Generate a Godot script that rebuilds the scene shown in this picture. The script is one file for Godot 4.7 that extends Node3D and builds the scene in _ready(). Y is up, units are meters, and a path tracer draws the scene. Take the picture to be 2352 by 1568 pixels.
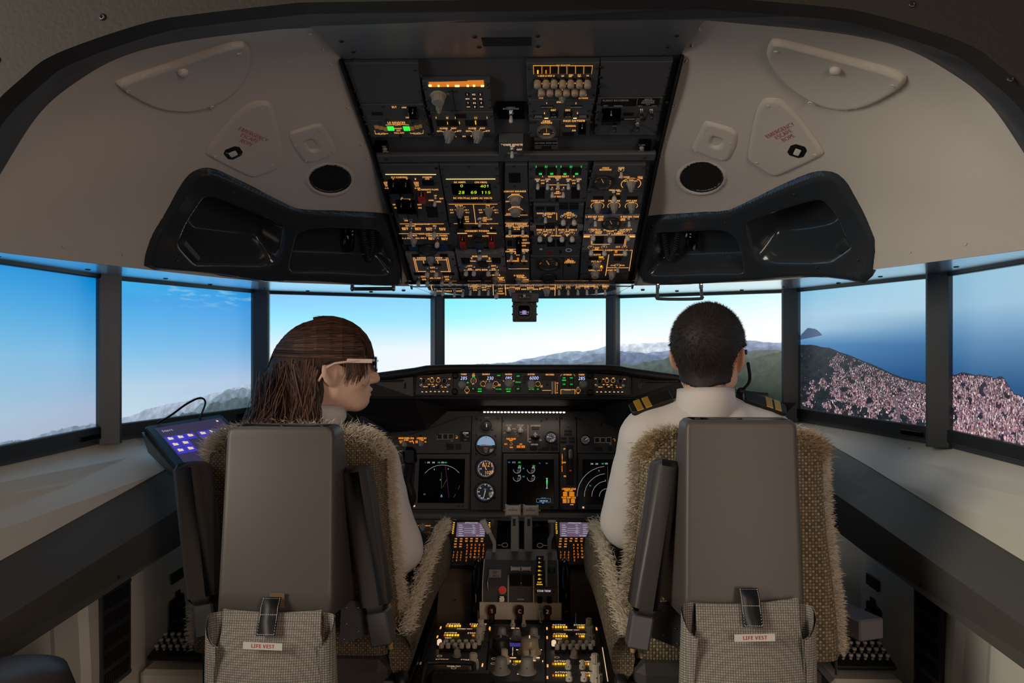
extends Node3D
# World: metres, y up, x right, forward is -z. V(x, y, d) is a point d metres ahead of the camera station.
var M := {}
var rng := RandomNumberGenerator.new()
var NZ := FastNoiseLite.new()

func _ready():
	# ---- camera, environment, lights ----
	var cam := Camera3D.new(); cam.name = "camera"; add_child(cam)
	cam.position = Vector3(0.068, 1.3, 0); cam.rotation = Vector3(0, 0.0356, 0)
	cam.fov = 2.0 * rad_to_deg(atan(784.0 / 1930.0)); cam.near = 0.02; cam.far = 60.0; cam.current = true
	var env := Environment.new()
	env.background_mode = Environment.BG_COLOR; env.background_color = Color(0.012, 0.011, 0.012)
	env.tonemap_mode = Environment.TONE_MAPPER_LINEAR; env.tonemap_exposure = 1.0
	env.sdfgi_enabled = true; env.ssao_enabled = true; env.ssil_enabled = true
	var we := WorldEnvironment.new(); we.name = "world_environment"; we.environment = env; add_child(we)
	rng.seed = 7
	NZ.seed = 3; NZ.frequency = 1.0; NZ.fractal_octaves = 5
	make_materials()
	room_lights()
	# ---- the setting ----
	build_room()
	build_screens()
	build_shell()
	build_walls()
	# ---- the flight deck ----
	build_panels()
	build_seats()
	build_people()

func V(x: float, y: float, d: float) -> Vector3: return Vector3(x, y, -d)

func lamp(at: Vector3, to: Vector3, size: Vector2, col: Color, energy: float, called: String, parent: Node = self):
	var l := AreaLight3D.new(); l.name = called; parent.add_child(l, true)
	l.area_size = size; l.area_normalize_energy = true
	l.light_color = col; l.light_energy = energy; l.shadow_enabled = true
	l.area_range = 12.0
	var up := Vector3.UP if absf((to - at).normalized().y) < 0.95 else Vector3.FORWARD
	l.look_at_from_position(at, to, up)
	return l

# ---- materials ----
func noise_tex(freq: float, normal: bool, strength := 1.0, seed_ := 1, oct := 3) -> NoiseTexture2D:
	var n := FastNoiseLite.new(); n.seed = seed_; n.frequency = freq; n.fractal_octaves = oct
	var t := NoiseTexture2D.new(); t.width = 256; t.height = 256; t.seamless = true; t.noise = n
	t.as_normal_map = normal; t.bump_strength = strength
	return t

func mat(key: String, col: Color, rough := 0.6, metal := 0.0, spec := 0.5) -> StandardMaterial3D:
	var m := StandardMaterial3D.new(); m.resource_name = key
	m.albedo_color = col; m.roughness = rough; m.metallic = metal; m.metallic_specular = spec
	m.cull_mode = BaseMaterial3D.CULL_DISABLED
	M[key] = m
	return m

func grain(m: StandardMaterial3D, tex: Texture2D, scale: float, amount: float):
	m.normal_enabled = true; m.normal_texture = tex; m.normal_scale = amount
	m.uv1_triplanar = true; m.uv1_scale = Vector3.ONE * scale
	return m

func glow(key: String, col: Color, e := 1.0) -> StandardMaterial3D:
	var m := mat(key, Color(0.02, 0.02, 0.02), 0.6)
	m.emission_enabled = true; m.emission = col; m.emission_energy_multiplier = e
	return m

func weave_tex(n: int, a: Color, b: Color, c: Color) -> ImageTexture:
	# a basket weave: over and under threads, each with its own tone
	var im := Image.create(n, n, false, Image.FORMAT_RGB8)
	var k := n / 8
	var r := RandomNumberGenerator.new(); r.seed = 5
	for i in 8:
		for j in 8:
			var t := r.randf()
			var base: Color = a.lerp(b, t) if (i + j) % 2 == 0 else b.lerp(c, t)
			for x in k:
				for y in k:
					var s := sin((x + 0.5) / k * PI) * sin((y + 0.5) / k * PI)
					im.set_pixel(i * k + x, j * k + y, base * (0.55 + 0.45 * s))
	return ImageTexture.create_from_image(im)

func weave_normal(n: int) -> ImageTexture:
	var im := Image.create(n, n, false, Image.FORMAT_RGB8)
	var k := n / 8
	for i in 8:
		for j in 8:
			for x in k:
				for y in k:
					var h := pow(sin((x + 0.5) / k * PI) * sin((y + 0.5) / k * PI), 0.6) * (1.0 if (i + j) % 2 == 0 else 0.75)
					im.set_pixel(i * k + x, j * k + y, Color(h, h, h))
	im.bump_map_to_normal_map(4.0)
	return ImageTexture.create_from_image(im)

func make_materials():
	var fine := noise_tex(0.09, true, 3.0, 2)
	var mid := noise_tex(0.03, true, 3.0, 4)
	grain(mat("shell", Color8(205, 197, 190), 0.5), fine, 14.0, 0.25)
	grain(mat("wall", Color8(226, 222, 212), 0.55), fine, 14.0, 0.25)
	grain(mat("grey", Color8(74, 76, 80), 0.5), fine, 20.0, 0.22)
	grain(mat("panel", Color8(78, 81, 86), 0.55), fine, 26.0, 0.2)
	grain(mat("panel_light", Color8(122, 121, 126), 0.55), fine, 26.0, 0.2)
	grain(mat("mip", Color8(74, 71, 68), 0.6), fine, 26.0, 0.2)
	grain(mat("band", Color8(92, 90, 86), 0.45), fine, 18.0, 0.25)
	grain(mat("frame", Color8(58, 60, 64), 0.42), fine, 20.0, 0.15)
	grain(mat("soffit", Color8(215, 216, 218), 0.2, 1.0), fine, 20.0, 0.05)
	grain(mat("arch", Color8(46, 49, 60), 0.5), fine, 12.0, 0.2)
	grain(mat("bulkhead", Color8(34, 30, 26), 0.7), mid, 10.0, 0.3)
	grain(mat("room", Color8(70, 60, 52), 0.9), mid, 6.0, 0.3)
	grain(mat("carpet", Color8(40, 38, 40), 0.95), fine, 40.0, 0.8)
	grain(mat("pod", Color8(50, 55, 61), 0.14), fine, 4.0, 0.03)
	grain(mat("seat_shell", Color8(80, 75, 72), 0.45), fine, 26.0, 0.25)
	grain(mat("seat_metal", Color8(84, 84, 86), 0.45, 0.2), fine, 26.0, 0.15)
	grain(mat("leather", Color8(66, 63, 62), 0.45), mid, 12.0, 0.25)
	grain(mat("visor", Color8(26, 24, 24), 0.55), fine, 20.0, 0.25)
	mat("black", Color8(14, 14, 15), 0.5)
	mat("gloss_black", Color8(9, 9, 10), 0.12, 0.0, 0.3)
	mat("dark_plastic", Color8(32, 32, 34), 0.45)
	mat("hole", Color8(4, 4, 4), 0.9)
	mat("knob", Color8(150, 147, 142), 0.45)
	mat("knob_dark", Color8(98, 96, 95), 0.45)
	mat("tip", Color8(205, 203, 200), 0.35)
	mat("steel", Color8(150, 150, 152), 0.25, 0.9)
	mat("screw", Color8(58, 60, 62), 0.35, 0.5)
	mat("screw_white", Color8(196, 188, 178), 0.45)
	mat("red", Color8(160, 22, 30), 0.4)
	mat("red_text", Color8(170, 60, 62), 0.6)
	mat("white", Color8(215, 212, 208), 0.5)
	mat("handle", Color8(196, 190, 180), 0.4)
	mat("gold", Color8(200, 160, 70), 0.4, 0.5)
	mat("legend_white", Color8(205, 203, 200), 0.6)
	mat("blue_lens", Color8(28, 70, 118), 0.3)
	mat("glass", Color(0.9, 0.95, 1.0, 0.06), 0.04).transparency = BaseMaterial3D.TRANSPARENCY_ALPHA
	glow("amber", Color8(255, 176, 92), 1.1)
	glow("amber_dim", Color8(214, 132, 60), 0.7)
	glow("orange", Color8(255, 150, 30), 1.2)
	glow("gold_lit", Color8(255, 205, 120), 2.4)
	glow("green", Color8(20, 230, 80), 0.9)
	glow("green_lit", Color8(40, 255, 60), 1.6)
	glow("lime", Color8(226, 255, 40), 1.1)
	glow("digit_blue", Color8(190, 200, 255), 1.6)
	glow("red_lit", Color8(190, 40, 34), 0.5)
	glow("orange_lit", Color8(230, 90, 40), 0.7)
	glow("white_lit", Color8(255, 244, 225), 3.0)
	glow("cyan_lit", Color8(80, 170, 220), 0.6)
	glow("pale_lit", Color8(210, 215, 235), 0.7)
	var wt := weave_tex(128, Color8(214, 200, 172), Color8(176, 156, 122), Color8(120, 98, 70))
	var wn := weave_normal(128)
	for row in [["weave", 18.0, Color.WHITE], ["weave_grey", 24.0, Color8(208, 204, 204)]]:
		var m := mat(row[0], row[2], 0.9)
		m.albedo_texture = wt; m.normal_enabled = true; m.normal_texture = wn; m.normal_scale = 1.2
		m.uv1_triplanar = true; m.uv1_scale = Vector3.ONE * row[1]
	var gw := weave_tex(128, Color8(196, 189, 182), Color8(184, 177, 169), Color8(170, 162, 154))
	var pm := mat("pocket", Color.WHITE, 0.95)
	pm.albedo_texture = gw; pm.normal_enabled = true; pm.normal_texture = wn; pm.normal_scale = 1.0
	pm.uv1_triplanar = true; pm.uv1_scale = Vector3.ONE * 27.0
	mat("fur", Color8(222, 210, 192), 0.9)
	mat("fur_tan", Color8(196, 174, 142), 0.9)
	mat("skin", Color8(230, 190, 170), 0.55)
	mat("skin_man", Color8(214, 168, 144), 0.55)
	mat("lips", Color8(190, 110, 110), 0.4)
	grain(mat("shirt", Color8(214, 208, 206), 0.85), mid, 16.0, 0.35)
	grain(mat("vest", Color8(14, 14, 20), 0.85), fine, 30.0, 0.3)
	grain(mat("navy", Color8(20, 28, 48), 0.8), fine, 30.0, 0.3)
	mat("hair_brown", Color8(52, 32, 25), 0.6)
	mat("hair_dark", Color8(34, 27, 24), 0.65)
	mat("trousers", Color8(12, 12, 16), 0.9)

# ---- mesh building ----
class B:
	var st := SurfaceTool.new()
	func _init():
		st.begin(Mesh.PRIMITIVE_TRIANGLES); st.set_smooth_group(-1)
	func smooth(on := true): st.set_smooth_group(0 if on else -1)
	func tri(a: Vector3, b: Vector3, c: Vector3):
		st.add_vertex(a); st.add_vertex(b); st.add_vertex(c)
	func quad(a: Vector3, b: Vector3, c: Vector3, d: Vector3):
		tri(a, b, c); tri(a, c, d)
	func uvquad(a: Vector3, b: Vector3, c: Vector3, d: Vector3):
		# a top left, b top right, c bottom right, d bottom left
		var p := [a, b, c, a, c, d]
		var t := [Vector2(0, 0), Vector2(1, 0), Vector2(1, 1), Vector2(0, 0), Vector2(1, 1), Vector2(0, 1)]
		for i in 6:
			st.set_uv(t[i]); st.add_vertex(p[i])
	func grid(rows: Array, closed := false):
		for i in rows.size() - 1:
			var r: Array = rows[i]
			var q: Array = rows[i + 1]
			var n := r.size()
			for j in (n if closed else n - 1):
				var k := (j + 1) % n
				quad(r[j], r[k], q[k], q[j])
	func poly(pts: Array):
		# a flat polygon, cut into triangles in its own plane
		var o: Vector3 = pts[0]
		var nrm := Vector3.ZERO
		for i in pts.size(): nrm += (pts[i] - o).cross(pts[(i + 1) % pts.size()] - o)
		nrm = nrm.normalized()
		var u := (nrm.cross(Vector3.UP) if absf(nrm.y) < 0.9 else nrm.cross(Vector3.RIGHT)).normalized()
		var w := nrm.cross(u)
		var flat := PackedVector2Array()
		for p in pts: flat.append(Vector2((p - o).dot(u), (p - o).dot(w)))
		var idx := Geometry2D.triangulate_polygon(flat)
		for i in range(0, idx.size(), 3): tri(pts[idx[i]], pts[idx[i + 1]], pts[idx[i + 2]])
	func box(size: Vector3, c := 0.0, x := Transform3D()):
		var h := size / 2.0
		c = minf(c, minf(h.x, minf(h.y, h.z)) * 0.95)
		if c <= 0.0:
			for s in [-1.0, 1.0]:
				quad(x * Vector3(s * h.x, -h.y, -h.z), x * Vector3(s * h.x, -h.y, h.z), x * Vector3(s * h.x, h.y, h.z), x * Vector3(s * h.x, h.y, -h.z))
				quad(x * Vector3(-h.x, s * h.y, -h.z), x * Vector3(-h.x, s * h.y, h.z), x * Vector3(h.x, s * h.y, h.z), x * Vector3(h.x, s * h.y, -h.z))
				quad(x * Vector3(-h.x, -h.y, s * h.z), x * Vector3(h.x, -h.y, s * h.z), x * Vector3(h.x, h.y, s * h.z), x * Vector3(-h.x, h.y, s * h.z))
			return
		var g := h - Vector3.ONE * c
		for s in [-1.0, 1.0]:
			quad(x * Vector3(s * h.x, -g.y, -g.z), x * Vector3(s * h.x, -g.y, g.z), x * Vector3(s * h.x, g.y, g.z), x * Vector3(s * h.x, g.y, -g.z))
			quad(x * Vector3(-g.x, s * h.y, -g.z), x * Vector3(-g.x, s * h.y, g.z), x * Vector3(g.x, s * h.y, g.z), x * Vector3(g.x, s * h.y, -g.z))
			quad(x * Vector3(-g.x, -g.y, s * h.z), x * Vector3(g.x, -g.y, s * h.z), x * Vector3(g.x, g.y, s * h.z), x * Vector3(-g.x, g.y, s * h.z))
			for t in [-1.0, 1.0]:
				quad(x * Vector3(s * h.x, t * g.y, -g.z), x * Vector3(s * h.x, t * g.y, g.z), x * Vector3(s * g.x, t * h.y, g.z), x * Vector3(s * g.x, t * h.y, -g.z))
				quad(x * Vector3(s * h.x, -g.y, t * g.z), x * Vector3(s * h.x, g.y, t * g.z), x * Vector3(s * g.x, g.y, t * h.z), x * Vector3(s * g.x, -g.y, t * h.z))
				quad(x * Vector3(-g.x, s * h.y, t * g.z), x * Vector3(g.x, s * h.y, t * g.z), x * Vector3(g.x, s * g.y, t * h.z), x * Vector3(-g.x, s * g.y, t * h.z))
				for r in [-1.0, 1.0]:
					tri(x * Vector3(s * h.x, t * g.y, r * g.z), x * Vector3(s * g.x, t * h.y, r * g.z), x * Vector3(s * g.x, t * g.y, r * h.z))
	func lathe(prof: Array, n := 16, x := Transform3D(), smoothed := true):
		# prof: [radius, height] along +z of x
		smooth(smoothed)
		for i in prof.size() - 1:
			var a: Array = prof[i]
			var b: Array = prof[i + 1]
			for j in n:
				var t := TAU * j / n
				var u := TAU * (j + 1) / n
				var p := x * Vector3(cos(t) * a[0], sin(t) * a[0], a[1])
				var q := x * Vector3(cos(u) * a[0], sin(u) * a[0], a[1])
				var r := x * Vector3(cos(u) * b[0], sin(u) * b[0], b[1])
				var s := x * Vector3(cos(t) * b[0], sin(t) * b[0], b[1])
				if a[0] > 0.0: tri(p, r, q)
				if b[0] > 0.0: tri(p, s, r)
		smooth(false)
	func tube(pts: Array, r: float, n := 8, caps := true, taper := 1.0):
		smooth(true)
		var rows := []
		var up := Vector3(0.31, 0.9, 0.2)
		for i in pts.size():
			var d: Vector3 = (pts[mini(i + 1, pts.size() - 1)] - pts[maxi(i - 1, 0)]).normalized()
			var s := d.cross(up).normalized()
			up = s.cross(d).normalized()
			var rr := r * lerpf(1.0, taper, i / float(pts.size() - 1))
			var row := []
			for j in n: row.append(pts[i] + (s * cos(TAU * j / n) + up * sin(TAU * j / n)) * rr)
			rows.append(row)
		grid(rows, true)
		smooth(false)
		if caps:
			for e in [rows[0], rows[-1]]:
				for j in range(1, n - 1): tri(e[0], e[j], e[j + 1])
	func prism(poly2: PackedVector2Array, z0: float, z1: float, x := Transform3D(), bevel := 0.0):
		# an outline in the xy plane of x, from z0 to z1, its top edge (z1) drawn in by bevel
		var top := poly2
		if bevel > 0.0:
			var o := Geometry2D.offset_polygon(poly2, -bevel, Geometry2D.JOIN_MITER)
			if o.size() and o[0].size() == poly2.size():
				# start the smaller outline at the corner nearest the first one
				top = o[0]
				var best := 0
				for i in top.size():
					if top[i].distance_squared_to(poly2[0]) < top[best].distance_squared_to(poly2[0]): best = i
				var turned := PackedVector2Array()
				for i in top.size(): turned.append(top[(best + i) % top.size()])
				top = turned
				if Geometry2D.is_polygon_clockwise(top) != Geometry2D.is_polygon_clockwise(poly2):
					turned = PackedVector2Array([top[0]])
					for i in range(top.size() - 1, 0, -1): turned.append(top[i])
					top = turned
		var zb := z1 - (bevel * signf(z1 - z0) if bevel > 0.0 else 0.0)
		var n := poly2.size()
		for i in n:
			var a := poly2[i]
			var b := poly2[(i + 1) % n]
			quad(x * Vector3(a.x, a.y, z0), x * Vector3(b.x, b.y, z0), x * Vector3(b.x, b.y, zb), x * Vector3(a.x, a.y, zb))
			if bevel > 0.0:
				var c := top[i]
				var d := top[(i + 1) % n]
				quad(x * Vector3(a.x, a.y, zb), x * Vector3(b.x, b.y, zb), x * Vector3(d.x, d.y, z1), x * Vector3(c.x, c.y, z1))
		for e in [[poly2, z0], [top, z1]]:
			var idx := Geometry2D.triangulate_polygon(e[0])
			for i in range(0, idx.size(), 3):
				tri(x * Vector3(e[0][idx[i]].x, e[0][idx[i]].y, e[1]), x * Vector3(e[0][idx[i + 1]].x, e[0][idx[i + 1]].y, e[1]), x * Vector3(e[0][idx[i + 2]].x, e[0][idx[i + 2]].y, e[1]))
	func mesh() -> ArrayMesh:
		st.generate_normals()
		return st.commit()

func obj(called: String, mesh: Mesh, m: Material, parent: Node = self, x := Transform3D()) -> MeshInstance3D:
	var o := MeshInstance3D.new(); o.name = called; parent.add_child(o, true)
	o.mesh = mesh; o.material_override = m; o.transform = x
	return o

func tag(o: Node, label: String, category := "", group := "", kind := ""):
	if label: o.set_meta("label", label)
	if category: o.set_meta("category", category)
	if group: o.set_meta("group", group)
	if kind: o.set_meta("kind", kind)
	return o

func thing(called: String, label: String, category: String, x := Transform3D(), group := "") -> Node3D:
	var o := Node3D.new(); o.name = called; add_child(o, true); o.transform = x
	tag(o, label, category, group)
	return o

func struct(called: String, mesh: Mesh, m: Material) -> MeshInstance3D:
	return tag(obj(called, mesh, m), "", "", "", "structure")

func frame_at(o: Vector3, u: Vector3, v: Vector3) -> Transform3D:
	# a frame on a surface: x along u, y along v, z out of it
	u = u.normalized()
	var n := u.cross(v).normalized()
	return Transform3D(Basis(u, n.cross(u).normalized(), n), o)

func rrect(w: float, h: float, r: float, n := 3) -> PackedVector2Array:
	var p := PackedVector2Array()
	for c in [[1, 1, 0], [-1, 1, 1], [-1, -1, 2], [1, -1, 3]]:
		for i in n + 1:
			var t: float = (c[2] + i / float(n)) * PI / 2
			p.append(Vector2(c[0] * (w / 2 - r) + cos(t) * r, c[1] * (h / 2 - r) + sin(t) * r))
	return p

func ellipse(a: float, b: float, n := 28) -> PackedVector2Array:
	var p := PackedVector2Array()
	for i in n: p.append(Vector2(cos(TAU * i / n) * a, sin(TAU * i / n) * b))
	return p

func spline(pts: Array, n: int) -> Array:
	# a smooth line through the points
	var out := []
	for i in pts.size() - 1:
		var a = pts[maxi(i - 1, 0)]
		var b = pts[i]
		var c = pts[i + 1]
		var d = pts[mini(i + 2, pts.size() - 1)]
		for k in n:
			out.append(b.cubic_interpolate(c, a, d, k / float(n)))
	out.append(pts[-1])
	return out

var fonts := {}
func text_mesh(s: String, h: float, bold := true, mono := false) -> TextMesh:
	var key := "%s|%.5f|%s|%s" % [s, h, bold, mono]
	if fonts.has(key): return fonts[key]
	if not fonts.has("font%s%s" % [bold, mono]):
		var f := SystemFont.new()
		f.font_names = PackedStringArray(["Droid Sans Mono" if mono else "Droid Sans"]); f.font_weight = 700 if bold else 400
		fonts["font%s%s" % [bold, mono]] = f
	var t := TextMesh.new(); t.text = s; t.font = fonts["font%s%s" % [bold, mono]]
	t.font_size = 32; t.pixel_size = h / 23.0; t.depth = 0.0; t.curve_step = 4.0
	fonts[key] = t
	return t
# ---- room and bulkhead ----
func room_lights():
	# the hall's own lamp hangs behind the cab
	var fit := thing("ceiling_lamp", "square warm ceiling lamp hanging in the hall behind the cab", "lamp", Transform3D(Basis(), V(0.5, 2.62, -2.0)))
	var b := B.new(); b.box(Vector3(0.9, 0.06, 0.9), 0.01, Transform3D(Basis(), Vector3(0, 0.05, 0)))
	obj("housing", b.mesh(), M.dark_plastic, fit)
	b = B.new(); b.box(Vector3(0.8, 0.02, 0.8), 0.004, Transform3D(Basis(), Vector3(0, 0.012, 0)))
	obj("diffuser", b.mesh(), glow("lamp_warm", Color8(255, 214, 170), 1.5), fit)
	lamp(V(0.5, 2.6, -2.0), V(0.4, 0.9, 0.9), Vector2(0.8, 0.8), Color8(255, 222, 195), LAMP_E[0], "ceiling_lamp_light", fit)
	# a tall panel lamp of the hall, behind and to the right of the camera
	var dr := thing("panel_lamp", "tall lit panel lamp standing in the hall behind the cab", "lamp", Transform3D(Basis(), V(1.0, 1.35, -1.2)))
	b = B.new(); b.box(Vector3(0.9, 1.5, 0.04), 0.01); obj("housing", b.mesh(), M.dark_plastic, dr)
	b = B.new(); b.box(Vector3(0.8, 1.4, 0.02), 0.004, Transform3D(Basis(), Vector3(0, 0, -0.025)))
	obj("diffuser", b.mesh(), glow("lamp_door", Color8(255, 226, 200), 1.0), dr)
	lamp(V(1.0, 1.35, -1.16), V(0.2, 1.2, 1.7), Vector2(0.8, 1.4), Color8(255, 230, 210), LAMP_E[1], "panel_lamp_light", dr)

	# a lit doorway in the hall's left wall
	dr = thing("door_lamp", "tall lit panel in the hall's left wall beside the cab", "lamp", Transform3D(Basis(Vector3.UP, PI / 2), V(-2.48, 1.85, 0.35)))
	b = B.new(); b.box(Vector3(1.9, 1.6, 0.03), 0.01); obj("housing", b.mesh(), M.dark_plastic, dr)
	b = B.new(); b.box(Vector3(1.8, 1.5, 0.02), 0.004, Transform3D(Basis(), Vector3(0, 0, 0.015)))
	obj("diffuser", b.mesh(), glow("lamp_hall", Color8(255, 240, 210), 1.0), dr)
	lamp(V(-2.44, 1.85, 0.35), V(1.1, 1.2, 1.9), Vector2(1.8, 1.5), Color8(255, 244, 224), LAMP_E[2], "door_lamp_light", dr)

const LAMP_E := [0.6, 3.3, 10.0]

func build_room():
	var b := B.new(); b.box(Vector3(5.2, 0.1, 7.4), 0, Transform3D(Basis(), V(0, -0.05, 0.6))); struct("floor", b.mesh(), M.carpet)
	b = B.new(); b.box(Vector3(5.2, 0.1, 7.4), 0, Transform3D(Basis(), V(0, 2.75, 0.6))); struct("ceiling", b.mesh(), M.room)
	for s in [-1, 1]:
		b = B.new(); b.box(Vector3(0.1, 2.8, 7.4), 0, Transform3D(Basis(), V(2.55 * s, 1.35, 0.6)))
		struct("wall_left" if s < 0 else "wall_right", b.mesh(), M.room)
	b = B.new(); b.box(Vector3(5.2, 2.8, 0.1), 0, Transform3D(Basis(), V(0, 1.35, -3.05))); struct("wall_back", b.mesh(), M.room)
	b = B.new(); b.box(Vector3(5.2, 2.8, 0.1), 0, Transform3D(Basis(), V(0, 1.35, 4.25))); struct("wall_front", b.mesh(), M.room)
	# the cab's aft bulkhead with its arched opening
	var outer := arch_line(1)
	var pts := PackedVector2Array()
	for p in outer: pts.append(Vector2(p.x, p.y))
	var slab := PackedVector2Array([Vector2(-2.2, 0.0), pts[0] * Vector2(1, 0)])
	slab.append_array(pts)
	slab.append_array(PackedVector2Array([pts[-1] * Vector2(1, 0), Vector2(2.2, 0), Vector2(2.2, 2.6), Vector2(-2.2, 2.6)]))
	b = B.new(); b.prism(slab, -1.45, -1.40)
	var bh := struct("wall_bulkhead", b.mesh(), M.bulkhead)
	for c in SCREWS_BULKHEAD:
		screw(bh, Transform3D(Basis(), V(c[0], c[1], 1.40)), 0.006, M.screw)
	# the band that lines the arch
	b = B.new(); b.smooth()
	var inner := arch_line(0)
	var rows := []
	for i in outer.size():
		var o: Vector3 = outer[i]
		var q: Vector3 = inner[i]
		rows.append([o, o.lerp(q, 0.5), q, q + (q - V(0, 1.5, q.z * -1.0)) * Vector3(0.05, 0.05, 0)])
	b.grid(rows)
	struct("trim_arch", b.mesh(), M.arch)

var screw_meshes := {}
func screw(parent: Node, x: Transform3D, r: float, m: Material, called := "screw"):
	var key := "%.4f" % r
	if not screw_meshes.has(key):
		var b := B.new()
		b.lathe([[r, -0.001], [r, r * 0.25], [r * 0.75, r * 0.5], [r * 0.34, r * 0.5], [r * 0.3, r * 0.1], [0.0, r * 0.1]], 10)
		screw_meshes[key] = b.mesh()
	return obj(called, screw_meshes[key], m, parent, x)

# the arch: half outlines (x, y); row 0 the shell's edge at d 1.55, row 1 the outer edge at d 1.45
func arch_line(which: int) -> Array:
	var half: Array = ARCH_OUT if which == 1 else ARCH_IN
	var d := 1.45 if which == 1 else 1.55
	var pts := []
	for p in half: pts.append(Vector3(-p[0], p[1], -d))
	pts = spline(pts, 8)
	var out := []
	for p in pts: out.append(p)
	for i in range(pts.size() - 1, -1, -1): out.append(Vector3(-pts[i].x, pts[i].y, pts[i].z))
	return out

# ---- screens: seven pictures round the front, each in a frame ----
const SX := [[1.146, 1.604], [1.148, 2.25], [1.131, 2.335], [0.965, 2.95], [0.928, 3.02], [0.379, 3.37], [0.323, 3.37]]
const TOP := 1.472
const BOT := 1.068
func build_screens():
	var ends := [[-0.323, 3.37, 0.323, 3.37]]
	for i in [4, 2, 0]:
		var a: Array = SX[i]
		var c: Array = SX[i + 1]
		ends.push_front([-a[0], a[1], -c[0], c[1]])
		ends.append([c[0], c[1], a[0], a[1]])
	var where := ["far left screen showing blue sky over a faint ridge", "second screen from the left, blue sky with thin clouds above hills", "screen behind the woman, cyan to white sky", "centre screen under the compass, white sky above hills", "screen behind the man, white sky and green valley", "screen right of the man with coast, sea and pink city", "far right screen with harbour, sea and city"]
	for i in 7:
		var e: Array = ends[i]
		var a := V(e[0], TOP, e[1])
		var c := V(e[2], TOP, e[3])
		var u := (c - a).normalized()
		var n := Vector3(-u.z, 0, u.x) * -1.0
		n = n if n.dot(V(0, TOP, 2) - a) > 0 else -n
		var down := Vector3(0, BOT - TOP, 0)
		var t := thing("display_screen", where[i], "screen", Transform3D(), "screens around the cab")
		var b := B.new(); b.uvquad(a, c, c + down, a + down)
		var m := StandardMaterial3D.new(); m.resource_name = "screen_picture_%d" % i
		m.albedo_color = Color(0.01, 0.01, 0.01); m.roughness = 0.35; m.cull_mode = BaseMaterial3D.CULL_DISABLED
		m.emission_enabled = true; m.emission = Color.WHITE; m.emission_operator = BaseMaterial3D.EMISSION_OP_MULTIPLY
		m.emission_texture = ImageTexture.create_from_image(picture(i)); m.emission_energy_multiplier = 1.05
		obj("picture", b.mesh(), m, t)
		# bezel strips, proud of the picture
		b = B.new()
		var w := 0.012
		var mid := (a + c) / 2 + down / 2
		var x := Transform3D(Basis(u, Vector3.UP, u.cross(Vector3.UP)), mid)
		var L := a.distance_to(c)
		var H := TOP - BOT
		b.box(Vector3(L + 2 * w, w, 0.03), 0.002, x * Transform3D(Basis(), Vector3(0, H / 2 + w / 2, 0)))
		b.box(Vector3(L + 2 * w, 0.034, 0.03), 0.002, x * Transform3D(Basis(), Vector3(0, -H / 2 - 0.017, 0)))
		for s in [-1, 1]: b.box(Vector3(w, H + 0.01, 0.03), 0.002, x * Transform3D(Basis(), Vector3(s * (L / 2 + w / 2), 0, 0)))
		obj("bezel", b.mesh(), M.dark_plastic, t)
		b = B.new(); b.box(Vector3(L, H, 0.03), 0, x * Transform3D(Basis(), Vector3(0, 0, -0.02 if (x.basis.z).dot(n) > 0 else 0.02)))
		obj("housing", b.mesh(), M.black, t)
		b = B.new(); b.box(Vector3(0.085, 0.014, 0.008), 0.001, x * Transform3D(Basis(), Vector3(L / 2 - 0.055, -H / 2 - 0.024, 0.017 * signf(x.basis.z.dot(n)))))
		obj("button_strip", b.mesh(), M.gloss_black, t)
		lamp(mid + n * 0.03, mid + n, Vector2(L, H), SCREEN_COL[i], SCREEN_E[i], "screen_light", t)
	# posts between the screens
	for s in [-1, 1]:
		for i in [1, 3, 5]:
			var a: Array = SX[i]
			var c: Array = SX[i + 1]
			var p := Vector2(a[0], a[1])
			var q := Vector2(c[0], c[1])
			var dir := (q - p).normalized()
			var inn := Vector2(-dir.y, dir.x)
			if inn.dot(Vector2(0, 1.9) - p) < 0: inn = -inn
			var pk := p.lerp(q, 0.42) + inn * (0.05 if i < 5 else 0.03)
			var poly := PackedVector2Array()
			for v in [p + inn * 0.012, pk + (p - q).normalized() * 0.004, pk + (q - p).normalized() * 0.004, q + inn * 0.012, q - inn * 0.04, p - inn * 0.04]:
				poly.append(Vector2(v.x * s, -v.y))
			var b := B.new()
			b.prism(poly, -1.02, -1.482, Transform3D(Basis(Vector3.RIGHT, Vector3(0, 0, 1), Vector3(0, -1, 0)), Vector3.ZERO))
			struct("trim_post", b.mesh(), M.frame)

const SCREEN_COL := [Color8(110, 175, 225), Color8(130, 185, 230), Color8(200, 232, 250), Color8(240, 246, 250), Color8(215, 230, 238), Color8(120, 155, 180), Color8(105, 140, 170)]
const SCREEN_E := [0.012, 0.012, 0.015, 0.015, 0.015, 0.012, 0.012]

func ridge(x: float, seed_: float, rough: float) -> float:
	return NZ.get_noise_2d(x * rough * 0.55, seed_ * 37.0)

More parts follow.
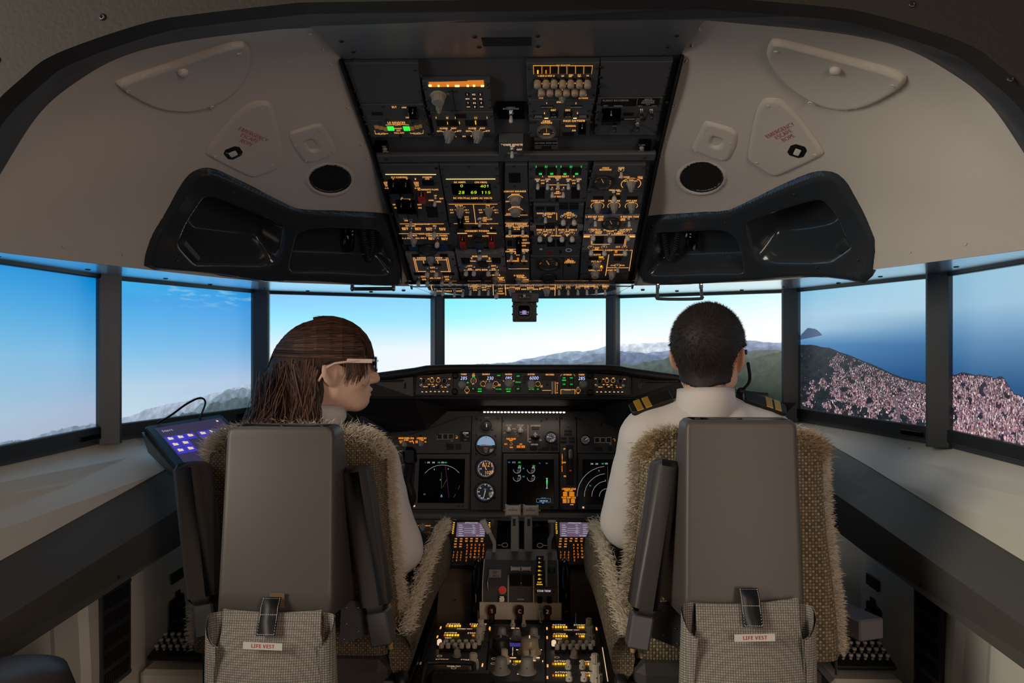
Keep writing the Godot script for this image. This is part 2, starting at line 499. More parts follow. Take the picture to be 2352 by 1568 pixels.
# every picture is computed: a sky ramp, ridges by distance, and for the right screens sea, land and town
func picture(i: int) -> Image:
	var w := 480 if i < 3 else 800
	var h := w * 5 / 8
	var im := Image.create(w, h, false, Image.FORMAT_RGB8)
	var ramp: Array = SKY[i]
	for x in w:
		var u := x / float(w)
		var rs := []
		for r in RIDGES[i]:
			# [v at left, v at right, roughness, height, colour, seed]
			rs.append([lerpf(r[0], r[1], u) - r[3] * (0.5 + ridge(u, r[5], r[2]) * 1.5), r[4], r[5]])
		for y in h:
			var v := y / float(h)
			var c := sky_at(ramp, u, v)
			if i == 1 and v < 0.2:
				var cl := NZ.get_noise_2d(u * 5.0 + 3, v * 22.0) * 1.4 * smoothstep(0.2, 0.05, v) * smoothstep(0.1, 0.4, u)
				if cl > 0: c = c.lerp(Color8(150, 190, 225), minf(cl, 0.6))
			for r in rs:
				if v > r[0]:
					var k := NZ.get_noise_2d(u * 16.0 + r[2] * 9, (v * 1.3 + u * 0.5) * 9.0)
					var deep := clampf((v - r[0]) * 4.0, 0, 1)
					c = (r[1] as Color).lerp((r[1] as Color) * 0.72, deep) * (1.0 + 0.22 * k)
			im.set_pixel(x, y, c)
	if i == 4: town(im, 900, func(u, v): return v > 0.93 - 0.2 * maxf(0, u - 0.78) and u > 0.62 and u < 0.98 and v < 0.985, 2.0, false)
	if i == 4: town(im, 260, func(u, v): return v > 0.8 and v < 0.98 and u < 0.45 and NZ.get_noise_2d(u * 14, v * 14) > 0.12, 1.2, false)
	if i >= 5:
		coast(im, i)
	return im

func sky_at(ramp: Array, u: float, v: float) -> Color:
	# ramp rows: [v, colour at left, colour at right]
	for k in ramp.size() - 1:
		if v <= ramp[k + 1][0] or k == ramp.size() - 2:
			var t := clampf((v - ramp[k][0]) / (ramp[k + 1][0] - ramp[k][0]), 0, 1)
			return (ramp[k][1] as Color).lerp(ramp[k][2], u).lerp((ramp[k + 1][1] as Color).lerp(ramp[k + 1][2], u), t)
	return ramp[-1][1]

func town(im: Image, n: int, inside: Callable, size: float, mixed := true):
	var w := im.get_width()
	var h := im.get_height()
	var tones := [Color8(226, 170, 176), Color8(240, 205, 205), Color8(190, 130, 140), Color8(212, 190, 214), Color8(160, 118, 140), Color8(246, 226, 226), Color8(126, 92, 108)]
	for k in n:
		var u := rng.randf()
		var v := rng.randf()
		if not inside.call(u, v): continue
		var s := size * (0.35 + 0.75 * v * v) * rng.randf_range(0.5, 1.5)
		im.fill_rect(Rect2i(int(u * w), int(v * h), maxi(1, int(s * 1.1)), maxi(1, int(s * rng.randf_range(0.8, 2.2)))), tones[rng.randi() % 7] * (rng.randf_range(0.3, 0.8) if rng.randf() < 0.62 else rng.randf_range(0.8, 1.05)))

func coast_v(i: int, u: float) -> float:
	# where the sea ends, down the picture
	if i == 5: return 0.45 + 0.06 * u + 0.2 * smoothstep(0.1, 1.0, u) + 0.012 * ridge(u, 3.0, 8.0)
	return 0.63 + 0.02 * u + 0.62 * maxf(0, u - 0.35) + 0.03 * ridge(u, 5.0, 7.0) + 0.012 * sin(u * 46.0) * float(u > 0.3)

func coast(im: Image, i: int):
	var w := im.get_width()
	var h := im.get_height()
	for x in w:
		var u := x / float(w)
		var cv := coast_v(i, u)
		if i == 5 and u < 0.2:
			# the island
			var top := 0.378 - 0.066 * pow(maxf(0.0, sin(u / 0.2 * PI)), 0.8) - 0.01 * ridge(u, 9.0, 30.0)
			var low := 0.412 - 0.18 * u
			for y in range(int(top * h), int(low * h)): im.set_pixel(x, y, Color8(70, 92, 120))
		for y in range(int(cv * h), h):
			var v := y / float(h)
			var k := NZ.get_noise_2d(u * 10.0 + v * 6.0, v * 16.0 + i * 9) + 0.5 * NZ.get_noise_2d(u * 50.0, v * 40.0)
			var c := Color8(40, 47, 50).lerp(Color8(26, 32, 38), clampf(0.5 + k, 0, 1))
			if i == 6: c = Color8(52, 44, 58).lerp(Color8(30, 30, 44), clampf(0.5 + k, 0, 1))
			im.set_pixel(x, y, c)
	if i == 5:
		town(im, 42000, func(u, v): return v > coast_v(5, u) + 0.01 and u > 0.36 - 0.5 * (v - 0.5) + 0.35 * NZ.get_noise_2d(u * 5 + 2, v * 7) and u < 1.0 and (v < 0.86 + 0.1 * u or NZ.get_noise_2d(u * 9, v * 9) > 0.0) and NZ.get_noise_2d(u * 8.0, v * 12.0 + 4) > -0.12 - 0.4 * u, 3.4)
		town(im, 9000, func(u, v): return u < 0.75 and absf(NZ.get_noise_2d(u * 3.2 + 7, v * 7.5)) < 0.028 and v > coast_v(5, u) + 0.06, 3.0)
		town(im, 2500, func(u, v): return absf(v - 0.985 + 0.05 * sin(u * 7)) < 0.018, 3.0)
		# the river bed that winds through the town
		for k in 260:
			var t := k / 260.0
			var p := Vector2(0.98 - 0.34 * t - 0.1 * sin(t * 5.0), 0.74 + 0.24 * t + 0.03 * sin(t * 9.0))
			im.fill_rect(Rect2i(int(p.x * w), int(p.y * h), 16, 4), Color8(104, 88, 100))
	else:
		town(im, 52000, func(u, v): return v > coast_v(6, u) + 0.005 and NZ.get_noise_2d(u * 9.0, v * 12.0 + 4) > -0.3, 4.6)
		for k in 40:
			im.fill_rect(Rect2i(int((0.6 + 0.011 * k) * w), int((0.62 + 0.0052 * k) * h), 10, 3), Color8(150, 130, 150))
		for k in 26:
			im.fill_rect(Rect2i(int((0.74 + 0.01 * k) * w), int(0.83 * h + k * 0.4), 9, 6), Color8(212, 150, 140))

const RIDGES := [
	[[1.03, 0.99, 6.0, 0.03, Color8(128, 142, 160), 2.0]],
	[[1.0, 0.80, 3.0, 0.04, Color8(165, 180, 200), 1.0], [1.06, 0.88, 3.6, 0.08, Color8(122, 142, 156), 4.0], [1.12, 0.97, 5.0, 0.09, Color8(84, 100, 108), 7.0]],
	[[0.97, 0.80, 3.0, 0.03, Color8(176, 194, 210), 3.0], [1.02, 0.83, 4.0, 0.04, Color8(128, 148, 164), 6.0]],
	[[0.74, 0.50, 3.0, 0.05, Color8(150, 172, 196), 1.5], [0.75, 0.58, 4.0, 0.06, Color8(118, 136, 156), 2.5], [0.80, 0.66, 5.0, 0.06, Color8(92, 104, 112), 3.5], [1.0, 0.70, 4.0, 0.09, Color8(72, 76, 66), 4.5]],
	[[0.46, 0.44, 3.0, 0.03, Color8(214, 224, 236), 8.5], [0.52, 0.46, 2.4, 0.05, Color8(140, 152, 182), 1.2], [0.60, 0.50, 3.0, 0.07, Color8(114, 128, 154), 2.2], [0.66, 0.52, 3.4, 0.05, Color8(88, 100, 96), 3.2], [0.82, 0.55, 4.0, 0.06, Color8(68, 82, 74), 4.2], [0.95, 0.68, 3.0, 0.08, Color8(50, 66, 58), 5.2]],
	[], []]
const SKY := [
	[[0.0, Color8(40, 152, 218), Color8(0, 128, 200)], [0.12, Color8(60, 160, 218), Color8(40, 140, 208)], [0.5, Color8(130, 186, 216), Color8(110, 172, 216)], [0.85, Color8(168, 196, 214), Color8(160, 180, 206)], [1.0, Color8(170, 184, 204), Color8(168, 178, 200)]],
	[[0.0, Color8(52, 168, 226), Color8(30, 140, 212)], [0.12, Color8(62, 158, 222), Color8(64, 150, 220)], [0.45, Color8(116, 184, 226), Color8(104, 168, 220)], [0.75, Color8(176, 206, 226), Color8(168, 190, 220)], [1.0, Color8(196, 214, 226), Color8(184, 200, 222)]],
	[[0.0, Color8(136, 200, 250), Color8(140, 214, 252)], [0.2, Color8(148, 226, 250), Color8(160, 226, 250)], [0.5, Color8(226, 240, 248), Color8(236, 244, 250)], [1.0, Color8(238, 242, 246), Color8(244, 246, 248)]],
	[[0.0, Color8(140, 236, 252), Color8(176, 242, 253)], [0.18, Color8(160, 244, 252), Color8(214, 246, 252)], [0.4, Color8(236, 250, 252), Color8(248, 252, 254)], [1.0, Color8(255, 255, 255), Color8(255, 255, 255)]],
	[[0.0, Color8(176, 240, 250), Color8(214, 248, 250)], [0.2, Color8(214, 246, 252), Color8(240, 250, 250)], [0.4, Color8(246, 250, 252), Color8(250, 250, 250)], [1.0, Color8(255, 255, 255), Color8(250, 250, 252)]],
	[[0.0, Color8(130, 186, 216), Color8(166, 204, 222)], [0.2, Color8(160, 196, 220), Color8(166, 198, 218)], [0.32, Color8(160, 192, 216), Color8(110, 152, 186)], [0.45, Color8(76, 130, 178), Color8(52, 104, 154)], [0.7, Color8(40, 96, 152), Color8(20, 72, 124)], [1.0, Color8(20, 70, 120), Color8(18, 62, 110)]],
	[[0.0, Color8(136, 182, 208), Color8(160, 194, 212)], [0.2, Color8(138, 178, 206), Color8(156, 188, 210)], [0.42, Color8(86, 132, 174), Color8(84, 128, 168)], [0.7, Color8(34, 84, 132), Color8(30, 76, 120)], [1.0, Color8(24, 60, 100), Color8(22, 54, 92)]]]
const ARCH_OUT := [[0.985, 1.450], [0.950, 1.570], [0.885, 1.682], [0.815, 1.750], [0.755, 1.790], [0.608, 1.838], [0.515, 1.853], [0.340, 1.870]]
const ARCH_IN := [[1.030, 1.440], [1.000, 1.530], [0.946, 1.627], [0.877, 1.730], [0.805, 1.789], [0.720, 1.834], [0.608, 1.861], [0.440, 1.880], [0.365, 1.888]]
const EDGE := [[1.030, 1.300], [0.985, 1.620], [0.920, 1.870], [0.880, 2.020], [0.760, 2.380], [0.565, 2.580], [0.365, 2.770]]
const RAIL := [[1.888, 1.550], [1.912, 1.800], [1.786, 2.150], [1.669, 2.500], [1.484, 2.800]]
const SCREWS_BULKHEAD := [[0.674, 1.852], [0.832, 1.728], [0.86, 1.80], [-0.677, 1.85], [-0.86, 1.78]]
const SHELL := {
	"vent_l": {"o": Vector3(-0.6524, 1.8294, -1.6934), "u": Vector3(0.9260, 0.3702, -0.0737), "n": Vector3(0.3775, -0.9082, 0.1808), "c": [-0.0137, 0.0527, 0.0028, 0.8365, 0.8323, 1.1699, -1.9965, 0.0858, 1.3210, 0.0638, -1.1021, 1.2353, -2.1535, -8.3392, -14.6628],
		"out": [[-118, 79], [-55, 69], [21, 73], [144, 121], [150, 76], [138, 9], [107, -55], [71, -86], [26, -103], [-16, -104], [-51, -87], [-80, -60], [-102, -23], [-116, 27], [-120, 65]],
		"knob": [[6, 46]],
		"screws": [[-110, 49], [129, 76], [7, -100]]},
	"vent_r": {"o": Vector3(0.6447, 1.8294, -1.7073), "u": Vector3(0.9266, -0.3680, 0.0777), "n": Vector3(-0.3762, -0.9066, 0.1915), "c": [-0.0135, -0.0539, -0.0109, 0.7986, -0.8040, 1.1375, 2.0496, 0.1184, -1.5620, 0.7326, -1.6174, -1.0441, -2.8269, 8.8675, -11.7965],
		"out": [[-137, 102], [-74, 82], [17, 67], [119, 82], [130, 63], [127, 27], [111, -24], [89, -64], [60, -91], [23, -103], [-19, -97], [-67, -75], [-105, -39], [-134, 9], [-140, 62]],
		"knob": [[0, 32]],
		"screws": [[-123, 60], [114, 46], [-7, -97]]},
	"rope_l": {"o": Vector3(-0.6197, 1.7611, -1.9445), "u": Vector3(0.9249, 0.3537, -0.1396), "n": Vector3(0.3802, -0.8603, 0.3397), "c": [-0.0012, 0.0409, -0.0252, 0.4318, -0.1224, -0.1582, -3.2265, 0.7069, 0.6000, 0.6128, -0.9754, 2.9977, 0.6040, 3.6959, 2.0677],
		"out": [[38, 133], [88, 121], [89, 79], [64, -76], [46, -116], [-25, -127], [-42, -106], [-95, 12], [-92, 28], [-70, 52]],
		"sq": [[-61, 14], [-20, 17], [-18, -21], [-56, -29]],
		"sqi": [[-53, 7], [-28, 10], [-27, -16], [-51, -18]],
		"text": [[23, 35], [11, 27], [0, 15]],
		"tdir": [[-1, 70], [48, -4]],
		"screws": [[66, 105], [-80, 5], [29, -92]]},
	"rope_r": {"o": Vector3(0.6111, 1.7575, -1.9629), "u": Vector3(0.9302, -0.3422, 0.1329), "n": Vector3(-0.3671, -0.8670, 0.3368), "c": [-0.0005, -0.0357, -0.0253, 0.3137, 0.1456, -0.1963, 3.2692, 0.8095, -0.4076, 0.4968, -0.2304, -3.5827, 1.4540, -4.6291, 2.4383],
		"out": [[-68, 136], [-21, 147], [101, 31], [104, 11], [35, -121], [18, -124], [-44, -92], [-52, -73], [-72, 85]],
		"sq": [[30, 25], [68, 27], [67, -19], [28, -20]],
		"sqi": [[39, 18], [59, 18], [58, -12], [39, -12]],
		"text": [[-7, 54], [4, 45], [17, 38]],
		"tdir": [[-31, 17], [16, 90]],
		"screws": [[-51, 120], [-26, -82], [88, 11]]},
	"hatch_l": {"o": Vector3(-0.4914, 1.7825, -2.0196), "u": Vector3(0.9330, 0.3344, -0.1331), "n": Vector3(0.3599, -0.8668, 0.3451), "c": [0.0009, -0.0018, -0.0076, -0.1064, -0.0408, -0.2081, 0.1484, 0.0248, 0.8113, 0.7402, -2.6302, 0.3978, 1.5574, 3.4507, 3.4720],
		"out": [[-40, 57], [-32, 63], [37, 61], [44, 43], [52, -58], [44, -70], [-23, -74], [-37, -54], [-45, 32]],
		"dip": [[-18, 21], [9, 24], [16, -23], [1, -34], [-15, -22]],
		"screws": [[-37, 13], [27, 39], [-29, -56], [38, -51]]},
	"hatch_r": {"o": Vector3(0.4832, 1.7795, -2.0358), "u": Vector3(0.9326, -0.3365, 0.1305), "n": Vector3(-0.3609, -0.8695, 0.3372), "c": [0.0009, 0.0018, -0.0091, -0.1031, 0.0667, -0.2393, -0.0467, -0.0058, -0.6758, 0.5375, -2.7189, -0.8338, 1.2817, -3.5450, 4.0815],
		"out": [[-38, 64], [-30, 68], [39, 71], [52, 17], [45, -55], [30, -63], [-48, -58], [-49, -42]],
		"dip": [[-13, 27], [20, 30], [20, -3], [7, -18], [-12, -15]],
		"screws": [[-28, 43], [37, 18], [-38, -49], [29, -49]]},
	"speaker_l": {"o": Vector3(-0.4872, 1.7247, -2.1851), "u": Vector3(0.9332, 0.3411, -0.1131), "n": Vector3(0.3594, -0.8858, 0.2936), "c": [0.0003, 0.0039, 0.0102, -0.0148, 0.1287, -0.0388, -0.0541, -0.8088, -1.2938, -0.8520, -4.1985, 0.7029, 0.2417, -0.2891, 0.0326],
		"out": [[61, -39], [54, -58], [43, -73], [30, -83], [14, -87], [-3, -84], [-20, -76], [-35, -62], [-47, -44], [-56, -24], [-61, -2], [-62, 20], [-59, 40], [-52, 57], [-41, 70], [-28, 79], [-13, 83], [2, 81], [18, 75], [32, 63], [45, 47], [55, 27], [61, 6], [63, -17]],
		"in": [[52, -24], [47, -40], [38, -53], [27, -61], [14, -64], [-1, -62], [-14, -55], [-27, -44], [-37, -29], [-45, -12], [-49, 6], [-50, 24], [-48, 41], [-42, 56], [-33, 67], [-22, 74], [-10, 77], [4, 76], [17, 70], [29, 60], [40, 47], [48, 30], [53, 12], [54, -6]]},
	"speaker_r": {"o": Vector3(0.4808, 1.7237, -2.1961), "u": Vector3(0.9315, -0.3453, 0.1143), "n": Vector3(-0.3637, -0.8843, 0.2928), "c": [0.0002, -0.0065, 0.0112, -0.0298, -0.1447, -0.0228, 0.0613, -0.7814, 1.2760, -0.8379, -1.4451, -0.4564, 0.8165, -0.1086, 0.1265],
		"out": [[61, 40], [63, 18], [61, -5], [55, -28], [45, -49], [32, -67], [16, -81], [-1, -90], [-18, -92], [-34, -87], [-47, -77], [-57, -60], [-63, -39], [-64, -15], [-61, 9], [-53, 32], [-43, 52], [-29, 69], [-14, 80], [2, 87], [18, 88], [32, 83], [45, 73], [55, 58]],
		"in": [[52, 43], [54, 25], [52, 6], [47, -14], [38, -32], [27, -47], [14, -59], [-1, -65], [-15, -67], [-28, -63], [-39, -54], [-48, -39], [-52, -22], [-53, -2], [-51, 18], [-45, 37], [-36, 54], [-25, 68], [-12, 78], [2, 84], [15, 84], [27, 80], [38, 72], [46, 59]]},
	"pod_l": {"o": Vector3(-0.6515, 1.6027, -2.2319), "u": Vector3(0.8236, 0.5148, -0.2379), "n": Vector3(0.5671, -0.7477, 0.3455), "c": [-0.0311, 0.1014, 0.0095, 0.8639, 0.3438, 0.3018, -1.3503, 0.2284, 0.4040, -0.0999, -1.0922, -0.3002, -2.7549, -2.0458, -0.9361],
		"out": [[-320, 166], [-296, 195], [-263, 221], [-204, 243], [-131, 297], [-107, 309], [-84, 308], [-64, 296], [-48, 274], [-20, 216], [17, 138], [53, 65], [78, 17], [104, -8], [190, -74], [298, -159], [315, -184], [322, -214], [292, -531], [238, -501], [104, -390], [-17, -292], [-87, -235], [-128, -178], [-243, 21]],
		"bin": [[-102, 218], [-87, 198], [-67, 164], [-29, 83], [12, 7], [32, -41], [18, -88], [-3, -136], [-27, -164], [-54, -167], [-84, -148], [-152, -66], [-211, 18], [-222, 36], [-226, 89], [-228, 136], [-207, 154], [-180, 176], [-138, 201], [-114, 219]],
		"bay": [[46, -100], [56, -90], [83, -90], [130, -109], [190, -151], [253, -198], [270, -223], [276, -266], [276, -364], [273, -410], [254, -434], [232, -426], [119, -338], [-3, -252], [-16, -231], [-8, -202], [21, -147]],
		"screws": [[-44, 187], [89, -47], [275, -180], [299, -347], [293, -518], [-254, 102]],
		"mic": [[204, -173], [172, -295]],
		"coil": [[233, -211], [216, -362], [258, -235]]},
	"pod_r": {"o": Vector3(0.6213, 1.6310, -2.2253), "u": Vector3(0.8380, -0.4996, 0.2193), "n": Vector3(-0.5456, -0.7673, 0.3369), "c": [-0.0237, -0.1415, 0.0182, 0.6911, -0.3779, 0.3056, 1.5229, 0.1105, -0.0784, -0.2657, -0.8430, 0.5804, -3.0918, 2.2259, -0.9949],
		"out": [[-264, -553], [-291, -239], [-272, -211], [-148, -110], [-75, -52], [-52, -15], [10, 98], [73, 214], [100, 248], [131, 266], [162, 257], [199, 225], [259, 183], [296, 158], [339, 43], [271, -49], [158, -200], [71, -307], [-127, -469]],
		"bin": [[119, 150], [139, 165], [164, 153], [192, 135], [219, 104], [250, 89], [249, 72], [239, 27], [229, -19], [175, -101], [102, -179], [57, -194], [29, -174], [3, -121], [-12, -78], [-8, -57], [51, 43]],
		"bay": [[-240, -265], [-184, -220], [-77, -141], [-42, -131], [-15, -150], [13, -202], [42, -273], [31, -294], [-87, -376], [-205, -463], [-229, -471], [-237, -390], [-244, -291]],
		"screws": [[-254, -236], [-65, -97], [69, 136], [-274, -380], [285, 74], [210, -70], [-267, -553]],
		"mic": [[-156, -209], [-135, -319]],
		"coil": [[-224, -286], [-182, -396], [-184, -248]]},
	"screws_l": [[Vector3(-0.379, 1.898, -1.612), Vector3(0.15, -0.97, -0.19)], [Vector3(-0.386, 1.910, -1.739), Vector3(0.24, -0.97, -0.01)], [Vector3(-0.387, 1.902, -1.808), Vector3(0.32, -0.93, 0.17)], [Vector3(-0.387, 1.852, -1.958), Vector3(0.37, -0.86, 0.34)], [Vector3(-0.384, 1.798, -2.095), Vector3(0.39, -0.86, 0.32)], [Vector3(-0.383, 1.775, -2.161), Vector3(0.38, -0.88, 0.29)], [Vector3(-0.390, 1.690, -2.417), Vector3(0.42, -0.85, 0.32)], [Vector3(-0.945, 1.503, -1.747), Vector3(0.91, -0.33, 0.26)], [Vector3(-0.900, 1.504, -1.911), Vector3(0.91, -0.35, 0.23)]],
	"screws_r": [[Vector3(0.371, 1.901, -1.625), Vector3(-0.15, -0.97, -0.19)], [Vector3(0.377, 1.913, -1.748), Vector3(-0.28, -0.96, 0.06)], [Vector3(0.375, 1.904, -1.819), Vector3(-0.34, -0.91, 0.23)], [Vector3(0.376, 1.852, -1.971), Vector3(-0.38, -0.86, 0.34)], [Vector3(0.373, 1.799, -2.106), Vector3(-0.38, -0.87, 0.32)], [Vector3(0.373, 1.776, -2.172), Vector3(-0.37, -0.88, 0.29)], [Vector3(0.378, 1.691, -2.429), Vector3(-0.43, -0.84, 0.32)], [Vector3(0.940, 1.503, -1.764), Vector3(-0.90, -0.34, 0.26)], [Vector3(0.897, 1.504, -1.925), Vector3(-0.89, -0.38, 0.25)]]}
# ---- the moulded ceiling shell ----
func resample(p: Array, n: int) -> Array:
	var at := [0.0]
	for i in range(1, p.size()): at.append(at[-1] + p[i].distance_to(p[i - 1]))
	var out := []
	var k := 0
	for i in n + 1:
		var d: float = at[-1] * i / n
		while k < p.size() - 2 and at[k + 1] < d: k += 1
		out.append(p[k].lerp(p[k + 1], clampf((d - at[k]) / maxf(at[k + 1] - at[k], 1e-6), 0, 1)))
	return out

func shell_rows(side: float) -> Array:
	var NT := 48
	var NV := 40
	var a := []
	for p in ARCH_IN: a.append(Vector3(p[0], p[1], 1.55))
	a = resample(spline(a, 8), NT)
	var e := []
	for p in EDGE: e.append(Vector3(p[0], 1.474, p[1]))
	e = resample(spline(e, 8), NT)
	var r := []
	for p in RAIL: r.append(Vector3(0.365, p[0], p[1]))
	r = resample(spline(r, 8), NV)
	var ref: float = (a[-1] - (e[-1] + Vector3(0, 0.01, 0))).length()
	var rows := []
	for i in NT + 1:
		var t := i / float(NT)
		var b: Vector3 = e[i] + Vector3(0, pow(t, 6) * 0.01, 0)
		var w: float = (0.45 + 0.55 * t * t) * a[i].distance_to(b) / ref
		var row := []
		for j in NV + 1:
			var v := j / float(NV)
			var dl: Vector3 = r[j] - a[-1].lerp(e[-1] + Vector3(0, 0.01, 0), v)
			var p: Vector3 = a[i].lerp(b, v) + dl * w
			row.append(Vector3(p.x * side, p.y, -p.z))
		rows.append(row)
	return rows

func poly_of(a: Array, s := 0.001) -> PackedVector2Array:
	var p := PackedVector2Array()
	for q in a: p.append(Vector2(q[0], q[1]) * s)
	return p

func rounded(p: PackedVector2Array, n := 3) -> PackedVector2Array:
	# corner cutting, for moulded outlines
	for k in n:
		var q := PackedVector2Array()
		for i in p.size():
			var a := p[i]
			var b := p[(i + 1) % p.size()]
			q.append(a.lerp(b, 0.22)); q.append(a.lerp(b, 0.78))
		p = q
	return p

func height(c: Array, p: Vector2) -> float:
	var z: float = c[0] + c[1] * p.x + c[2] * p.y + c[3] * p.x * p.x + c[4] * p.x * p.y + c[5] * p.y * p.y
	if c.size() > 6: z += c[6] * p.x ** 3 + c[7] * p.x * p.x * p.y + c[8] * p.x * p.y * p.y + c[9] * p.y ** 3
	if c.size() > 10: z += c[10] * p.x ** 4 + c[11] * p.x ** 3 * p.y + c[12] * p.x * p.x * p.y * p.y + c[13] * p.x * p.y ** 3 + c[14] * p.y ** 4
	return z

func poly_dist(p: Vector2, poly: PackedVector2Array) -> float:
	# distance to the outline, negative outside
	var best := 1e9
	for i in poly.size():
		best = minf(best, p.distance_squared_to(Geometry2D.get_closest_point_to_segment(p, poly[i], poly[(i + 1) % poly.size()])))
	return sqrt(best) * (1.0 if Geometry2D.is_point_in_polygon(p, poly) else -1.0)

func patch(outline: PackedVector2Array, cell: float, hf: Callable, skirt := 0.0) -> ArrayMesh:
	# a sheet over the outline, its height given at every point; skirt: how far its rim runs back
	var b := B.new(); b.smooth()
	var lo := outline[0]
	var hi := outline[0]
	for p in outline: lo = lo.min(p); hi = hi.max(p)
	var memo := {}
	var H := func(p: Vector2) -> Vector3:
		var k := Vector2i(roundi(p.x * 1e5), roundi(p.y * 1e5))
		if not memo.has(k): memo[k] = Vector3(k.x * 1e-5, k.y * 1e-5, hf.call(p))
		return memo[k]
	for i in ceili((hi.x - lo.x) / cell):
		for j in ceili((hi.y - lo.y) / cell):
			var q := lo + Vector2(i, j) * cell
			var sq := PackedVector2Array([q, q + Vector2(cell, 0), q + Vector2(cell, cell), q + Vector2(0, cell)])
			var n := 0
			for c in sq: n += int(Geometry2D.is_point_in_polygon(c, outline))
			if n == 4:
				b.quad(H.call(sq[3]), H.call(sq[2]), H.call(sq[1]), H.call(sq[0]))
			else:
				for piece in Geometry2D.intersect_polygons(sq, outline):
					if piece.size() < 3: continue
					var idx := Geometry2D.triangulate_polygon(piece)
					for k in range(0, idx.size(), 3):
						var t := [piece[idx[k]], piece[idx[k + 1]], piece[idx[k + 2]]]
						var area := (t[1] - t[0] as Vector2).cross(t[2] - t[0])
						if absf(area) < 1e-10: continue
						if area > 0: t.reverse()
						b.tri(H.call(t[0]), H.call(t[1]), H.call(t[2]))
	if skirt > 0.0:
		b.smooth(false)
		for i in outline.size():
			var a: Vector3 = H.call(outline[i])
			var c: Vector3 = H.call(outline[(i + 1) % outline.size()])
			b.quad(a, c, c - Vector3(0, 0, skirt), a - Vector3(0, 0, skirt))
	return b.mesh()

func shell_frame(d: Dictionary) -> Transform3D:
	var n: Vector3 = d.n
	return frame_at(d.o, d.u, n.cross(d.u))

func on_patch(d: Dictionary, p: Array, lift := 0.0, turn := Vector2.RIGHT) -> Transform3D:
	# a frame on the shell at a point of the patch
	var q := Vector2(p[0], p[1]) * 0.001
	var e := 0.004
	var z := height(d.c, q)
	var ux := Vector3(e, 0, height(d.c, q + Vector2(e, 0)) - z)
	var uy := Vector3(0, e, height(d.c, q + Vector2(0, e)) - z)
	var u := ux * turn.x + uy * turn.y
	var f := frame_at(Vector3(q.x, q.y, z), u, ux.cross(uy).cross(u))
	return f.translated_local(Vector3(0, 0, lift))

func plate(parent: Node, called: String, d: Dictionary, out: PackedVector2Array, lift: float, m: Material, base := 0.0) -> MeshInstance3D:
	return obj(called, patch(out, 0.005, func(p): return height(d.c, p) + base + lift * smoothstep(0.0, 0.007, poly_dist(p, out)), 0.01), m, parent)

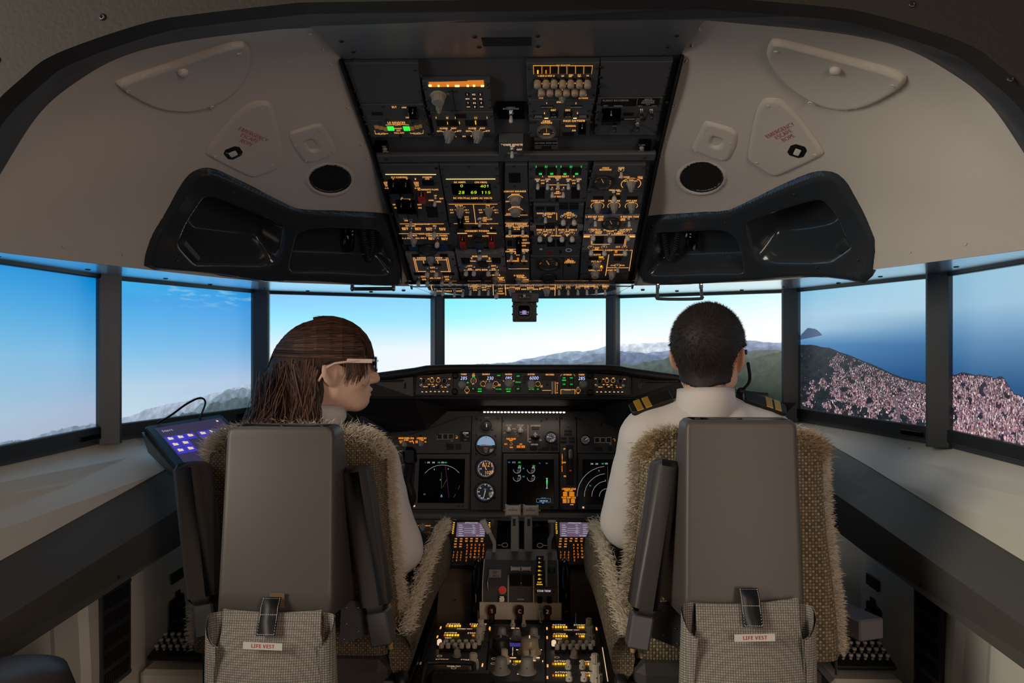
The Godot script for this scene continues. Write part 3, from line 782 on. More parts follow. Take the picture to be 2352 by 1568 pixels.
func build_shell():
	var sides := {-1: "left", 1: "right"}
	for s in [-1, 1]:
		var rows := shell_rows(s)
		var b := B.new(); b.smooth()
		# the shell is open behind the stowage tray
		var pd: Dictionary = SHELL["pod_l" if s < 0 else "pod_r"]
		var inv := shell_frame(pd).affine_inverse()
		var cut := poly_of(pd.out)
		var back := []
		for r in rows:
			var row := []
			for p in r: row.append(p + (p - V(0, 1.45, 1.9)).normalized() * 0.03)
			back.append(row)
		for i in rows.size() - 1:
			for j in rows[0].size() - 1:
				var c: Vector3 = inv * ((rows[i][j] + rows[i + 1][j + 1]) / 2)
				if poly_dist(Vector2(c.x, c.y), cut) > 0.024: continue
				for g in [rows, back]: b.quad(g[i][j], g[i][j + 1], g[i + 1][j + 1], g[i + 1][j])
		var sh := struct("ceiling_" + sides[s], b.mesh(), M.shell)
		tag(sh, "pale moulded ceiling shell over the %s seat" % sides[s])
		var L := "_l" if s < 0 else "_r"
		for q in SHELL["screws" + L]:
			var n: Vector3 = q[1]
			screw(sh, frame_at(q[0], n.cross(Vector3.UP), Vector3.UP), 0.0058, M.screw_white)
		# half-round vent cover
		var d: Dictionary = SHELL["vent" + L]
		var t := thing("vent_cover", "half-round cream cover with centre knob on the %s ceiling shell" % sides[s], "cover", shell_frame(d), "half-round covers on the ceiling shell")
		var out := rounded(poly_of(d.out), 2)
		plate(t, "cover", d, out, 0.010, M.shell, 0.003)
		b = B.new(); b.lathe([[0.011, 0.0], [0.011, 0.006], [0.008, 0.011], [0.0, 0.013]], 14)
		obj("knob", b.mesh(), M.shell, t, on_patch(d, d.knob[0], 0.011))
		for q in d.screws: screw(t, on_patch(d, q, 0.0125), 0.005, M.screw_white)
		# escape rope hatch
		d = SHELL["rope" + L]
		t = thing("escape_rope_hatch", "cream hatch marked emergency escape rope on the %s ceiling shell" % sides[s], "hatch", shell_frame(d), "escape rope hatches")
		plate(t, "cover", d, rounded(poly_of(d.out), 2), 0.005, M.shell, 0.0025)
		var sq := rounded(poly_of(d.sq), 1)
		var hole := poly_of(d.sqi)
		plate(t, "latch_frame", d, sq, 0.003, M.black, 0.0075)
		plate(t, "latch", d, hole, 0.002, M.white, 0.0095)
		var dir := Vector2(d.tdir[1][0] - d.tdir[0][0], d.tdir[1][1] - d.tdir[0][1])
		var words := ["EMERGENCY", "ESCAPE", "ROPE"]
		for k in 3:
			obj("lettering", text_mesh(words[k], 0.0105, false), M.red_text, t, on_patch(d, d.text[k], 0.0082, dir.normalized()))
		for q in d.screws: screw(t, on_patch(d, q, 0.0075), 0.004, M.screw_white)
		# square hatch
		d = SHELL["hatch" + L]
		t = thing("service_hatch", "small cream hatch with square dip on the %s ceiling shell" % sides[s], "hatch", shell_frame(d), "small square hatches")
		out = rounded(poly_of(d.out), 2)
		var dip := rounded(poly_of(d.dip), 1)
		obj("cover", patch(out, 0.005, func(p): return height(d.c, p) + 0.001 + 0.005 * smoothstep(0.0, 0.006, poly_dist(p, out)) - 0.009 * smoothstep(0.0, 0.007, poly_dist(p, dip)), 0.006), M.shell, t)
		for q in d.screws: screw(t, on_patch(d, q, 0.005), 0.004, M.screw_white)
		# loudspeaker
		d = SHELL["speaker" + L]
		t = thing("ceiling_speaker", "round black loudspeaker in a cream ring on the %s ceiling shell" % sides[s], "loudspeaker", shell_frame(d), "ceiling loudspeakers")
		var ring := poly_of(d.out)
		var inner := poly_of(d["in"])
		obj("ring", patch(ring, 0.006, func(p): return height(d.c, p) + 0.008 * smoothstep(0.0, 0.008, poly_dist(p, ring)) * smoothstep(0.006, -0.004, poly_dist(p, inner)) + 0.0, 0.004), M.shell, t)
		obj("grille", patch(inner, 0.008, func(p): return height(d.c, p) + 0.002, 0.0), M.hole, t)
		var bz := B.new()
		for k in inner.size():
			var a0 := inner[k]
			var a1 := inner[(k + 1) % inner.size()]
			var c0 := a0 * 0.93
			var c1 := a1 * 0.93
			bz.quad(Vector3(a0.x, a0.y, height(d.c, a0) + 0.006), Vector3(a1.x, a1.y, height(d.c, a1) + 0.006), Vector3(c1.x, c1.y, height(d.c, c1) + 0.003), Vector3(c0.x, c0.y, height(d.c, c0) + 0.003))
		obj("rim", bz.mesh(), M.black, t)
		stowage(s, L, sides[s])
	# soffit between the shell and the screens
	for s in [-1, 1]:
		var line := []
		for p in EDGE: line.append(Vector3(p[0], p[1], 0))
		line = spline(line, 6)
		var wall := resample([Vector3(1.16, 1.2, 0), Vector3(1.16, 2.29, 0), Vector3(0.955, 3.02, 0), Vector3(0.35, 3.42, 0)], line.size() - 1)
		var b := B.new()
		var rows := []
		for i in line.size():
			rows.append([Vector3(line[i].x * s, 1.4735 + 0.01 * pow(i / float(line.size() - 1), 6), -line[i].y), Vector3(wall[i].x * s, 1.483, -wall[i].y)])
		b.grid(rows)
		var mid := []
		for r in rows: mid.append([r[0] + Vector3(0, 0.012, 0), r[1] + Vector3(0, 0.012, 0)])
		b.grid(mid)
		var so := struct("ceiling_soffit", b.mesh(), M.soffit)
		for q in [[1.07, 1.72], [1.06, 2.05], [1.0, 2.35], [0.98, 2.62], [0.86, 2.78], [0.77, 2.98], [0.55, 3.02], [0.42, 2.95]]:
			screw(so, frame_at(V(q[0] * s, 1.4805, q[1]), Vector3.RIGHT, Vector3(0, 0, 1)), 0.007, M.black)
	var bc := B.new()
	bc.quad(V(-0.365, 1.484, 2.7), V(0.365, 1.484, 2.7), V(0.36, 1.484, 3.42), V(-0.36, 1.484, 3.42))
	bc.quad(V(-0.365, 1.496, 2.7), V(0.365, 1.496, 2.7), V(0.36, 1.496, 3.42), V(-0.36, 1.496, 3.42))
	struct("ceiling_soffit", bc.mesh(), M.soffit)

func stowage(s: int, L: String, side: String):
	var d: Dictionary = SHELL["pod" + L]
	var t := thing("stowage_tray", "dark glossy moulded tray with two bins over the %s seat" % side, "tray", shell_frame(d), "stowage trays under the ceiling shell")
	var out := rounded(poly_of(d.out), 1)
	var bin := rounded(poly_of(d.bin), 2)
	var bay := rounded(poly_of(d.bay), 2)
	var hf := func(p):
		var e := poly_dist(p, out)
		var z := height(d.c, p) + 0.012 * smoothstep(-0.001, 0.014, e)
		var q := poly_dist(p, bin)
		z -= 0.085 * smoothstep(-0.004, 0.05, q)
		q = poly_dist(p, bay)
		return z - 0.07 * smoothstep(-0.003, 0.03, q)
	obj("tray", patch(out, 0.0065, hf, 0.02), M.pod, t)
	for q in d.screws: screw(t, on_patch(d, q, 0.012), 0.0045, M.dark_plastic)
	# lip across the outer bin
	var b := B.new()
	var i0: Array = d.bin[13] if s < 0 else d.bin[5]
	var i1: Array = d.bin[15] if s < 0 else d.bin[7]
	var p0 := Vector2(i0[0], i0[1]) * 0.001
	var p1 := Vector2(i1[0], i1[1]) * 0.001
	var c0 := Vector3(p0.x, p0.y, height(d.c, p0) + 0.008)
	var c1 := Vector3(p1.x, p1.y, height(d.c, p1) + 0.008)
	b.box(Vector3(c0.distance_to(c1), 0.034, 0.03), 0.008, frame_at((c0 + c1) / 2 + Vector3(-s * 0.008, 0.004, -0.012), c1 - c0, Vector3(0, 1, 0)))
	obj("lip", b.mesh(), M.pod, t)
	# hand microphone with its coiled cord hangs in the inner bay
	var mt := thing("hand_microphone", "black hand microphone hanging in the %s stowage tray" % side, "microphone", t.transform, "hand microphones")
	var m0 := Vector3(d.mic[0][0], d.mic[0][1], 0) * 0.001
	var m1 := Vector3(d.mic[1][0], d.mic[1][1], 0) * 0.001
	m0.z = height(d.c, Vector2(m0.x, m0.y)) - 0.035
	m1.z = height(d.c, Vector2(m1.x, m1.y)) - 0.035
	b = B.new(); b.lathe([[0.0, 0.0], [0.014, 0.0], [0.017, 0.004], [0.018, 0.02], [0.016, 0.024], [0.018, 0.028], [0.018, m0.distance_to(m1) - 0.004], [0.015, m0.distance_to(m1)], [0.0, m0.distance_to(m1)]], 20)
	var ax := (m1 - m0).normalized()
	var fr := frame_at(m0, ax.cross(Vector3(0, 0, 1)), Vector3(0, 0, 1).cross(ax))
	var z := Basis(ax.cross(Vector3(0.1, 0, 1)).normalized(), Vector3.ZERO, ax)
	z.y = z.z.cross(z.x).normalized(); z.x = z.y.cross(z.z)
	obj("body", b.mesh(), M.gloss_black, mt, Transform3D(z, m0))
	b = B.new()
	for k in 2: b.lathe([[0.0028, 0.0], [0.0028, 0.001], [0.0, 0.001]], 8, Transform3D(Basis(), m0.lerp(m1, 0.26 + 0.12 * k) + Vector3(0.004, 0, 0.0178)))
	obj("rivet", b.mesh(), M.white, mt)
	b = B.new(); b.box(Vector3(0.0035, 0.018, 0.001), 0, Transform3D(Basis(), m0.lerp(m1, 0.42) + Vector3(-0.01, 0, 0.0156)))
	obj("sticker", b.mesh(), M.white, mt)
	var ct := []
	for q in d.coil: ct.append(Vector3(q[0] * 0.001, q[1] * 0.001, height(d.c, Vector2(q[0], q[1]) * 0.001) - 0.02))
	var top0: Vector3 = ct[0]
	var top1: Vector3 = ct[2]
	var low: Vector3 = ct[1]
	var cl := spline([top0, top0.lerp(low, 0.6) + Vector3(-0.002, 0, 0), low, top1.lerp(low, 0.55) + Vector3(0.006, 0, 0), top1], 90)
	var coil := []
	for k in cl.size():
		var dd: Vector3 = (cl[mini(k + 1, cl.size() - 1)] - cl[maxi(k - 1, 0)]).normalized()
		var uu := dd.cross(Vector3(0, 0, 1)).normalized()
		var ww := uu.cross(dd)
		var an := k * TAU / 10.0
		coil.append(cl[k] + (uu * cos(an) + ww * sin(an)) * 0.0075)
	b = B.new(); b.tube(coil, 0.0021, 5)
	obj("coiled_cord", b.mesh(), M.dark_plastic, mt)

# ---- side walls under the screens ----
func build_walls():
	for s in [-1, 1]:
		var side := "left" if s < 0 else "right"
		var top := [Vector3(1.158, 1.022, 0.9), Vector3(1.158, 1.022, 2.28), Vector3(1.14, 1.022, 2.36), Vector3(0.985, 1.022, 2.96), Vector3(0.945, 1.022, 3.05)]
		var band := [Vector3(1.139, 0.723, 0.9), Vector3(0.99, 0.936, 2.28), Vector3(0.98, 0.95, 2.36), Vector3(0.93, 1.012, 2.8), Vector3(0.92, 1.018, 2.9)]
		var f := func(p: Vector3) -> Vector3: return Vector3(p.x * s, p.y, -p.z)
		var b := B.new(); b.smooth()
		var rows := []
		for i in 5: rows.append([f.call(top[i]), f.call(top[i].lerp(band[i], 0.5)), f.call(band[i])])
		b.grid(rows)
		for i in 5: rows[i] = [f.call(top[i] + Vector3(0.03, 0, 0)), f.call(band[i] + Vector3(0.06, 0, 0))]
		b.grid(rows)
		var w := struct("wall_%s_upper" % side, b.mesh(), M.wall)
		for q in [[1.86, 0.22], [2.38, 0.3], [2.7, 0.3]]:
			var k := 1 if q[0] < 2.3 else 2
			var a: Vector3 = top[0].lerp(top[1], (q[0] - 0.9) / 1.38) if q[0] < 2.28 else top[2].lerp(top[3], (q[0] - 2.36) / 0.6)
			var c: Vector3 = band[0].lerp(band[1], (q[0] - 0.9) / 1.38) if q[0] < 2.28 else band[2].lerp(band[3], (q[0] - 2.36) / 0.44)
			screw(w, frame_at(f.call(a.lerp(c, q[1])), Vector3(0, 0, 1), Vector3(0.3 * s, 1, 0)) if s > 0 else frame_at(f.call(a.lerp(c, q[1])), Vector3(0, 0, -1), Vector3(-0.3, 1, 0)), 0.0055, M.screw_white)
		# sill ledge
		b = B.new()
		var sl := [Vector3(1.165, 1.036, 0.9), Vector3(1.165, 1.036, 2.29), Vector3(1.145, 1.036, 2.36), Vector3(0.98, 1.036, 2.97), Vector3(0.94, 1.036, 3.06), Vector3(0.37, 1.036, 3.42)]
		rows = []
		for i in sl.size():
			var p: Vector3 = sl[i]
			var o := (Vector3(0, 1.036, 1.9) - p).normalized() * 0.022
			rows.append([f.call(p + Vector3(0, 0.02, 0) - o), f.call(p + o * 0.3), f.call(p + o + Vector3(0, -0.004, 0)), f.call(p + o + Vector3(0, -0.016, 0)), f.call(p - o + Vector3(0, -0.02, 0))])
		b.grid(rows)
		var sill := struct("trim_sill_%s" % side, b.mesh(), M.frame)
		for q in [[1.163, 1.95], [1.163, 2.26], [1.1, 2.5], [1.0, 2.9]]:
			screw(sill, frame_at(f.call(Vector3(q[0] - 0.012, 1.0365, q[1])), Vector3.RIGHT, Vector3(0, 0, -1)), 0.004, M.steel)
		# the dark console ledge that falls away aft
		b = B.new()
		var crease := [Vector3(1.07, 0.652, 0.9), Vector3(0.905, 0.856, 2.28), Vector3(0.897, 0.866, 2.36), Vector3(0.86, 0.915, 2.7), Vector3(0.85, 0.93, 2.85)]
		var foot := [Vector3(1.06, 0.60, 0.9), Vector3(0.922, 0.742, 2.28), Vector3(0.914, 0.752, 2.36), Vector3(0.88, 0.79, 2.7), Vector3(0.87, 0.80, 2.85)]
		rows = []
		for i in 5: rows.append([f.call(band[i] + Vector3(0.003, 0, 0)), f.call(band[i].lerp(crease[i], 0.5)), f.call(crease[i]), f.call(foot[i]), f.call(foot[i] + Vector3(0.14, 0.0, 0))])
		b.grid(rows)
		var le := struct("trim_ledge_%s" % side, b.mesh(), M.band)
		screw(le, frame_at(f.call(Vector3(0.945, 0.735, 1.98)), Vector3(0, 0, -s), Vector3.UP), 0.004, M.screw)
		# lower liner with its alcove
		b = B.new()
		var lower := func(x, d, y): return f.call(Vector3(x, y, d))
		rows = []
		for q in [[1.07, 0.9], [1.035, 1.86], [1.05, 1.9], [1.05, 2.0], [1.035, 2.02], [1.035, 2.30], [1.085, 2.33], [1.085, 2.72], [1.02, 2.76], [1.0, 3.0]]:
			rows.append([lower.call(q[0] + 0.02, q[1], 0.86), lower.call(q[0], q[1], 0.5), lower.call(q[0], q[1], 0.0)])
		b.grid(rows)
		struct("wall_%s_lower" % side, b.mesh(), M.wall)
		# ventilation grille
		var t := thing("air_grille", "tall dark air grille with five slotted rows on the %s wall" % side, "grille", Transform3D(Basis(Vector3(0, 0, -1), Vector3.UP, Vector3(-1, 0, 0)) if s > 0 else Basis(Vector3(0, 0, 1), Vector3.UP, Vector3(1, 0, 0)), V(1.031 * s, 0.545, 2.13)), "slotted air grilles")
		b = B.new(); b.box(Vector3(0.152, 0.26, 0.008), 0.003)
		obj("frame", b.mesh(), M.frame, t)
		for r in 5:
			b = B.new(); b.box(Vector3(0.124, 0.034, 0.003), 0, Transform3D(Basis(), Vector3(0.002, 0.098 - r * 0.049, 0.0035)))
			var row := obj("slot_row", b.mesh(), M.hole, t)
			for k in 11:
				b = B.new(); b.box(Vector3(0.0035, 0.034, 0.004), 0, Transform3D(Basis(), Vector3(-0.054 + k * 0.011, 0.098 - r * 0.049, 0.0045)))
				obj("slat", b.mesh(), M.dark_plastic, row)
		for q in [[-0.07, 0.12], [0.07, 0.12], [-0.07, -0.12], [0.07, -0.12]]: screw(t, Transform3D(Basis(), Vector3(q[0], q[1], 0.004)), 0.004, M.screw)
		alcove(s, side)

func alcove(s: int, side: String):
	# wall plates and a plug in the alcove, a breaker tray on a white box below them
	var bs := Basis(Vector3(0, 0, -1), Vector3.UP, Vector3(-1, 0, 0)) if s > 0 else Basis(Vector3(0, 0, 1), Vector3.UP, Vector3(1, 0, 0))
	var b := B.new(); b.box(Vector3(0.09, 0.034, 0.004), 0.001)
	tag(obj("name_plate", b.mesh(), M.dark_plastic, self, Transform3D(bs, V(1.080 * s, 0.562, 2.615))), "black rectangular plate above the plug in the %s alcove" % side, "plate", "alcove plates")
	b = B.new(); b.box(Vector3(0.03, 0.018, 0.003), 0.001)
	tag(obj("label_plate", b.mesh(), M.dark_plastic, self, Transform3D(bs, V(1.080 * s, 0.506, 2.615))), "tiny black label above the plug in the %s alcove" % side, "label", "alcove labels")
	var t := thing("socket", "black square plug socket in the %s alcove" % side, "socket", Transform3D(bs, V(1.080 * s, 0.457, 2.60)), "alcove plug sockets")
	b = B.new(); b.prism(rrect(0.1, 0.085, 0.012), 0.0, 0.006, Transform3D(), 0.002)
	obj("plate", b.mesh(), M.black, t)
	b = B.new(); b.box(Vector3(0.04, 0.05, 0.02), 0.003, Transform3D(Basis(), Vector3(0.0, 0, 0.012)))
	obj("connector", b.mesh(), M.dark_plastic, t)
	for k in 2:
		b = B.new(); b.box(Vector3(0.006, 0.03, 0.003), 0.001, Transform3D(Basis(), Vector3(-0.008 + k * 0.016, 0, 0.023)))
		obj("clip", b.mesh(), M.steel, t)
	# breaker tray
	var tr := thing("breaker_tray", "black tray with rows of pale breaker buttons beside the %s seat" % side, "tray", Transform3D(Basis(Vector3.RIGHT, Vector3(0, 0, -1), Vector3.UP) * Basis(Vector3.RIGHT, deg_to_rad(14)), V(0.905 * s, 0.478, 2.30)), "breaker trays by the seats")
	b = B.new(); b.box(Vector3(0.16, 0.2, 0.012), 0.003)
	obj("plate", b.mesh(), M.black, tr)
	b = B.new(); b.lathe([[0.004, 0.0], [0.004, 0.008], [0.006, 0.008], [0.006, 0.014], [0.0, 0.014]], 10)
	var bm := b.mesh()
	for i in 8:
		for j in 5:
			obj("breaker_button", bm, M.dark_plastic if j > 2 else M.tip, tr, Transform3D(Basis(), Vector3(-0.066 + i * 0.019, -0.066 + j * 0.028, 0.006)))
	b = B.new(); b.box(Vector3(0.19, 0.41, 0.2), 0.012, Transform3D(Basis(), V(0.915 * s, 0.215, 2.31)))
	var cab := obj("cabinet_box", b.mesh(), M.wall)
	tag(cab, "pale box under the breaker tray beside the %s seat" % side, "box", "boxes under the breaker trays")
const M_fwd := Transform3D(Vector3(1, 0, 0), Vector3(0.00000, 0.42136, 0.90689), Vector3(0.00000, -0.90689, 0.42136), Vector3(0.0000, 1.4840, -2.8000))
const M_aft := Transform3D(Vector3(1, 0, 0), Vector3(0.00000, 0.33872, 0.94089), Vector3(0.00000, -0.94089, 0.33872), Vector3(0.0000, 1.7860, -2.1500))
const M_hdr := Transform3D(Vector3(1, 0, 0), Vector3(0.00000, -0.09556, 0.99542), Vector3(0.00000, -0.99542, -0.09556), Vector3(0.0000, 1.9120, -1.8000))
const M_mcp := Transform3D(Vector3(1, 0, 0), Vector3(0.00000, 0.99288, -0.11915), Vector3(-0.00000, 0.11915, 0.99288), Vector3(0.0000, 1.1500, -2.9000))
const M_mip := Transform3D(Vector3(1, 0, 0), Vector3(0.00000, 0.95914, -0.28293), Vector3(-0.00000, 0.28293, 0.95914), Vector3(0.0000, 0.6960, -2.9800))
const M_ped := Transform3D(Vector3(1, 0, 0), Vector3(0.00000, 0.00000, -1.00000), Vector3(-0.00000, 1.00000, 0.00000), Vector3(0.0000, 0.4970, -2.0000))
const M_cdu := Transform3D(Vector3(1, 0, 0), Vector3(0.00000, 0.50744, -0.86169), Vector3(-0.00000, 0.86169, 0.50744), Vector3(0.0000, 0.6050, -2.6000))
const M_qua := Transform3D(Vector3(1, 0, 0), Vector3(0.00000, 0.61782, -0.78632), Vector3(-0.00000, 0.78632, 0.61782), Vector3(0.0000, 0.5100, -2.4200))
func module_table() -> Array: return [
	[M_fwd, "flight_control_module", "panel", "overhead module lettered flt control with red guard and black guards", "overhead panel modules", "panel", 2, [[-361, 669], [-203, 667], [-207, 393], [-357, 395]],
	"x -314 614 67 a FLT CONTROL; x -332 607 58 a A; x -295 607 58 a B; x -239 614 58 a STANDBY; x -240 606 58 a HYD; x -244 557 65 a ALTERNATE FLAPS; x -243 545 61 a OFF; x -313 517 68 a SPOILER; x -325 509 63 a A; x -301 509 63 a B; x -354 591 59 a STBY; x -354 584 60 a RUD; x -354 576 60 a OFF; x -354 565 60 a A ON; x -272 590 59 a STBY; x -272 583 60 a RUD; x -272 575 60 a OFF; x -272 564 60 a B ON; x -347 486 64 a OFF; x -346 470 65 a ON; x -277 485 64 a OFF; x -278 469 65 a ON; x -227 528 62 a UP; x -212 514 63 a OFF; x -242 506 63 a ARM; x -225 499 64 a DOWN; x -329 416 68 a OFF; x -327 404 68 a ON; G -334 570 27 69; G -300 570 29 69; G -327 472 27 75; G -300 471 26 75; R -264 527 21 43; i -240 588 32 26 k; i -246 447 32 57 k; i -272 607 3 4 a; w -229 514; w -311 412; l -350 627 -214 625 11 A; s -359 641; s -359 611; s -353 539; s -363 436; s -356 505; s -217 587; s -217 444; s -210 652; s -355 395; s -211 401"],
	[M_fwd, "display_source_module", "panel", "overhead module lettered navigation and displays with four ball-tipped switches", "overhead panel modules", "panel", 2, [[-356, 391], [-206, 389], [-199, 268], [-353, 270]],
	"l -348 386 -302 386 9 a; l -264 385 -219 385 9 a; x -283 385 69 a NAVIGATION; x -318 376 70 a VHF NAV; x -247 375 70 a IRS; x -336 364 70 a BOTH; x -337 357 71 a ON 1; x -298 363 70 a BOTH; x -299 356 71 a ON 2; x -265 362 70 a BOTH; x -266 354 71 a ON L; x -226 361 70 a BOTH; x -226 354 71 a ON R; l -359 333 -299 332 9 a; l -268 332 -208 331 9 a; x -283 332 72 a DISPLAYS; x -320 323 73 a SOURCE; x -246 322 78 a CONTROL PANEL; x -337 308 73 a ALL ON 1; x -296 308 73 a ALL ON 2; x -264 309 73 a BOTH; x -265 302 74 a ON 1; x -225 307 73 a BOTH; x -226 300 74 a ON 2; t -318 361; t -248 360; t -246 305; k -319 299 0 11; i -327 249 28 27 b; i -236 248 28 27 b; g -281 246 27 d; s -344 373; s -226 372; s -347 310; s -342 282; s -225 281; s -358 261"],
	[M_fwd, "fuel_module", "panel", "pale grey overhead module lettered cross feed with six ball-tipped switches", "overhead panel modules", "panel_light", 3, [[-358, 209], [-204, 208], [-205, 31], [-356, 32]],
	"l -335 195 -337 104 13 a; l -331 195 -332 104 13 a; l -232 194 -232 104 13 a; l -227 194 -227 104 13 a; l -330 181 -297 181 19 a; l -266 180 -231 180 19 a; l -332 107 -306 107 19 a; l -259 106 -227 106 19 a; x -310 193 92 a CROSS; x -255 193 92 a FEED; x -281 64 80 a FUEL PUMPS; x -284 107 84 a CTR; l -306 176 -306 158 13 a; l -261 176 -261 157 13 a; k -281 192 0 12; i -280 201 28 12 b; i -300 150 23 16 k; i -265 150 26 16 k; i -331 92 34 17 k; i -235 91 39 17 k; i -326 204 25 13 k; i -238 204 25 13 k; t -298 126; t -269 126; t -334 67; t -305 67; t -257 67; t -230 67; x -282 132 83 a OFF; x -319 73 86 a OFF; x -243 72 86 a OFF; x -319 55 87 a ON; x -243 55 87 a ON; s -354 156; s -207 145; s -211 185; s -352 37"],
	[M_fwd, "electrical_metering_module", "panel", "overhead module lettered dc amps with yellow digital readout", "overhead panel modules", "panel", 2, [[-201, 667], [-46, 665], [-48, 496], [-201, 498]],
	"l -190 604 -57 603 11 A; x -154 590 73 a DC AMPS; x -97 589 73 a CPS FREQ; i -125 556 108 52 g; d -150 575 110 m 0; d -87 573 110 m 401; d -153 544 123 m 28; d -119 544 122 m 69; d -86 543 122 m 115; x -161 516 77 a DC VOLTS; x -125 515 77 a AC AMPS; x -88 515 77 a AC VOLTS; i -138 501 84 12 k; i -82 500 11 19 k; s -210 652; s -198 650; s -199 620; s -199 585; s -193 569; s -51 650; s -51 618; s -51 586; s -60 567; s -52 501; s -124 658"],
	[M_fwd, "electrical_power_module", "panel", "overhead module lettered standby power with two red guards", "overhead panel modules", "panel", 2, [[-200, 490], [-47, 489], [-45, 253], [-205, 254]],
	"l -194 486 -57 485 8 a; l -125 482 -125 387 14 a; l -189 386 -126 386 9 a; l -117 385 -95 385 9 a; l -85 385 -59 385 9 a; x -122 386 69 a DC; x -90 385 69 a AC; x -166 479 55 a BAT BUS; x -189 458 55 a BUS; x -189 444 56 a BAT; x -150 472 55 a 1; x -145 457 55 a TR 1; x -145 444 56 a TR 2; l -153 454 -149 455 7 a; l -156 466 -154 471 7 a; l -163 471 -162 477 7 a; l -171 468 -173 473 7 a; l -177 457 -180 459 7 a; x -84 479 54 a STBY; x -107 457 55 a BUS; x -106 444 56 a BAT; x -68 471 55 a 1; x -62 456 55 a TR 1; x -62 443 56 a TR 2; l -70 453 -67 455 7 a; l -74 465 -71 470 7 a; l -81 471 -80 476 7 a; l -89 467 -90 472 7 a; l -95 456 -98 458 7 a; k -165 456 0 13; k -83 456 0 13; w -111 409; a -110 409 8 0 360 a; x -96 417 67 a OFF; x -88 409 68 a GALLEY; x -98 400 68 a ON; x -149 421 67 a OFF; x -149 410 68 a BAT; x -149 398 68 a ON; G -167 393 18 63; i -126 364 27 14 k; i -81 349 27 12 k; i -169 350 27 14 k; x -125 346 88 a STANDBY POWER; i -81 363 3 5 a; l -184 333 -155 333 30 a; l -96 333 -67 332 30 a; R -170 288 18 68; R -83 288 18 68; B -121 313 20; x -147 319 73 a BAT; x -101 318 73 a AUTO; i -124 253 26 14 b; s -192 417; s -199 388; s -198 372; s -52 378; s -50 313; s -189 336; s -126 282; s -207 262; s -197 260"],
	[M_fwd, "bus_transfer_module", "panel", "pale grey overhead module with scalloped top and five ball-tipped switches", "overhead panel modules", "panel_light", 4, [[-200, 233], [-185, 233], [-174, 220], [-140, 221], [-126, 209], [-112, 221], [-74, 219], [-61, 232], [-48, 232], [-46, 107], [-199, 108]],
	"t -123 234; t -173 135; t -148 135; t -102 134; t -75 134; x -125 203 91 a BUS TRANS; x -152 191 122 a 1; x -96 190 122 a 2; i -172 177 28 34 k; i -75 177 28 34 k; i -173 156 25 10 b; i -76 156 25 10 b; B -117 172 20; l -158 174 -140 173 25 a; l -108 173 -91 173 25 a; x -126 119 90 a APU GEN; x -161 144 82 a OFF; x -86 144 82 a OFF; x -163 125 83 a ON; x -87 125 83 a ON; l -183 117 -147 117 10 a; l -105 116 -70 116 10 a; s -197 135; s -50 143; s -53 202"],
	[M_fwd, "wiper_module", "panel", "overhead module with dark egt gauge and wiper knob left of centre", "overhead panel modules", "panel", 2, [[-197, 104], [-45, 103], [-46, 32], [-198, 33]],
	"g -156 63 26 d; i -165 96 19 16 b; x -84 81 85 a L WIPER; x -66 64 86 a PARK; x -68 55 87 a INT; x -63 47 87 a LOW; x -65 36 88 a HIGH; k -85 56 0 12; s -194 57; s -113 36"],
	[M_fwd, "centre_blank_module", "panel", "overhead blank module with dark trapezoid window, top of the middle column", "overhead panel modules", "panel", 2, [[-28, 665], [30, 664], [30, 555], [-33, 555]],
	"i -5 608 32 45 k; s -6 657; s -7 570"],
	[M_fwd, "circuit_breaker_light_module", "panel", "overhead module lettered circuit breaker with two grey faceted knobs", "overhead panel modules", "panel", 2, [[-33, 553], [30, 552], [30, 415], [-38, 415]],
	"x -6 546 70 a CIRCUIT BREAKER; a -6 508 23 20 160 a; a -7 447 23 20 160 a; x -5 532 62 a BRIGHT; x -6 471 65 a BRIGHT; x -28 498 63 a OFF; x -28 436 66 a OFF; r -6 510 14 16; r -7 452 14 16; l -38 429 -15 429 9 a; l 4 429 27 429 9 a; x -6 424 67 a PANEL; i -6 403 28 14 k; s 18 438"],
	[M_fwd, "equipment_cooling_module", "panel", "overhead module lettered equip cooling, emer exit lights and attend", "overhead panel modules", "panel", 2, [[-39, 392], [30, 391], [28, 32], [-47, 32]],
	"l -40 388 27 387 9 a; x -6 381 75 a EQUIP COOLING; x -26 372 70 a SUPPLY; x 14 372 70 a EXHAUST; x -6 366 70 a NORM; x -6 355 71 a ALTN; w -26 362; w 12 362; i -8 332 61 13 k; l -38 321 26 321 9 a; x -6 315 78 a EMER EXIT LIGHTS; G -2 273 18 81; x 16 295 74 a OFF; x 18 278 75 a ARMED; x 13 263 75 a ON; i -30 276 14 37 k; l -39 241 -12 241 9 a; l 4 241 26 240 9 a; x -26 236 77 a NO; x -26 229 77 a SMOKING; x 14 236 77 a FASTEN; x 14 229 77 a BELTS; w -26 217; w 12 217; x -7 217 78 a AUTO; x -7 224 77 a OFF; x -7 209 78 a ON; x -26 171 87 a ATTEND; x 13 171 87 a CALL; i -27 154 10 16 k; i 12 154 9 16 k; i -7 177 6 25 o; i -24 129 26 15 b; l -39 121 26 121 10 a; x -6 78 86 a R WIPER; x -3 68 86 a PARK; x 10 64 86 a INT; x 15 50 87 a LOW; x 12 37 88 a HIGH; k -8 52 0 12; s 20 108; s 4 107"],
	[M_fwd, "window_heat_module", "panel", "overhead module lettered window heat with seven white switches and green lights", "overhead panel modules", "panel", 2, [[33, 665], [188, 663], [192, 493], [32, 495]],
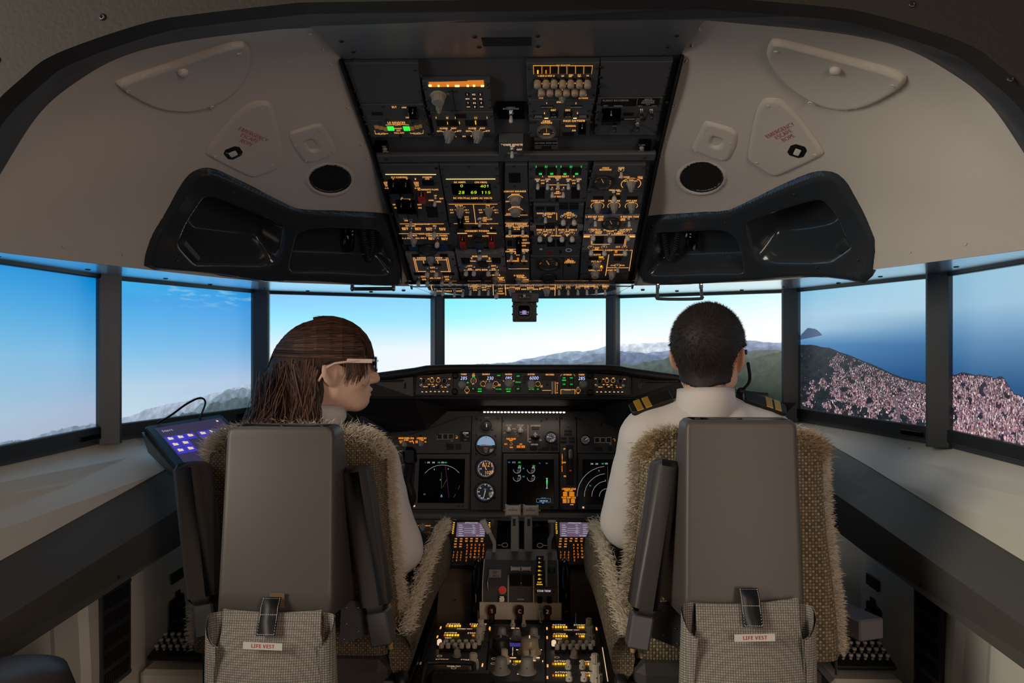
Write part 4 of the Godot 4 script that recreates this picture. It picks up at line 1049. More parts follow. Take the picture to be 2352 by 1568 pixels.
	"i 64 637 26 38 k; i 64 626 8 5 n; i 94 636 26 37 k; i 94 626 8 5 n; i 129 636 26 37 k; i 129 625 8 5 n; i 159 636 26 37 k; i 160 625 8 5 n; i 53 657 2 6 n; i 77 657 2 6 n; i 81 657 2 6 n; i 106 657 2 6 n; i 118 657 2 6 n; i 142 656 2 6 n; i 146 656 2 6 n; i 171 656 2 6 n; x 70 614 67 a L; x 112 613 75 a WINDOW HEAT; x 153 613 67 a R; x 56 601 63 a SIDE; x 84 601 63 a FWD; x 140 600 63 a FWD; x 167 600 63 a SIDE; x 70 596 59 a OFF; x 70 583 59 a ON; x 153 595 59 a OFF; x 154 582 59 a ON; x 111 606 58 a OVHT; l 87 575 136 574 8 a; w 57 591; w 83 590; w 111 596; w 139 590; w 166 589; w 96 553; w 126 552; i 63 538 26 55 k; i 160 537 24 55 k; x 96 563 60 a A; x 127 562 60 a B; x 111 557 60 a OFF; x 111 544 61 a ON; x 111 536 71 a HEAT; x 111 520 72 a AT TEST; i 110 505 9 18 k; s 37 647; s 38 607; s 186 645; s 196 634; s 196 603; s 36 512; s 89 502; s 185 513; s 37 480"],
	[M_fwd, "anti_ice_module", "panel", "overhead module lettered wing anti-ice with blue lenses and two ball tips", "overhead panel modules", "panel", 2, [[44, 480], [186, 479], [186, 386], [45, 387]],
	"i 63 458 26 28 k; i 92 460 25 26 k; i 129 469 26 28 k; i 158 469 26 28 k; i 63 450 26 13 b; i 92 451 25 13 b; i 130 448 26 13 b; i 159 448 26 13 b; x 80 438 71 a WING ANTI-ICE; x 145 441 66 a ENG; x 145 434 66 a ANTI-ICE; w 78 427; t 129 423; t 160 423; a 129 421 8 0 360 a; a 160 422 8 0 360 a; a 78 426 8 0 360 a; l 110 439 111 403 14 a; x 92 432 67 a OFF; x 90 419 67 a ON; x 145 426 67 a OFF; x 145 415 67 a ON; s 37 410; s 52 417; s 183 416; s 183 387; s 36 380"],
	[M_fwd, "hydraulic_pump_module", "panel", "pale grey stepped overhead module lettered hyd pumps with four ball tips", "overhead panel modules", "panel_light", 4, [[33, 370], [189, 368], [188, 347], [177, 345], [176, 315], [45, 317], [43, 346], [33, 348]],
	"x 64 354 81 a ENG 1; x 93 354 81 a ELEC 2; x 129 354 81 a ELEC 1; x 159 353 81 a ENG 2; t 62 338; t 92 338; t 127 337; t 157 337; x 78 345 71 a OFF; x 143 344 71 a OFF; x 78 328 72 a ON; x 143 328 72 a ON; x 78 321 72 a A; x 143 321 72 a B; x 110 321 67 a HYD PUMPS; l 110 364 111 323 12 a; i 63 367 25 15 k; i 92 371 27 25 k; i 127 368 23 19 k; i 160 366 23 15 k; a 62 336 8 0 360 a; a 92 336 8 0 360 a; a 128 336 8 0 360 a; a 157 335 8 0 360 a"],
	[M_fwd, "hydraulic_light_module", "panel", "narrow overhead strip with four black caption lights and red test button", "overhead panel modules", "panel", 2, [[37, 304], [188, 302], [185, 204], [37, 205]],
	"i 66 275 25 11 k; i 95 275 25 39 k; i 126 275 25 39 k; i 160 274 21 11 k; i 92 222 8 20 e; i 125 225 7 18 k; a 150 235 9 0 360 w; a 65 241 4 0 360 w; s 36 304; s 36 275; s 35 240; s 183 242; s 183 277; s 185 308"],
	[M_fwd, "cabin_altitude_module", "panel", "overhead module with a large dark altitude gauge above a small one", "overhead panel modules", "panel", 2, [[32, 199], [185, 197], [185, 29], [33, 30]],
	"g 89 155 35 n; g 90 68 25 d; x 155 178 86 a ALT; x 155 169 86 a HORN; x 156 160 87 a CUTOUT; i 154 142 11 19 k; l 135 195 137 31 9 k; s 52 186; s 129 192; s 158 179; s 154 36; s 181 45; s 36 192; s 35 42; s 184 182"],
	[M_fwd, "voice_recorder_module", "panel", "overhead module lettered voice recorder with oval gauge and air temp knob", "overhead panel modules", "panel", 2, [[204, 662], [339, 660], [344, 551], [194, 553]],
	"x 235 649 60 a VOICE; x 235 641 61 a RECORDER; x 276 649 60 a AUTO; w 276 639; a 276 639 8 0 360 a; g 232 589 27 n; x 287 608 62 a AIR TEMP; x 329 608 58 a PASS; x 331 602 58 a CAB; k 308 579 0 13; a 308 577 27 -40 60 a; a 308 577 27 70 220 a; x 293 590 59 a AFT; x 307 594 58 a FWD; x 319 590 59 a AFT; s 208 618; s 205 564; s 334 647; s 344 586; s 346 645; s 344 604"],
	[M_fwd, "cabin_temperature_module", "panel", "overhead module lettered cont cab and aft cab with three pointer knobs", "overhead panel modules", "panel", 2, [[192, 552], [345, 550], [348, 430], [191, 431]],
	"x 265 549 65 a TRIM AIR; x 279 544 61 a OFF; x 277 532 61 a ON; t 265 538; i 224 513 30 16 k; i 270 513 31 16 k; i 318 512 30 16 k; x 223 499 73 a CONT CAB; k 224 476 0 12; a 224 474 19 -35 215 a; x 223 491 54 a AUTO; x 269 498 73 a FWD CAB; k 270 475 0 12; a 270 474 18 -35 215 a; x 269 491 54 a AUTO; x 317 498 73 a AFT CAB; k 319 475 0 12; a 319 473 18 -35 215 a; x 317 490 54 a AUTO; i 251 436 23 14 b; i 306 437 17 14 b; s 199 542; s 197 464; s 341 480; s 344 465; s 195 436"],
	[M_fwd, "air_conditioning_module", "panel", "pale grey overhead module lettered recirc fan with round gauge and six ball tips", "overhead panel modules", "panel_light", 4, [[191, 430], [348, 428], [347, 235], [190, 236]],
	"x 219 422 77 a L RECIRC FAN; x 319 421 77 a R RECIRC FAN; w 221 410; w 318 408; g 269 390 27 n; t 218 343; t 268 330; t 319 342; t 217 257; t 257 256; t 319 256; x 237 411 67 a OFF; x 238 404 68 a AUTO; x 301 410 67 a OFF; x 299 404 68 a AUTO; x 217 355 70 a L PACK; x 268 352 70 a ISOLATION; x 269 345 71 a VALVE; x 320 354 70 a R PACK; x 234 352 70 a OFF; x 236 342 71 a AUTO; x 235 334 71 a HIGH; x 302 351 70 a OFF; x 301 342 71 a AUTO; x 299 333 71 a HIGH; x 290 332 71 a AUTO; l 193 324 344 323 12 a; i 240 296 28 44 k; i 301 296 30 44 k; l 192 315 211 315 71 a; l 327 314 345 314 71 a; l 216 297 217 271 12 a; l 219 297 220 271 12 a; l 317 301 317 264 12 a; l 320 301 321 264 12 a; l 220 271 274 271 12 a; i 322 375 6 21 o; i 270 288 12 23 k; x 236 251 76 a OFF; x 235 242 76 a ON; x 299 256 75 a OFF; x 270 237 82 a BLEED; l 215 237 261 237 12 a; l 280 237 344 236 12 a; a 218 343 8 0 360 a; a 268 328 8 0 360 a; a 319 342 8 0 360 a; a 217 255 9 0 360 a; a 257 256 9 0 360 a; a 319 255 8 0 360 a; s 198 408; s 339 409; s 195 343; s 343 333; s 191 260; s 334 241"],
	[M_fwd, "pressurisation_module", "panel", "overhead module lettered flt alt and land alt with amber windows", "overhead panel modules", "panel", 2, [[190, 227], [345, 226], [349, 30], [193, 31]],
	"i 296 222 8 10 o; i 244 224 55 11 k; x 239 207 84 a AUTO; x 308 207 84 a MANUAL; i 237 183 45 18 k; i 252 191 15 7 l; i 253 182 19 9 o; x 239 166 87 a FLT ALT; r 240 145 12 16; i 238 130 48 19 k; i 255 138 8 6 l; i 257 128 11 16 o; x 239 111 90 a LAND ALT; r 239 89 12 16; l 275 207 274 75 19 a; l 276 126 344 125 16 a; i 305 181 22 22 k; w 307 141; a 307 141 10 0 360 a; x 296 141 69 a CLOSE; x 320 141 69 a OPEN; x 294 111 77 a LAMP TEST; k 293 93 15 13; i 250 49 98 16 k; l 345 235 347 106 15 a; s 211 164; s 194 91; s 211 92; s 319 90; s 337 90; s 181 55; s 194 48; s 318 27; s 319 10"],
	[M_fwd, "lights_strip_module", "panel", "long bottom overhead strip lettered landing, runway turnoff, engine start and strobe", "overhead panel modules", "panel", 6, [[-319, 35], [307, 32], [316, -13], [288, -34], [194, -59], [164, -65], [-72, -64], [-168, -57], [-241, -41], [-312, -16]],
	"x -239 23 103 a LANDING; x -156 23 96 a RUNWAY; x -156 14 96 a TURNOFF; x -110 14 96 a TAXI; x -263 -20 84 a RETRACTABLE; x -213 -20 84 a FIXED; x -73 19 103 a APU; w -170 -1; w -140 -2; w -110 -2; w -224 -12; w -196 -12; w -287 -3; w -262 -3; t -84 -16; l -94 19 -96 -51 20 a; l -54 19 -54 -51 20 a; l -301 20 -300 -15 23 a; i -241 -1 104 15 k; l -273 -1 -199 -1 20 A; x -155 2 90 a OFF; x -156 -13 91 a ON; x -125 5 90 a OFF; x -125 -12 91 a ON; x -70 -4 90 a OFF; x -71 -21 91 a ON; x -72 -39 92 a START; k -32 -9 0 13; k 84 -10 0 13; x 31 18 103 a ENGINE START; w 30 -7; w 125 -1; w 155 -1; w 187 -1; w 217 -1; w 248 -1; w 277 -2; l 112 18 112 -54 20 a; x -31 5 90 a OFF; x 84 5 90 a OFF; x -47 0 90 a GRD; x -16 1 90 a CONT; x -13 -8 91 a FLT; x 68 -1 90 a GRD; x 101 1 90 a CONT; x 104 -8 90 a FLT; x 11 -8 90 a IGN L; x 30 2 90 a BOTH; x 51 -8 90 a IGN R; x 125 19 102 a LOGO; x 154 19 102 a STROBE; x 186 19 102 a POSITION; x 210 19 89 a ANTI; x 218 11 89 a COLLISION; x 247 19 96 a WING; x 276 19 89 a WHEEL; x 278 11 89 a WELL; s 289 -7; s 308 30; x 125 7 76 a OFF; x 155 7 76 a OFF; x 187 7 76 a OFF; x 216 7 76 a OFF; x 247 7 76 a OFF; x 277 7 76 a OFF; a 30 -7 8 0 360 a; a 125 -1 8 0 360 a; a 155 -1 8 0 360 a; a 187 -1 8 0 360 a; a 217 -1 8 0 360 a; a 248 -1 8 0 360 a; a 277 -2 8 0 360 a"],
	[M_aft, "le_devices_module", "panel", "aft overhead module lettered le devices with two green lit blocks and amber wings", "overhead panel modules", "panel", 2, [[-358, 144], [-208, 142], [-207, 70], [-359, 72]],
	"x -284 135 80 a LE DEVICES; x -284 127 62 a FLAPS; x -284 111 50 a TRANSIT; x -284 102 57 a EXT; x -284 92 57 a FULL EXT; x -328 89 64 a SLATS; x -240 89 64 a SLATS; i -302 110 16 18 N; i -263 109 16 18 N; i -315 110 9 14 h; i -249 112 9 14 h; i -325 115 11 13 h; i -335 119 10 12 h; i -237 117 11 13 h; i -227 121 7 12 h; l -312 125 -294 127 6 a; l -274 127 -255 125 6 a; l -343 103 -344 88 6 a; l -344 88 -337 88 6 a; l -319 89 -312 89 6 a; l -257 92 -256 89 6 a; l -256 89 -249 89 6 a; l -230 88 -225 89 6 a; l -225 89 -223 102 6 a; i -283 79 7 13 k; s -360 128; s -326 134; s -246 134; s -318 75; s -251 74; s -360 87; s -210 129; s -211 85"],
	[M_aft, "elt_module", "panel", "aft overhead module lettered elt with black guard", "overhead panel modules", "panel", 2, [[-358, 208], [-209, 207], [-209, 144], [-360, 145]],
	"x -279 198 69 a ELT; x -256 196 49 a ARM; x -254 156 54 a ON; i -324 172 28 13 k; G -236 179 20 38; s -359 198; s -305 200; s -360 157; s -305 147; s -210 199; s -210 160; s -360 148"],
	[M_aft, "aft_blank_panel", "panel", "empty dark aft overhead plate above the elt module", "overhead panel modules", "panel", 2, [[-362, 358], [-201, 355], [-210, 210], [-359, 213]],
	"s -359 332; s -359 257; s -359 225; s -211 331; s -198 332; s -200 310; s -210 256; s -211 223; s -337 373"],
	[M_aft, "inertial_display_module", "panel", "aft overhead module with bright amber display bar and number keys", "overhead panel modules", "panel", 2, [[-201, 291], [-48, 288], [-50, 179], [-201, 180]],
	"i -124 280 124 18 J; i -184 278 7 5 A; i -165 277 4 5 A; i -144 277 4 5 A; i -123 276 10 5 A; i -99 276 5 5 A; i -85 276 5 5 A; i -66 275 7 5 A; x -170 257 43 d DSPL SEL; x -184 246 38 d TK/GS; x -178 252 38 d PPOS; x -162 252 38 d WIND; x -152 246 38 d HDG/STS; x -187 240 39 d TEST; r -170 239 15 20; k -172 207 0 10; i -103 243 10 12 k; x -103 243 61 b 1; i -88 243 10 12 k; x -88 243 61 b N2; i -73 243 10 12 k; x -73 243 61 b 3; i -104 227 10 12 k; x -104 227 61 b W4; i -88 227 10 12 k; x -88 227 61 b H5; i -73 226 10 12 k; x -73 226 61 b E6; i -104 211 10 12 k; x -104 211 62 b 7; i -89 211 10 12 k; x -89 211 62 b S8; i -73 211 10 12 k; x -73 211 62 b 9; i -104 196 10 13 k; x -104 196 43 b ENT; i -89 196 10 13 k; x -89 196 63 b 0; i -73 196 10 13 k; x -73 196 43 b CLR; l -136 262 -136 181 7 k; s -198 279; s -199 265; s -199 221; s -200 191; s -54 279; s -53 266; s -51 222; s -52 192; s -142 255; s -130 255; s -142 182; s -131 182"],
	[M_aft, "inertial_mode_module", "panel", "aft overhead module lettered align and nav with two large pointer knobs", "overhead panel modules", "panel", 2, [[-197, 177], [-48, 174], [-47, 76], [-197, 76]],
	"i -126 159 27 17 k; i -174 131 27 26 k; i -146 131 25 26 k; i -105 130 26 26 k; i -77 130 25 26 k; i -185 155 1 5 l; i -160 154 1 5 l; i -157 154 1 5 l; i -139 154 1 5 l; i -92 153 1 5 l; i -88 153 1 5 l; i -63 153 1 5 l; i -160 132 1 8 l; i -131 133 1 8 l; i -92 134 2 13 l; x -172 110 62 a ALIGN; x -147 110 62 a NAV; x -184 98 63 a OFF; x -135 98 63 a ATT; k -161 87 18 15; l -167 108 -165 101 6 a; l -153 107 -156 101 6 a; l -178 97 -173 94 6 a; l -147 93 -142 96 6 a; x -102 109 62 a ALIGN; x -77 109 62 a NAV; x -113 97 63 a OFF; x -65 97 63 a ATT; k -90 86 18 15; l -97 107 -95 100 6 a; l -84 106 -86 100 6 a; l -108 96 -103 93 6 a; l -77 92 -72 95 6 a; x -145 75 52 a L; x -125 75 55 a IRS; x -107 76 52 a R; s -199 160; s -199 86; s -52 159; s -51 85; s -211 85; s -187 87; s -64 86"],
	[M_aft, "service_interphone_plate", "panel", "black aft overhead plate lettered service interphone with silver toggle", "overhead panel modules", "gloss_black", 2, [[-38, 196], [27, 195], [27, 143], [-38, 144]],
	"x -5 192 53 d SERVICE; x -5 187 59 d INTERPHONE; x -5 179 47 w OFF; w -5 169"],
	[M_aft, "dome_light_plate", "panel", "raised aft overhead plate lettered dome white with white toggle", "overhead panel modules", "panel", 12, [[-39, 64], [21, 63], [21, -2], [-41, -1]],
	"x -7 51 85 b DOME WHITE; x -6 44 57 b DIM; x 11 29 72 b OFF; x -7 13 66 d BRIGHT; w -7 32; s -33 50; s 13 2"],
	[M_aft, "audio_control_module", "panel", "aft overhead audio module with two rows of clear knobs and mic selector buttons", "overhead panel modules", "panel", 2, [[34, 350], [193, 348], [191, 219], [35, 222]],
	"x 114 342 43 a MIC SELECTOR; l 49 342 98 341 6 a; l 130 340 178 339 6 a; l 49 342 50 313 6 a; l 178 340 177 312 6 a; i 59 327 15 23 k; i 59 322 3 10 l; l 68 341 68 314 7 a; i 77 326 15 23 k; i 77 322 3 10 o; l 86 340 86 314 7 a; i 95 326 15 23 k; l 104 340 104 313 7 a; i 114 326 15 23 k; l 122 340 123 313 7 a; i 133 325 15 23 k; l 141 339 142 313 7 a; i 150 325 15 23 k; l 159 339 160 312 7 a; i 169 325 15 23 k; x 77 307 55 a 1-VHF-2-VHF-3; x 114 306 53 a HF; x 132 309 41 a SERV; x 131 304 42 a INT; x 150 309 41 a FLT; x 151 304 42 a INT; x 169 306 47 a PA; p 58 294 8; p 77 294 8; p 95 294 8; p 114 293 8; p 132 293 8; p 151 293 8; p 169 292 8; p 67 265 8; p 86 265 8; p 105 264 8; p 123 264 8; p 142 264 8; p 160 263 8; k 114 244 170 11; a 66 238 7 0 360 a; a 163 237 7 0 360 a; x 66 227 42 a V B R; x 163 225 42 a ALT NORM; x 68 280 45 a 1; x 85 280 45 a 2; x 105 280 45 a 1; x 123 279 45 a 2; x 142 280 40 a MKR; x 161 280 40 a SPKR; x 114 256 76 a I; s 39 332; s 39 234; s 188 330; s 188 236; s 197 333; s 198 299; s 198 266; s 199 234"],
	[M_aft, "engine_control_module", "panel", "aft overhead module lettered reverser and eec with amber captions", "overhead panel modules", "panel", 2, [[37, 219], [190, 218], [184, 141], [37, 144]],
	"x 108 211 58 a ENG; x 79 207 61 a 1; x 147 206 61 a 2; i 80 191 29 14 k; x 80 191 56 d REVERSER; i 148 191 28 14 k; x 148 190 56 d REVERSER; x 95 180 69 a EEC; x 129 179 69 a EEC; i 96 164 21 27 k; i 130 163 21 27 k; x 96 153 51 d ALTN; x 130 153 51 d ALTN; a 96 164 3 0 360 d; a 130 163 3 0 360 d; i 60 155 26 15 k; i 165 153 26 15 k; x 60 157 45 d ENGINE; x 60 152 45 d CONTROL; x 165 156 45 d ENGINE; x 165 150 45 d CONTROL; i 74 169 2 4 a; i 152 168 2 4 a; l 74 147 83 147 15 A; l 143 146 151 146 15 A; s 38 205; s 47 177; s 39 158; s 187 204; s 178 177; s 198 203; s 197 170; s 186 159"],
	[M_aft, "oxygen_module", "panel", "aft overhead module lettered crew oxygen and pass oxygen with oval gauge", "overhead panel modules", "panel", 2, [[37, 142], [184, 140], [184, 69], [39, 70]],
	"x 79 136 65 a CREW; x 79 129 66 a OXYGEN; x 145 136 78 a PASS OXYGEN; x 138 115 60 a NORMAL; x 146 96 61 a ON; g 79 96 23 w; G 165 111 19 43; i 132 80 29 17 k; l 111 139 112 71 6 k; s 51 132; s 39 131; s 38 87; s 119 120; s 187 128; s 198 141; s 197 117; s 175 73; s 198 83"],
	[M_aft, "flight_recorder_module", "panel", "aft overhead module lettered flight recorder and mach airspeed warning", "overhead panel modules", "panel", 2, [[197, 224], [346, 223], [349, 72], [196, 74]],
	"i 272 207 135 30 k; x 238 215 66 d FLIGHT RECORDER; x 216 195 49 d TEST; x 246 194 49 d NORMAL; x 313 218 60 d MACH; x 314 212 60 d AIRSPEED; x 313 205 61 d WARNING; x 314 198 43 d TEST; x 297 193 43 d NO.1; x 330 193 43 d NO.2; l 288 221 288 192 7 d; G 231 162 45 45; i 273 161 25 13 k; i 286 140 59 12 k; x 284 141 52 d WARNING TEST; x 297 134 42 d NO.2; q 302 177; q 325 176; q 243 123; q 298 123; s 201 201; s 197 170; s 358 204; s 345 202; s 345 174; s 346 136; s 345 119; s 345 86; s 197 117; s 188 85"],
	[M_aft, "aft_right_blank_panel", "panel", "empty dark aft overhead plate above flight recorder", "overhead panel modules", "panel", 2, [[195, 351], [350, 349], [347, 226], [200, 228]],
	"s 326 375; s 347 330; s 347 297; s 347 266; s 347 233; s 198 333; s 199 299"],
	[M_aft, "evacuation_plate", "panel", "small black edge plate with slider, right end of the aft overhead", "overhead panel modules", "gloss_black", 2, [[312, 34], [343, 34], [344, 0], [313, 1]],
	"x 319 30 50 d CLIMB; x 320 4 51 d LIGHT; r 320 16 5 6"],
	[M_aft, "passenger_sign_plate", "panel", "small black edge plate with slider, left end of the aft overhead", "overhead panel modules", "gloss_black", 2, [[-354, 38], [-324, 38], [-325, 5], [-355, 5]],
	"x -332 33 47 d TEST; x -332 9 48 d NORM; r -332 21 5 6"],
	[M_aft, "caption_light_strip", "panel", "row of black caption lights under the crew oxygen gauge", "overhead panel modules", "panel", 1, [[49, 58], [107, 57], [109, 10], [49, 11]],
	"i 77 41 57 18 k; i 79 20 26 13 k; x 63 41 50 d LEFT REAR; x 93 41 50 d RIGHT REAR"],
	[M_mcp, "mode_control_panel", "panel", "centre glareshield panel with glowing blue digit windows and green keys", "", "mip", 8, [[-238, 41], [243, 42], [242, -33], [-237, -34]],
	"x -202 36 52 a COURSE; x 204 35 52 a COURSE; x -168 37 45 a A/T; x -168 32 45 a ARM; x -125 36 52 a IAS/MACH; x -47 36 52 a HEADING; x 31 36 52 a ALTITUDE; x 95 35 52 a VERT SPEED; x 156 35 48 a A/P ENGAGE; x -169 3 42 a OFF; i -202 22 29 15 k; d -201 22 104 U 285; i -123 24 55 15 k; d -110 22 104 U 230; i -47 22 30 15 k; d -46 22 104 U 085; i 29 23 52 15 k; d 41 23 104 U 6000; i 95 23 54 15 k; i 205 22 30 14 k; d 205 22 104 U 285; K -81 28 19 17; x -81 32 45 n VNAV; K -81 -18 19 17; x -81 -15 45 n LVL CHG; K -169 -18 19 17; x -169 -14 45 n N1; K -146 -19 19 17; x -146 -15 45 n SPEED; i -146 -23 14 3 n; K -47 -18 19 17; x -47 -15 45 n HDG SEL; i -47 -23 14 3 n; K -14 27 19 17; x -14 30 45 n LNAV; K -14 6 19 17; x -14 9 45 n VOR LOC; K -14 -17 19 17; x -14 -14 45 n APP; K 32 -18 19 17; x 32 -15 45 n ALT HLD; K 54 -18 19 17; x 54 -15 45 n V/S; K 144 21 19 17; x 144 24 45 n CMD; i 144 16 14 3 n; K 169 21 19 17; x 169 24 45 n CMD; K 144 -2 19 17; x 144 2 45 n CWS; K 169 -2 19 17; x 169 2 45 n CWS; r -209 0 12 16; r 210 2 12 16; r -113 -5 12 16; r -47 5 14 18; r 31 2 13 16; r -168 14 6 8; a -209 0 13 120 420 a; a 210 1 13 120 420 a; a -113 -6 12 0 360 a; a -135 3 9 0 360 a; a -91 3 9 0 360 a; a 31 1 12 0 360 a; a 54 3 9 0 360 a; a -168 14 10 -50 70 a; a -168 14 10 110 230 a; l -113 14 -113 7 14 a; l -130 -6 -124 -5 17 a; l -102 -8 -93 -11 17 a; l -135 11 -133 14 14 a; l -125 9 -124 14 14 a; l -66 14 -57 9 21 a; l -27 14 -37 9 21 a; l -204 14 -203 11 14 a; i -188 7 6 3 n; i -168 27 8 3 n; x -78 1 35 a SPD; x -78 -3 35 a INTV; x 67 -3 34 a ALT; x 67 -7 34 a INTV; x -190 -8 38 a F/D; x -190 -29 38 a OFF; x 192 -9 38 a F/D; x 192 -29 38 a OFF; w -190 -18; w 192 -19; a -190 -19 8 0 360 a; a 192 -19 8 0 360 a; i 108 -9 12 40 s; l 103 11 103 -31 10 a; l 114 11 114 -31 10 a; l 69 -19 99 -19 14 a; x 121 6 41 a DN; x 120 -27 41 a UP; l 121 1 120 -21 10 a; i 157 -26 41 13 s; l 133 -16 133 -32 14 a; l 181 -16 181 -32 14 a; l 133 -16 145 -16 14 a; l 169 -16 181 -16 14 a; x 156 -17 41 a DISENGAGE; a 138 30 6 90 180 a; a 176 30 6 0 90 a; b 232 31 9; b 233 -26 9; b -231 31 9; b -232 -24 9; s 87 1; s 206 -24; s 7 9"],
	[M_mcp, "efis_control_panel", "panel", "left glareshield selector panel with two steel ringed knobs", "glareshield selector panels", "mip", 6, [[-366, 30], [-239, 41], [-238, -36], [-370, -36]],
	"f -338 12 11; f -267 12 11; f -318 -9 8; f -287 -8 8; a -312 15 7 0 360 a; a -290 15 7 0 360 a; a -348 -8 6 0 360 a; w -348 -8; a -255 -8 6 0 360 a; w -255 -8; K -345 -25 11 9; i -345 -25 6 3 W; K -331 -25 11 9; i -331 -25 6 3 W; K -316 -25 11 9; i -316 -24 6 3 W; K -301 -25 11 9; i -301 -24 6 3 W; K -287 -25 11 9; i -287 -24 6 3 W; K -272 -25 11 9; i -272 -24 6 3 W; K -258 -25 11 9; i -258 -24 6 3 W; i -350 21 7 2 a; i -324 20 7 2 a; i -312 24 7 2 a; i -290 24 7 2 a; i -251 20 7 2 a; i -322 1 7 2 a; i -310 1 7 2 a; i -329 -7 7 2 a; i -305 -6 7 2 a; i -296 -1 7 2 a; i -281 -3 7 2 a; i -277 -8 7 2 a; i -350 1 7 2 a; i -338 -7 7 2 a; i -265 -8 7 2 a; i -255 0 7 2 a"],
	[M_mcp, "efis_control_panel", "panel", "right glareshield selector panel with two steel ringed knobs", "glareshield selector panels", "mip", 6, [[244, 41], [370, 30], [372, -35], [243, -35]],
	"f 265 12 11; f 335 12 11; f 284 -8 8; f 314 -8 8; a 291 15 7 0 360 a; a 312 15 7 0 360 a; a 255 -8 6 0 360 a; w 255 -8; a 346 -8 6 0 360 a; w 346 -8; K 257 -25 11 9; i 257 -24 6 3 W; K 271 -25 11 9; i 271 -24 6 3 W; K 286 -25 11 9; i 286 -24 6 3 W; K 300 -25 11 9; i 300 -24 6 3 W; K 315 -25 11 9; i 315 -24 6 3 W; K 329 -25 11 9; i 329 -24 6 3 W; K 343 -25 11 9; i 343 -24 6 3 W; i 253 21 7 2 a; i 279 20 7 2 a; i 291 24 7 2 a; i 313 24 7 2 a; i 351 20 7 2 a; i 280 1 7 2 a; i 292 1 7 2 a; i 273 -7 7 2 a; i 297 -6 7 2 a; i 306 0 7 2 a; i 321 -3 7 2 a; i 325 -8 7 2 a; i 253 1 7 2 a; i 265 -7 7 2 a; i 337 -8 7 2 a; i 347 0 7 2 a"],
	[M_mcp, "warning_light_panel", "panel", "left warning light block with red and orange lit captions", "warning light blocks", "dark_plastic", 6, [[-523, 26], [-400, 22], [-402, -14], [-522, -14]],
	"i -503 9 20 18 v; i -476 9 22 20 O; i -443 7 22 20 k; i -414 7 22 20 k; x -503 12 44 w FIRE; x -503 7 44 w WARN; x -443 13 39 k2 FLT CONT; x -443 7 39 k2 IRS; x -443 1 39 k2 FUEL; x -414 13 39 k2 ELEC; x -414 7 39 k2 APU; x -414 1 39 k2 OVHT"],
	[M_mcp, "warning_light_panel", "panel", "right warning light block with red and orange lit captions", "warning light blocks", "dark_plastic", 6, [[395, 25], [520, 28], [519, -14], [395, -14]],
	"i 497 8 20 18 v; i 470 8 21 19 O; i 414 7 22 20 k; i 439 7 22 20 k; x 497 11 44 w FIRE; x 497 6 43 w WARN; x 414 13 39 k2 ANTI-ICE; x 414 7 39 k2 HYD; x 413 1 39 k2 DOORS; x 439 13 39 k2 ENG; x 439 7 39 k2 OVERHEAD; x 438 1 39 k2 AIR COND"],
	[M_mip, "left_upper_instrument_panel", "panel", "dark instrument panel lettered main panel dus with lights switch plate", "", "mip", 2, [[-479, 254], [-346, 296], [-229, 341], [-191, 342], [-191, 207], [-476, 206]],
	"x -427 261 67 R MAIN PANEL DUs; x -427 254 52 R NORM; x -444 250 47 R OUTBD; x -445 244 46 R PFD; x -410 249 47 R INBD; l -404 254 -398 241 21 R; x -371 261 67 R LOWER DU; x -371 254 52 R NORM; x -388 250 47 R ENG; x -388 245 46 R PRI; x -356 248 46 R ND; k -434 238 0 11; k -373 240 0 11; i -305 268 18 19 k; l -314 277 -296 277 10 d; l -313 258 -296 258 10 d; l -314 277 -313 258 10 d; l -296 277 -296 258 10 d; i -284 268 18 19 k; l -293 277 -276 277 10 d; l -293 258 -275 258 10 d; l -293 277 -293 258 10 d; l -276 277 -275 258 10 d; i -264 268 18 19 k; l -273 277 -255 277 10 d; l -272 258 -255 259 10 d; l -273 277 -272 258 10 d; l -255 277 -255 259 10 d; a -244 266 5 -60 120 R; l -246 263 -239 263 21 R; i -211 269 38 38 k; x -210 281 57 w LIGHTS; x -211 276 41 d TEST; x -201 267 41 d BRT; x -210 256 41 d DIM; w -211 268; i -266 236 27 11 k; i -265 225 27 11 k; i -235 231 21 20 k; x -259 252 41 d TEST; s -312 276; s -229 277; s -277 244; s -374 270"],
	[M_mip, "left_display_unit", "display", "left dark square display with faint white map arc and magenta line", "", "mip", 8, [[-389, 202], [-194, 203], [-194, 7], [-393, 6]],
	"i -292 107 166 158 D; x -341 172 56 w 244; x -323 172 56 w 244; x -290 172 56 w 076; x -352 172 41 d GS; x -303 172 41 n HDG; x -279 172 41 n MAG; a -290 84 80 40 142 w; l -293 137 -291 79 10 d; l -280 164 -263 48 10 P; l -273 112 -287 84 10 d; l -231 77 -226 90 10 d; l -246 48 -240 60 10 d; l -293 50 -290 58 10 w; l -290 58 -287 50 10 w; l -293 50 -287 50 10 w; x -351 58 45 c TFC; x -319 147 51 w 6; x -269 149 51 w 9; x -296 110 50 w 5; s -226 19; s -212 19; i -386 17 6 6 W"],
	[M_mip, "standby_instrument_panel", "panel", "instrument column with attitude dial, amber-digit altitude dial and airspeed dial", "", "mip", 2, [[-189, 344], [-79, 344], [-77, 5], [-186, 4]],
